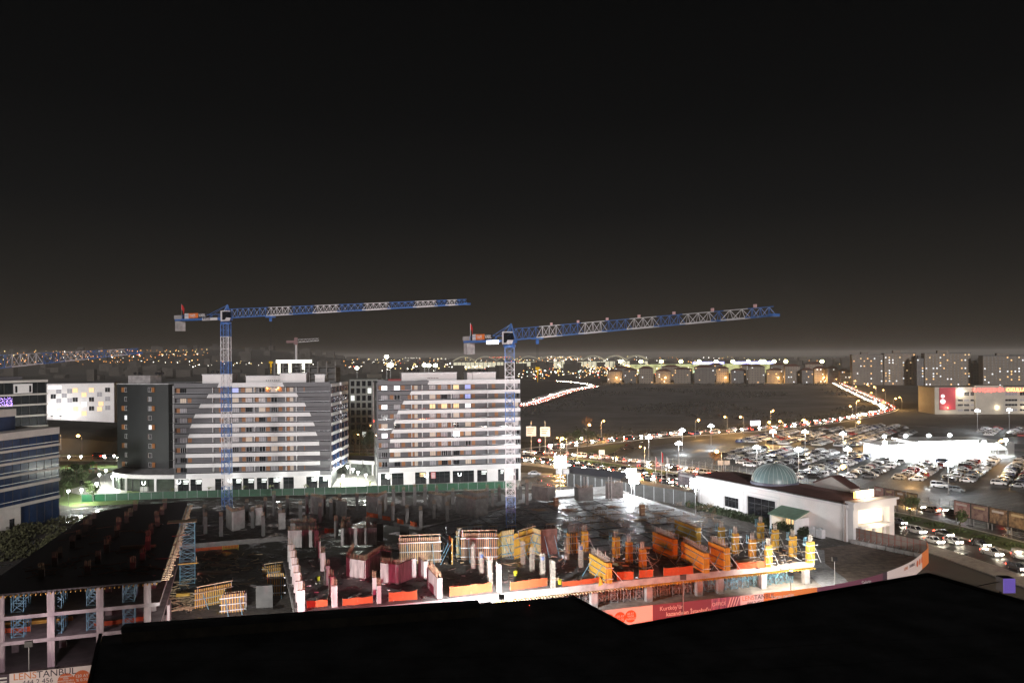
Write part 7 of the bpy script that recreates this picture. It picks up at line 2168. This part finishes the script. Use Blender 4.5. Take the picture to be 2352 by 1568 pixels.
# ------------------------------------------------------------------ farther city
rf6 = random.Random(404)
FAC = [mat('far_plaster_%d' % i, c, .8, var=.12, scale=.2) for i, c in enumerate(((.17, .145, .12), (.13, .115, .10), (.20, .165, .13), (.10, .095, .095)))]
ROOFT = mat('far_tile_roof', (.13, .06, .045), .8, var=.2, scale=.3)
def far_block(x0, x1, ytop, ybase, label, fi, cols, storey=3.1, lit=.12, warm=.7, roof='hip', depth=14, Y=None, individual=True, group=None, name='apartment_house', rz=0.0):
    P, Q = at(x0, ybase, Y=Y), at(x1, ybase, Y=Y)
    P.z = Q.z = 0
    Yc = P.y
    L = (Q - P).length
    top = at((x0 + x1) / 2, ytop, Y=Yc).z
    nf = max(2, int(top / storey))
    st = top / nf
    root = thing(name, label, 'apartment building', P, math.atan2((Q - P).y, (Q - P).x) + rz, group)
    build(MB().bx(0, L, 0, depth, 0, top), 'wall', FAC[fi % 4], root)
    if roof == 'hip':
        a = 1.0
        build(MB().add([(-a, -a, top), (L + a, -a, top), (L + a, depth + a, top), (-a, depth + a, top), (L * .3, depth / 2, top + 3.2), (L * .7, depth / 2, top + 3.2)], [(0, 1, 5, 4), (1, 2, 5), (2, 3, 4, 5), (3, 0, 4)]), 'roof', ROOFT, root)
    else:
        build(MB().bx(-.3, L + .3, -.3, depth + .3, top + .002, top + .9), 'roof', FAC[3], root)
        build(MB().bx(L * .3, L * .55, 3, 9, top + .902, top + 4), 'roof_house', FAC[fi % 4], root)
    for k in range(1, nf):
        boxpart('floor_band', FAC[(fi + 2) % 4], root, -.05, L + .05, -.25, -.003, k * st - .25, k * st + .15)
    dark = MB()
    for k in range(nf):
        for c in range(cols):
            x = L * (c + .5) / cols - .75
            z = k * st + st * .35
            if rf6.random() < lit:
                mt = rf6.choice([E_WARM, E_WIN, em('lit_window_amber', (1, .55, .2), 1.4)]) if rf6.random() < warm else E_WIN
                boxpart('lit_window', mt, root, x, x + 1.5, -.12, -.004, z, z + 1.5)
            else:
                dark.bx(x, x + 1.4, -.06, -.004, z, z + 1.45)
    if dark.v:
        build(dark, 'dark_windows', mat('far_dark_pane', (.045, .04, .037), .4), root)['kind'] = 'stuff'
    return root
# the four tall blocks on the right
far_block(1958, 2029, 815, 884, 'tall apartment tower nearest the hill road', 1, 9, lit=.16, roof='flat', group='tall towers beyond the hill road', name='apartment_tower')
far_block(2031, 2104, 812, 884, 'tall apartment tower with a dark slot, second from the hill road', 2, 9, lit=.22, roof='flat', group='tall towers beyond the hill road', name='apartment_tower')
far_block(2106, 2122, 824, 886, 'narrow lower tower between two tall apartment towers', 3, 3, lit=.25, roof='flat', group='tall towers beyond the hill road', name='apartment_tower')
far_block(2124, 2230, 812, 886, 'broad tall apartment tower above the college', 2, 13, lit=.2, roof='flat', group='tall towers beyond the hill road', name='apartment_tower')
far_block(2258, 2372, 818, 888, 'orange-lit apartment tower at the picture edge', 0, 13, lit=.24, roof='flat', group='tall towers beyond the hill road', name='apartment_tower')
far_block(2236, 2256, 835, 886, 'dim distant tower in the gap before the last tower', 3, 3, lit=.08, roof='flat', group='tall towers beyond the hill road', name='apartment_tower')
xs = [(1395, 1428, 853), (1434, 1462, 850), (1468, 1500, 846), (1506, 1540, 852), (1548, 1590, 848), (1595, 1642, 843), (1646, 1674, 846), (1679, 1714, 851), (1719, 1757, 842), (1762, 1798, 850), (1803, 1838, 841), (1842, 1868, 850), (1871, 1896, 846), (1901, 1925, 846), (1930, 1952, 852)]
for i, (a, b, t) in enumerate(xs):
    far_block(a, b, t, 879 + (i % 3), f'street-lit apartment house in the row behind the dark field, {nth(i)} from the junction road', i, 6, lit=.10, group='apartment houses behind the field')
    p = at((a + b) / 2, 879); 
    street_lamp(V(p.x, p.y - 10, 0), i, f'before the {nth(i)} apartment house behind the field', power=15000, zz=8, head=1.5, group='lamps behind the field')
for i, (a, b, t) in enumerate(((1412, 1450, 845), (1520, 1560, 842), (1630, 1660, 838), (1700, 1730, 840), (1770, 1810, 838), (1850, 1890, 836))):
    far_block(a, b, t, 873, f'darker apartment house in the second row behind the field, {nth(i)} from the junction road', i + 1, 6, lit=.10, group='apartment houses in the second row')
m = MB()
for _ in range(9000):
    x, y = rf6.uniform(-40, 450), rf6.uniform(400, 1230)
    if not inside((x, y), fl):
        continue
    if math.sin(x * .043 + 2 * math.sin(y * .013)) + math.sin(y * .021 + x * .01) < .2:
        continue
    s = rf6.uniform(.5, 1.6)
    n_ = Vector((rf6.uniform(-1, 1), rf6.uniform(-1, -.2), rf6.uniform(-.3, 1))).normalized()
    a_ = n_.orthogonal().normalized() * s; b_ = n_.cross(a_)
    c = V(x, y, s * .6)
    m.add([c - a_, c + b_ * .7, c + a_, c - b_ * .7], [(0, 1, 2, 3)])
tag(build(m, 'field_bushes', mat('field_bush', (.03, .03, .026), .95, var=.4, scale=.3)), 'patches of low scrub over the dark field', 'vegetation', kind='stuff')
# stadium hall with yellow-green floodlight masts
a0, a1 = at(1440, 858, Y=1750), at(1800, 858, Y=1750); a0.z = a1.z = 0
L = (a1 - a0).length
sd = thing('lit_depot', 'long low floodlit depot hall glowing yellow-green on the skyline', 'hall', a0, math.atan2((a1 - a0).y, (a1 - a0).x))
build(MB().bx(0, L, 0, 60, 0, 17), 'wall', em('depot_wall_glow', (.75, .75, .35), .25), sd)  # floodlight put into wall and roof as emission
build(MB().bx(-3, L + 3, -3, 63, 17.01, 19), 'roof', em('depot_roof_glow', (.85, .9, .45), .45), sd)
for a, b in ((.42, .62), (.68, .95)):
    boxpart('blue_sign', em('blue_sign', (.4, .4, 1), 2.2), sd, L * a, L * b, -1.2, -.6, 19.2, 24.5)
for i, xd in enumerate((1425, 1472, 1519, 1564, 1606, 1645, 1683, 1719, 1748, 1755, 1778, 1805, 1888)):
    p = at(xd, 831, Y=1700)
    r_ = thing('stadium_mast', f'yellow-green floodlight mast on the skyline, {nth(i)} from the junction road', 'floodlight mast', (p.x, p.y, 0), 0, 'skyline floodlight masts')
    build(MB().tube((0, 0, 0), (0, 0, p.z), .6, .4, n=6), 'pole', POLE, r_)
    build(MB().ball((0, 0, p.z + 1), 4.2, 10, 6, .8), 'lamp_cluster', E_YEL, r_)
# airport terminal with arched roofs
t0 = at(1040, 850, Y=2500); t1 = at(1490, 850, Y=2500); t0.z = t1.z = 0
L = (t1 - t0).length
tm = thing('arched_terminal', 'distant terminal with a row of arched lit roofs', 'terminal', t0, math.atan2((t1 - t0).y, (t1 - t0).x))
NA = 9
for i in range(NA):
    w_ = L / NA
    m = MB(); n = 14
    P = [(w_ * i + w_ * k / n, 24 + 13 * math.sin(math.pi * k / n)) for k in range(n + 1)]
    for k in range(n):
        m.add([(P[k][0], 0, P[k][1]), (P[k + 1][0], 0, P[k + 1][1]), (P[k + 1][0], 70, P[k + 1][1]), (P[k][0], 70, P[k][1]), (P[k][0], 0, P[k][1] + 2), (P[k + 1][0], 0, P[k + 1][1] + 2), (P[k + 1][0], 70, P[k + 1][1] + 2), (P[k][0], 70, P[k][1] + 2)],
              [(0, 3, 2, 1), (4, 5, 6, 7), (0, 1, 5, 4), (2, 3, 7, 6)])
    build(m, 'arched_roof', em('terminal_roof_glow', (.55, .5, .35), .28), tm)  # light on the arches put in as emission
    boxpart('lit_hall', em('terminal_hall', (.9, .85, .6), .55), tm, w_ * i + 2, w_ * (i + 1) - 2, 8, 66, 1, 20)
    for k in range(5):
        barpart('column', FAC[3], tm, (w_ * (i + k / 5), 3, 0), (w_ * (i + k / 5), 3, 24), 1.5)
# college with red neon sign
b0, b1 = at(2147, 951), at(2400, 951)
b1 = b0 + V(110, -6, 0)
cl = thing('college', 'long cream college building with red panel and red neon name on its roof edge', 'college', b0, math.atan2((b1 - b0).y, (b1 - b0).x))
L = (b1 - b0).length
CRM = mat('cream_render', (.42, .38, .32), .7, var=.08, scale=.3)
build(MB().bx(0, L, 0, 25, 0, 17.6), 'wall', CRM, cl)
build(MB().bx(26, 44, -1.5, 12, 0, 19.2), 'stair_block', CRM, cl)
build(MB().bx(-.2, L, -.3, 25.2, 17.602, 18.2), 'parapet', CRM, cl)
boxpart('red_panel', mat('college_red', (.42, .03, .05), .5), cl, 3, 13.5, -.5, -.003, 3, 18.0)
for z, r in ((12.2, 1.2), (8.6, 1.7)):
    build(MB().ball((5, -.7, z), r, 10, 6), 'lit_emblem', E_WIN, cl)
for k, z in enumerate((2.0, 5.4, 8.6, 12.4)):
    for i in range(9):
        x = 15 + i * 4.2 if i < 3 else 46 + (i - 3) * 9.5
        w_ = 3.4 if i < 3 else 8
        window(cl, x, -.07, z, w_, 2.6 if k == 3 else 1.5, GLASS if (i + k) % 3 else CURTAIN, FRAME_W, 3)
text(cl, 'BAHÇEŞEHİR', 24.5, -1.8, 15.2, 3.3, em('neon_red', (1, .10, .08), 4), bold=.02, extr=.1)
text(cl, 'OKULLARI', 46.5, -.6, 15.2, 3.3, em('neon_orange', (1, .32, .10), 6), bold=.05, extr=.1)
for x in (8, 17, 40, 59, 66, 82):
    bl = build(MB().ball((x, -.9, 4.4 if x != 17 else 15.5), .5 if x != 17 else 1.3, 8, 5), 'wall_lamp', E_WARM if x != 17 else E_WHITE, cl)
    point(cl, (x, -2.2, 4.4 if x != 17 else 14.5), 700 if x != 17 else 2500, (1, .85, .6), .4)
# unfinished block with lit top floor, small crane, grey office behind the first block
u0, u1 = at(630, 880, Y=430), at(770, 880, Y=430); u0.z = u1.z = 0
L = (u1 - u0).length
ub = thing('unfinished_block', 'half-built block with a floodlit white top storey behind the wider apartment block', 'building frame', u0, 0)
for k in range(13):
    boxpart('floor_slab', CONC, ub, 0, L, 0, 16, k * 3.05 - .25, k * 3.05 + .05)
    for i in range(8):
        boxpart('column', CONC, ub, L * i / 7 - .3, L * i / 7 + .3, .3, .9, k * 3.05 + .06, k * 3.05 + 2.79)
build(MB().bx(.5, L - .5, 4, 15, 0, 36), 'inner_wall', CONC_D, ub)
boxpart('glow_edge', em('slab_glow', (1, 1, .85), 1.6), ub, 1, L * .62, -.3, -.02, 38.6, 40.3)  # floodlight put into slab edge and columns as emission
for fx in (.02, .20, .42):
    boxpart('glow_column', em('slab_glow', (1, 1, .85), 1.6), ub, L * fx + 1.2, L * fx + 2.6, -.2, .2, 33, 38.4)
sc_ = thing('small_crane', 'small distant tower crane with red mast head above the half-built block', 'tower crane', u0 + V(L * .28, 10, 0), R(8))
build(MB().tube((0, 0, 0), (0, 0, 52), .55, n=4), 'mast', CR_WHITE, sc_)
build(jib_section(0, 12, 1.6, 1.2, 1.2, 6, CR_WHITE, 49.5, 50.5), 'jib', CR_WHITE, sc_)
build(MB().bx(-5, 0, -.6, .6, 49.3, 50.6).bx(-.9, .9, -.9, .9, 48.3, 52.2), 'counter_jib', mat('crane_red', (.10, .02, .02), .5), sc_)
g0 = at(803, 940, Y=372); g1 = at(862, 940, Y=372); g0.z = g1.z = 0
go = thing('grey_office', 'grey gridded office building in the gap between the apartment blocks', 'office building', g0, R(4))
L = (g1 - g0).length + 1
build(MB().bx(0, L, 0, 15, 0, 31.5), 'wall', mat('grey_grid', (.14, .15, .14), .6), go)
for k in range(9):
    for i in range(5):
        boxpart('office_window', E_SHOP if (k * 5 + i) in (7, 30, 38) else GLASS, go, .6 + L * i / 5, L * (i + 1) / 5 - .3, -.08, -.003, 2 + k * 3.3, 4.3 + k * 3.3)
boxpart('pale_pier', CONC_L, go, L - 2.2, L - .6, -.5, -.003, 0, 30)
build(MB().ball((L - 1.4, -.9, 12.5), .5, 8, 5), 'red_lamp', E_RED, go)
# earth mound before the school
m = MB(); n = 16
for j in range(n + 1):
    for i in range(n + 1):
        x, y = -330 + 165 * i / n, 356 + 70 * j / n
        e = math.sin(math.pi * i / n) * math.sin(math.pi * j / n)
        m.v.append((x, y, 12.6 * e ** .28 + rf6.uniform(-.3, .3) * e - .06))
for j in range(n):
    for i in range(n):
        a = j * (n + 1) + i
        m.f.append([a, a + 1, a + n + 2, a + n + 1]); m.mi.append(0)
struct(m, 'mound', mat('mound_earth', (.045, .042, .035), .95, var=.4, scale=.1))

# lights and roofs of the distant city: uncountable
def land(xd, yd):
    d_ = at(xd, yd, Y=1.0) - V(0, 0, CAM_H)
    y_ = 1250.0
    while y_ < 12500:
        p = V(d_.x * y_, y_, CAM_H + d_.z * y_)
        if p.z <= hill_z(p.x, p.y) + 5:
            return p
        y_ *= 1.03
    return None
pal = {'orange': em('city_orange', (1, .40, .08), 5), 'white': em('city_white', (1, .93, .8), 8), 'yellow': em('city_yellow', (1, .70, .26), 5), 'red': em('city_red', (1, .1, .05), 8), 'green': em('city_green', (.5, 1, .7), 7)}
acc = {k: MB() for k in pal}
def sprinkle(x0, x1, y0, y1, n, weights, size=1.0, street=.35):
    i = 0
    while i < n:
        xd, yd = rf6.uniform(x0, x1), rf6.uniform(y0, y1)
        p = land(xd, yd)
        i += 1
        if p is None:
            continue
        k = rf6.choices(list(weights), list(weights.values()))[0]
        run = rf6.randint(3, 7) if rf6.random() < street else 1
        a = rf6.uniform(-.4, .4)
        for q_ in range(run):
            s = p.y * .00048 * size * rf6.uniform(.55, 1.25)
            zz = hill_z(p.x, p.y) + 5 + s + rf6.uniform(0, 6)
            acc[k].ball((p.x + q_ * 34 * math.cos(a), p.y + q_ * 34 * math.sin(a), zz), s, 6, 3)
sprinkle(-20, 470, 806, 842, 110, {'orange': 9, 'yellow': 2, 'white': .8, 'red': .3}, .85)
sprinkle(440, 800, 838, 850, 18, {'white': 4, 'orange': 2, 'yellow': 2})
sprinkle(780, 1200, 818, 850, 110, {'orange': 4, 'yellow': 4, 'white': 4, 'red': 1}, .9)
sprinkle(1180, 1480, 820, 852, 130, {'orange': 4, 'yellow': 3, 'white': 5, 'red': .6}, 1.0)
sprinkle(1190, 1480, 850, 878, 120, {'white': 6, 'orange': 3, 'yellow': 3, 'red': .8, 'green': .2}, 1.15, .2)
sprinkle(860, 1030, 840, 856, 30, {'white': 5, 'yellow': 3}, 1.3)
sprinkle(1480, 1960, 822, 840, 50, {'orange': 4, 'yellow': 3, 'white': 1}, .8)
sprinkle(1940, 2360, 876, 906, 60, {'orange': 5, 'yellow': 3, 'white': 3, 'green': .4}, 1.0, .1)
for k, m in acc.items():
    if m.v:
        tag(build(m, 'city_lights', pal[k]), f'scatter of distant {k} city lights out to the horizon', 'city lights', kind='stuff')
m = MB()
for _ in range(420):
    yy = rf6.uniform(1500, 4200)
    xx = rf6.uniform(-.62, .62) * yy
    if xx / yy > .12 and yy < 2000:
        continue
    h = rf6.uniform(6, 26)
    z = hill_z(xx, yy)
    m.cb((xx, yy, z + h / 2 - 1), rf6.uniform(12, 34), rf6.uniform(10, 20), h + 2, rf6.uniform(-.5, .5))
tag(build(m, 'distant_rooftops', mat('far_dim', (.05, .043, .036), .9, var=.4, scale=.02)), 'mass of dim low buildings spreading to the skyline', 'city', kind='stuff')
# two big white floodlights of the far yard
for i, (xd, yd, s) in enumerate(((897, 838, 5.5), (888, 819, 4.0), (820, 845, 3.5), (975, 838, 4.0), (985, 839, 4.0), (1000, 839, 4.0), (1440, 843, 5.5))):
    p = at(xd, yd, Y=1500)
    r_ = thing('yard_floodlight', f'{"orange" if i == 6 else "white"} far-off yard floodlight, {nth(i)} counted rightward from the half-built block', 'floodlight', (p.x, p.y, 0), 0, 'far-off yard floodlights')
    build(MB().tube((0, 0, 0), (0, 0, p.z), .4, n=6), 'pole', POLE, r_)
    build(MB().ball((0, 0, p.z), s, 10, 6, .8), 'lamp_cluster', E_ORANGE if i == 6 else em('yard_white', (1, 1, .75), 20), r_)
# ------------------------------------------------------------------ black roofs in the foreground
ZT = 32.0
def rp(x, y, z=ZT):
    p = at(x, y, z); return (p.x, p.y)
fgd = thing('foreground_roof', 'black flat roof with a beige parapet filling the bottom of the picture', 'roof', (0, 0, 0))
A = [rp(231, 1462), rp(284, 1446), rp(1098, 1386), rp(1310, 1370), rp(1440, 1440), rp(1500, 1900), rp(120, 1900)]
A = [rp(231, 1460), rp(1100, 1386), rp(1310, 1370), rp(1442, 1442), (A[-2][0], 9.0), None]
_p, _q = V(*rp(231, 1460), 0), V(*rp(207, 1568), 0)
A[5] = tuple((_p + (_q - _p) * ((_p.y - 9.0) / (_p.y - _q.y)))[:2])
build(MB().prism(A, ZT - .4, ZT), 'roof_slab', ROOFBLK, fgd)
build(MB().prism([(x * .97 - .1, y * .97 - .05) for x, y in A], 0, ZT - .402), 'facade', mat('dark_facade', (.05, .05, .055), .6), fgd)
B = [rp(1442, 1442), rp(2133, 1320), rp(2352, 1384), rp(2480, 1420), (17.5, 9), (A[-2][0] + .02, 9)]
build(MB().prism(B, ZT - .45, ZT - .05), 'roof_slab', ROOFBLK, fgd)
build(MB().prism([(x * .97, y * .97) for x, y in B], 0, ZT - .452), 'facade', mat('dark_facade', (.05, .05, .055), .6), fgd)
# raised parapet along the far edge of the left part: dark coping, beige inner face
pA, pB = V(*rp(285, 1433, ZT + .55), 0), V(*rp(1098, 1378, ZT + .55), 0)
dd = pB - pA
build(MB().bx(0, dd.length, -.42, .05, .38, .56), 'coping', ROOFBLK, fgd, (pA.x, pA.y, ZT), math.atan2(dd.y, dd.x))
build(MB().bx(0, dd.length, -.34, 0.0, .01, .375), 'parapet', mat('parapet_beige', (.8, .72, .58), .8, var=.2, scale=2), fgd, (pA.x, pA.y, ZT), math.atan2(dd.y, dd.x))
for i in range(12):                       # roofing seams
    t = (i + .5) / 12
    p = V(*A[0], 0).lerp(V(*A[5], 0), t); q_ = V(*A[3], 0).lerp(V(*A[4], 0), t)
    barpart('roof_seam', ROOFBLK, fgd, (p.x + .3, p.y, ZT + .004), (q_.x - .2, q_.y, ZT + .004), .05, .012)
    p = V(*B[0], 0).lerp(V(*B[5], 0), t); q_ = V(*B[2], 0).lerp(V(*B[4], 0), t)
    barpart('roof_seam', ROOFBLK, fgd, (p.x + .2, p.y, ZT - .046), (q_.x - .2, q_.y, ZT - .046), .05, .012)
rimc = mat('roof_trim', (.06, .06, .06), .6)
for P, Q in ((A[0], A[5]), (A[2], A[3]), (B[0], B[1]), (B[1], B[2])):
    barpart('edge_trim', rimc, fgd, (P[0], P[1], ZT + .03), (Q[0], Q[1], ZT + .03), .12, .14)
vp = at(1216, 1398, ZT)
al = thing('warning_light', 'tiny red warning light on a stalk above the black roof', 'light', (vp.x, vp.y, ZT))
build(MB().tube((0, 0, 0), (0, 0, .14), .012, n=6), 'stalk', BLACK, al)
build(MB().ball((0, 0, .15), .012, 8, 5), 'red_bulb', E_RED, al)
# unseen block under the camera, sized to keep moonlight off the site
for a_, b_, y_ in ((-72, 48, -2.0),):
    mbk = build(MB().bx(a_, b_, -24, y_, 0, 41.0), 'unseen_main_block', mat('dark_facade', (.05, .05, .055), .6), fgd)
    boxpart('unseen_main_roof', ROOFBLK, fgd, a_ - .2, b_ + .2, -24.2, y_ + .2, 41.003, 41.1)
    for k_ in range(12):
        for i_ in range(24):
            boxpart('block_window', GLASS, fgd, a_ + 1.2 + i_ * 5, a_ + 4.6 + i_ * 5, y_ + .003, y_ + .06, 2.2 + 3.2 * k_, 4.0 + 3.2 * k_)
# purple sign box on the street corner of the near building
pp = at(2318, 1342, Y=60)
ps = thing('purple_sign', 'purple lit sign box on a bracket beside the street at the picture edge', 'sign', (pp.x, pp.y, 0))
build(MB().bx(-.45, .42, 0, .9, pp.z - .6, pp.z + .45), 'casing', BLACK, ps)
build(MB().bx(-.45, .42, -.06, -.003, pp.z - .6, pp.z + .45), 'lit_face', em('purple_face', (.30, .19, .80), .45), ps)
build(MB().tube((-.2, .8, 0), (-.2, .8, pp.z - .6), .12, n=8), 'post', BLACK, ps)
barpart('bracket', BLACK, ps, (-2.0, .6, pp.z - .25), (-.45, .6, pp.z + .05), .05)

# unseen street lamps added on the near pavement, behind the roof edge, lighting the hoarding
for i, (x, y) in enumerate(((-58, 86), (8, 99), (23, 105), (38, 111), (53, 117))):
    street_lamp((x, y), i, f'added on the near pavement facing the hoarding, {nth(i)} along the street', (1, .86, .74), E_WHITE, 5.5, 3200 if i else 6000, arm=1.0, rz=R(110), white=True, group='added lamps facing the hoarding', head=.35)

# lettering becomes plain mesh
dg = bpy.context.evaluated_depsgraph_get()
for o in TEXTS:
    me = bpy.data.meshes.new_from_object(o.evaluated_get(dg))
    if not me.materials:
        me.materials.append(o.data.materials[0])
    n_ = link('lettering', me, o.parent, o.location, rot=o.rotation_euler)
    bpy.data.objects.remove(o)

# ------------------------------------------------------------------ hazy night air round the whole place
hm = bpy.data.materials.new('haze_air'); hm.use_nodes = True
hm.node_tree.nodes.clear()
ho_ = hm.node_tree.nodes.new('ShaderNodeOutputMaterial'); hv = hm.node_tree.nodes.new('ShaderNodeVolumePrincipled')
hv.inputs['Density'].default_value = 9.5e-5
hv.inputs['Anisotropy'].default_value = 0.0
hv.inputs['Color'].default_value = (.95, .88, .80, 1)
hm.node_tree.links.new(hv.outputs[0], ho_.inputs['Volume'])
hzo = build(MB().bx(-17500, 17500, -320, 13000, -1.5, 68), 'haze', hm)
tag(hzo, 'thin night haze over the whole site and city', 'haze', kind='stuff')
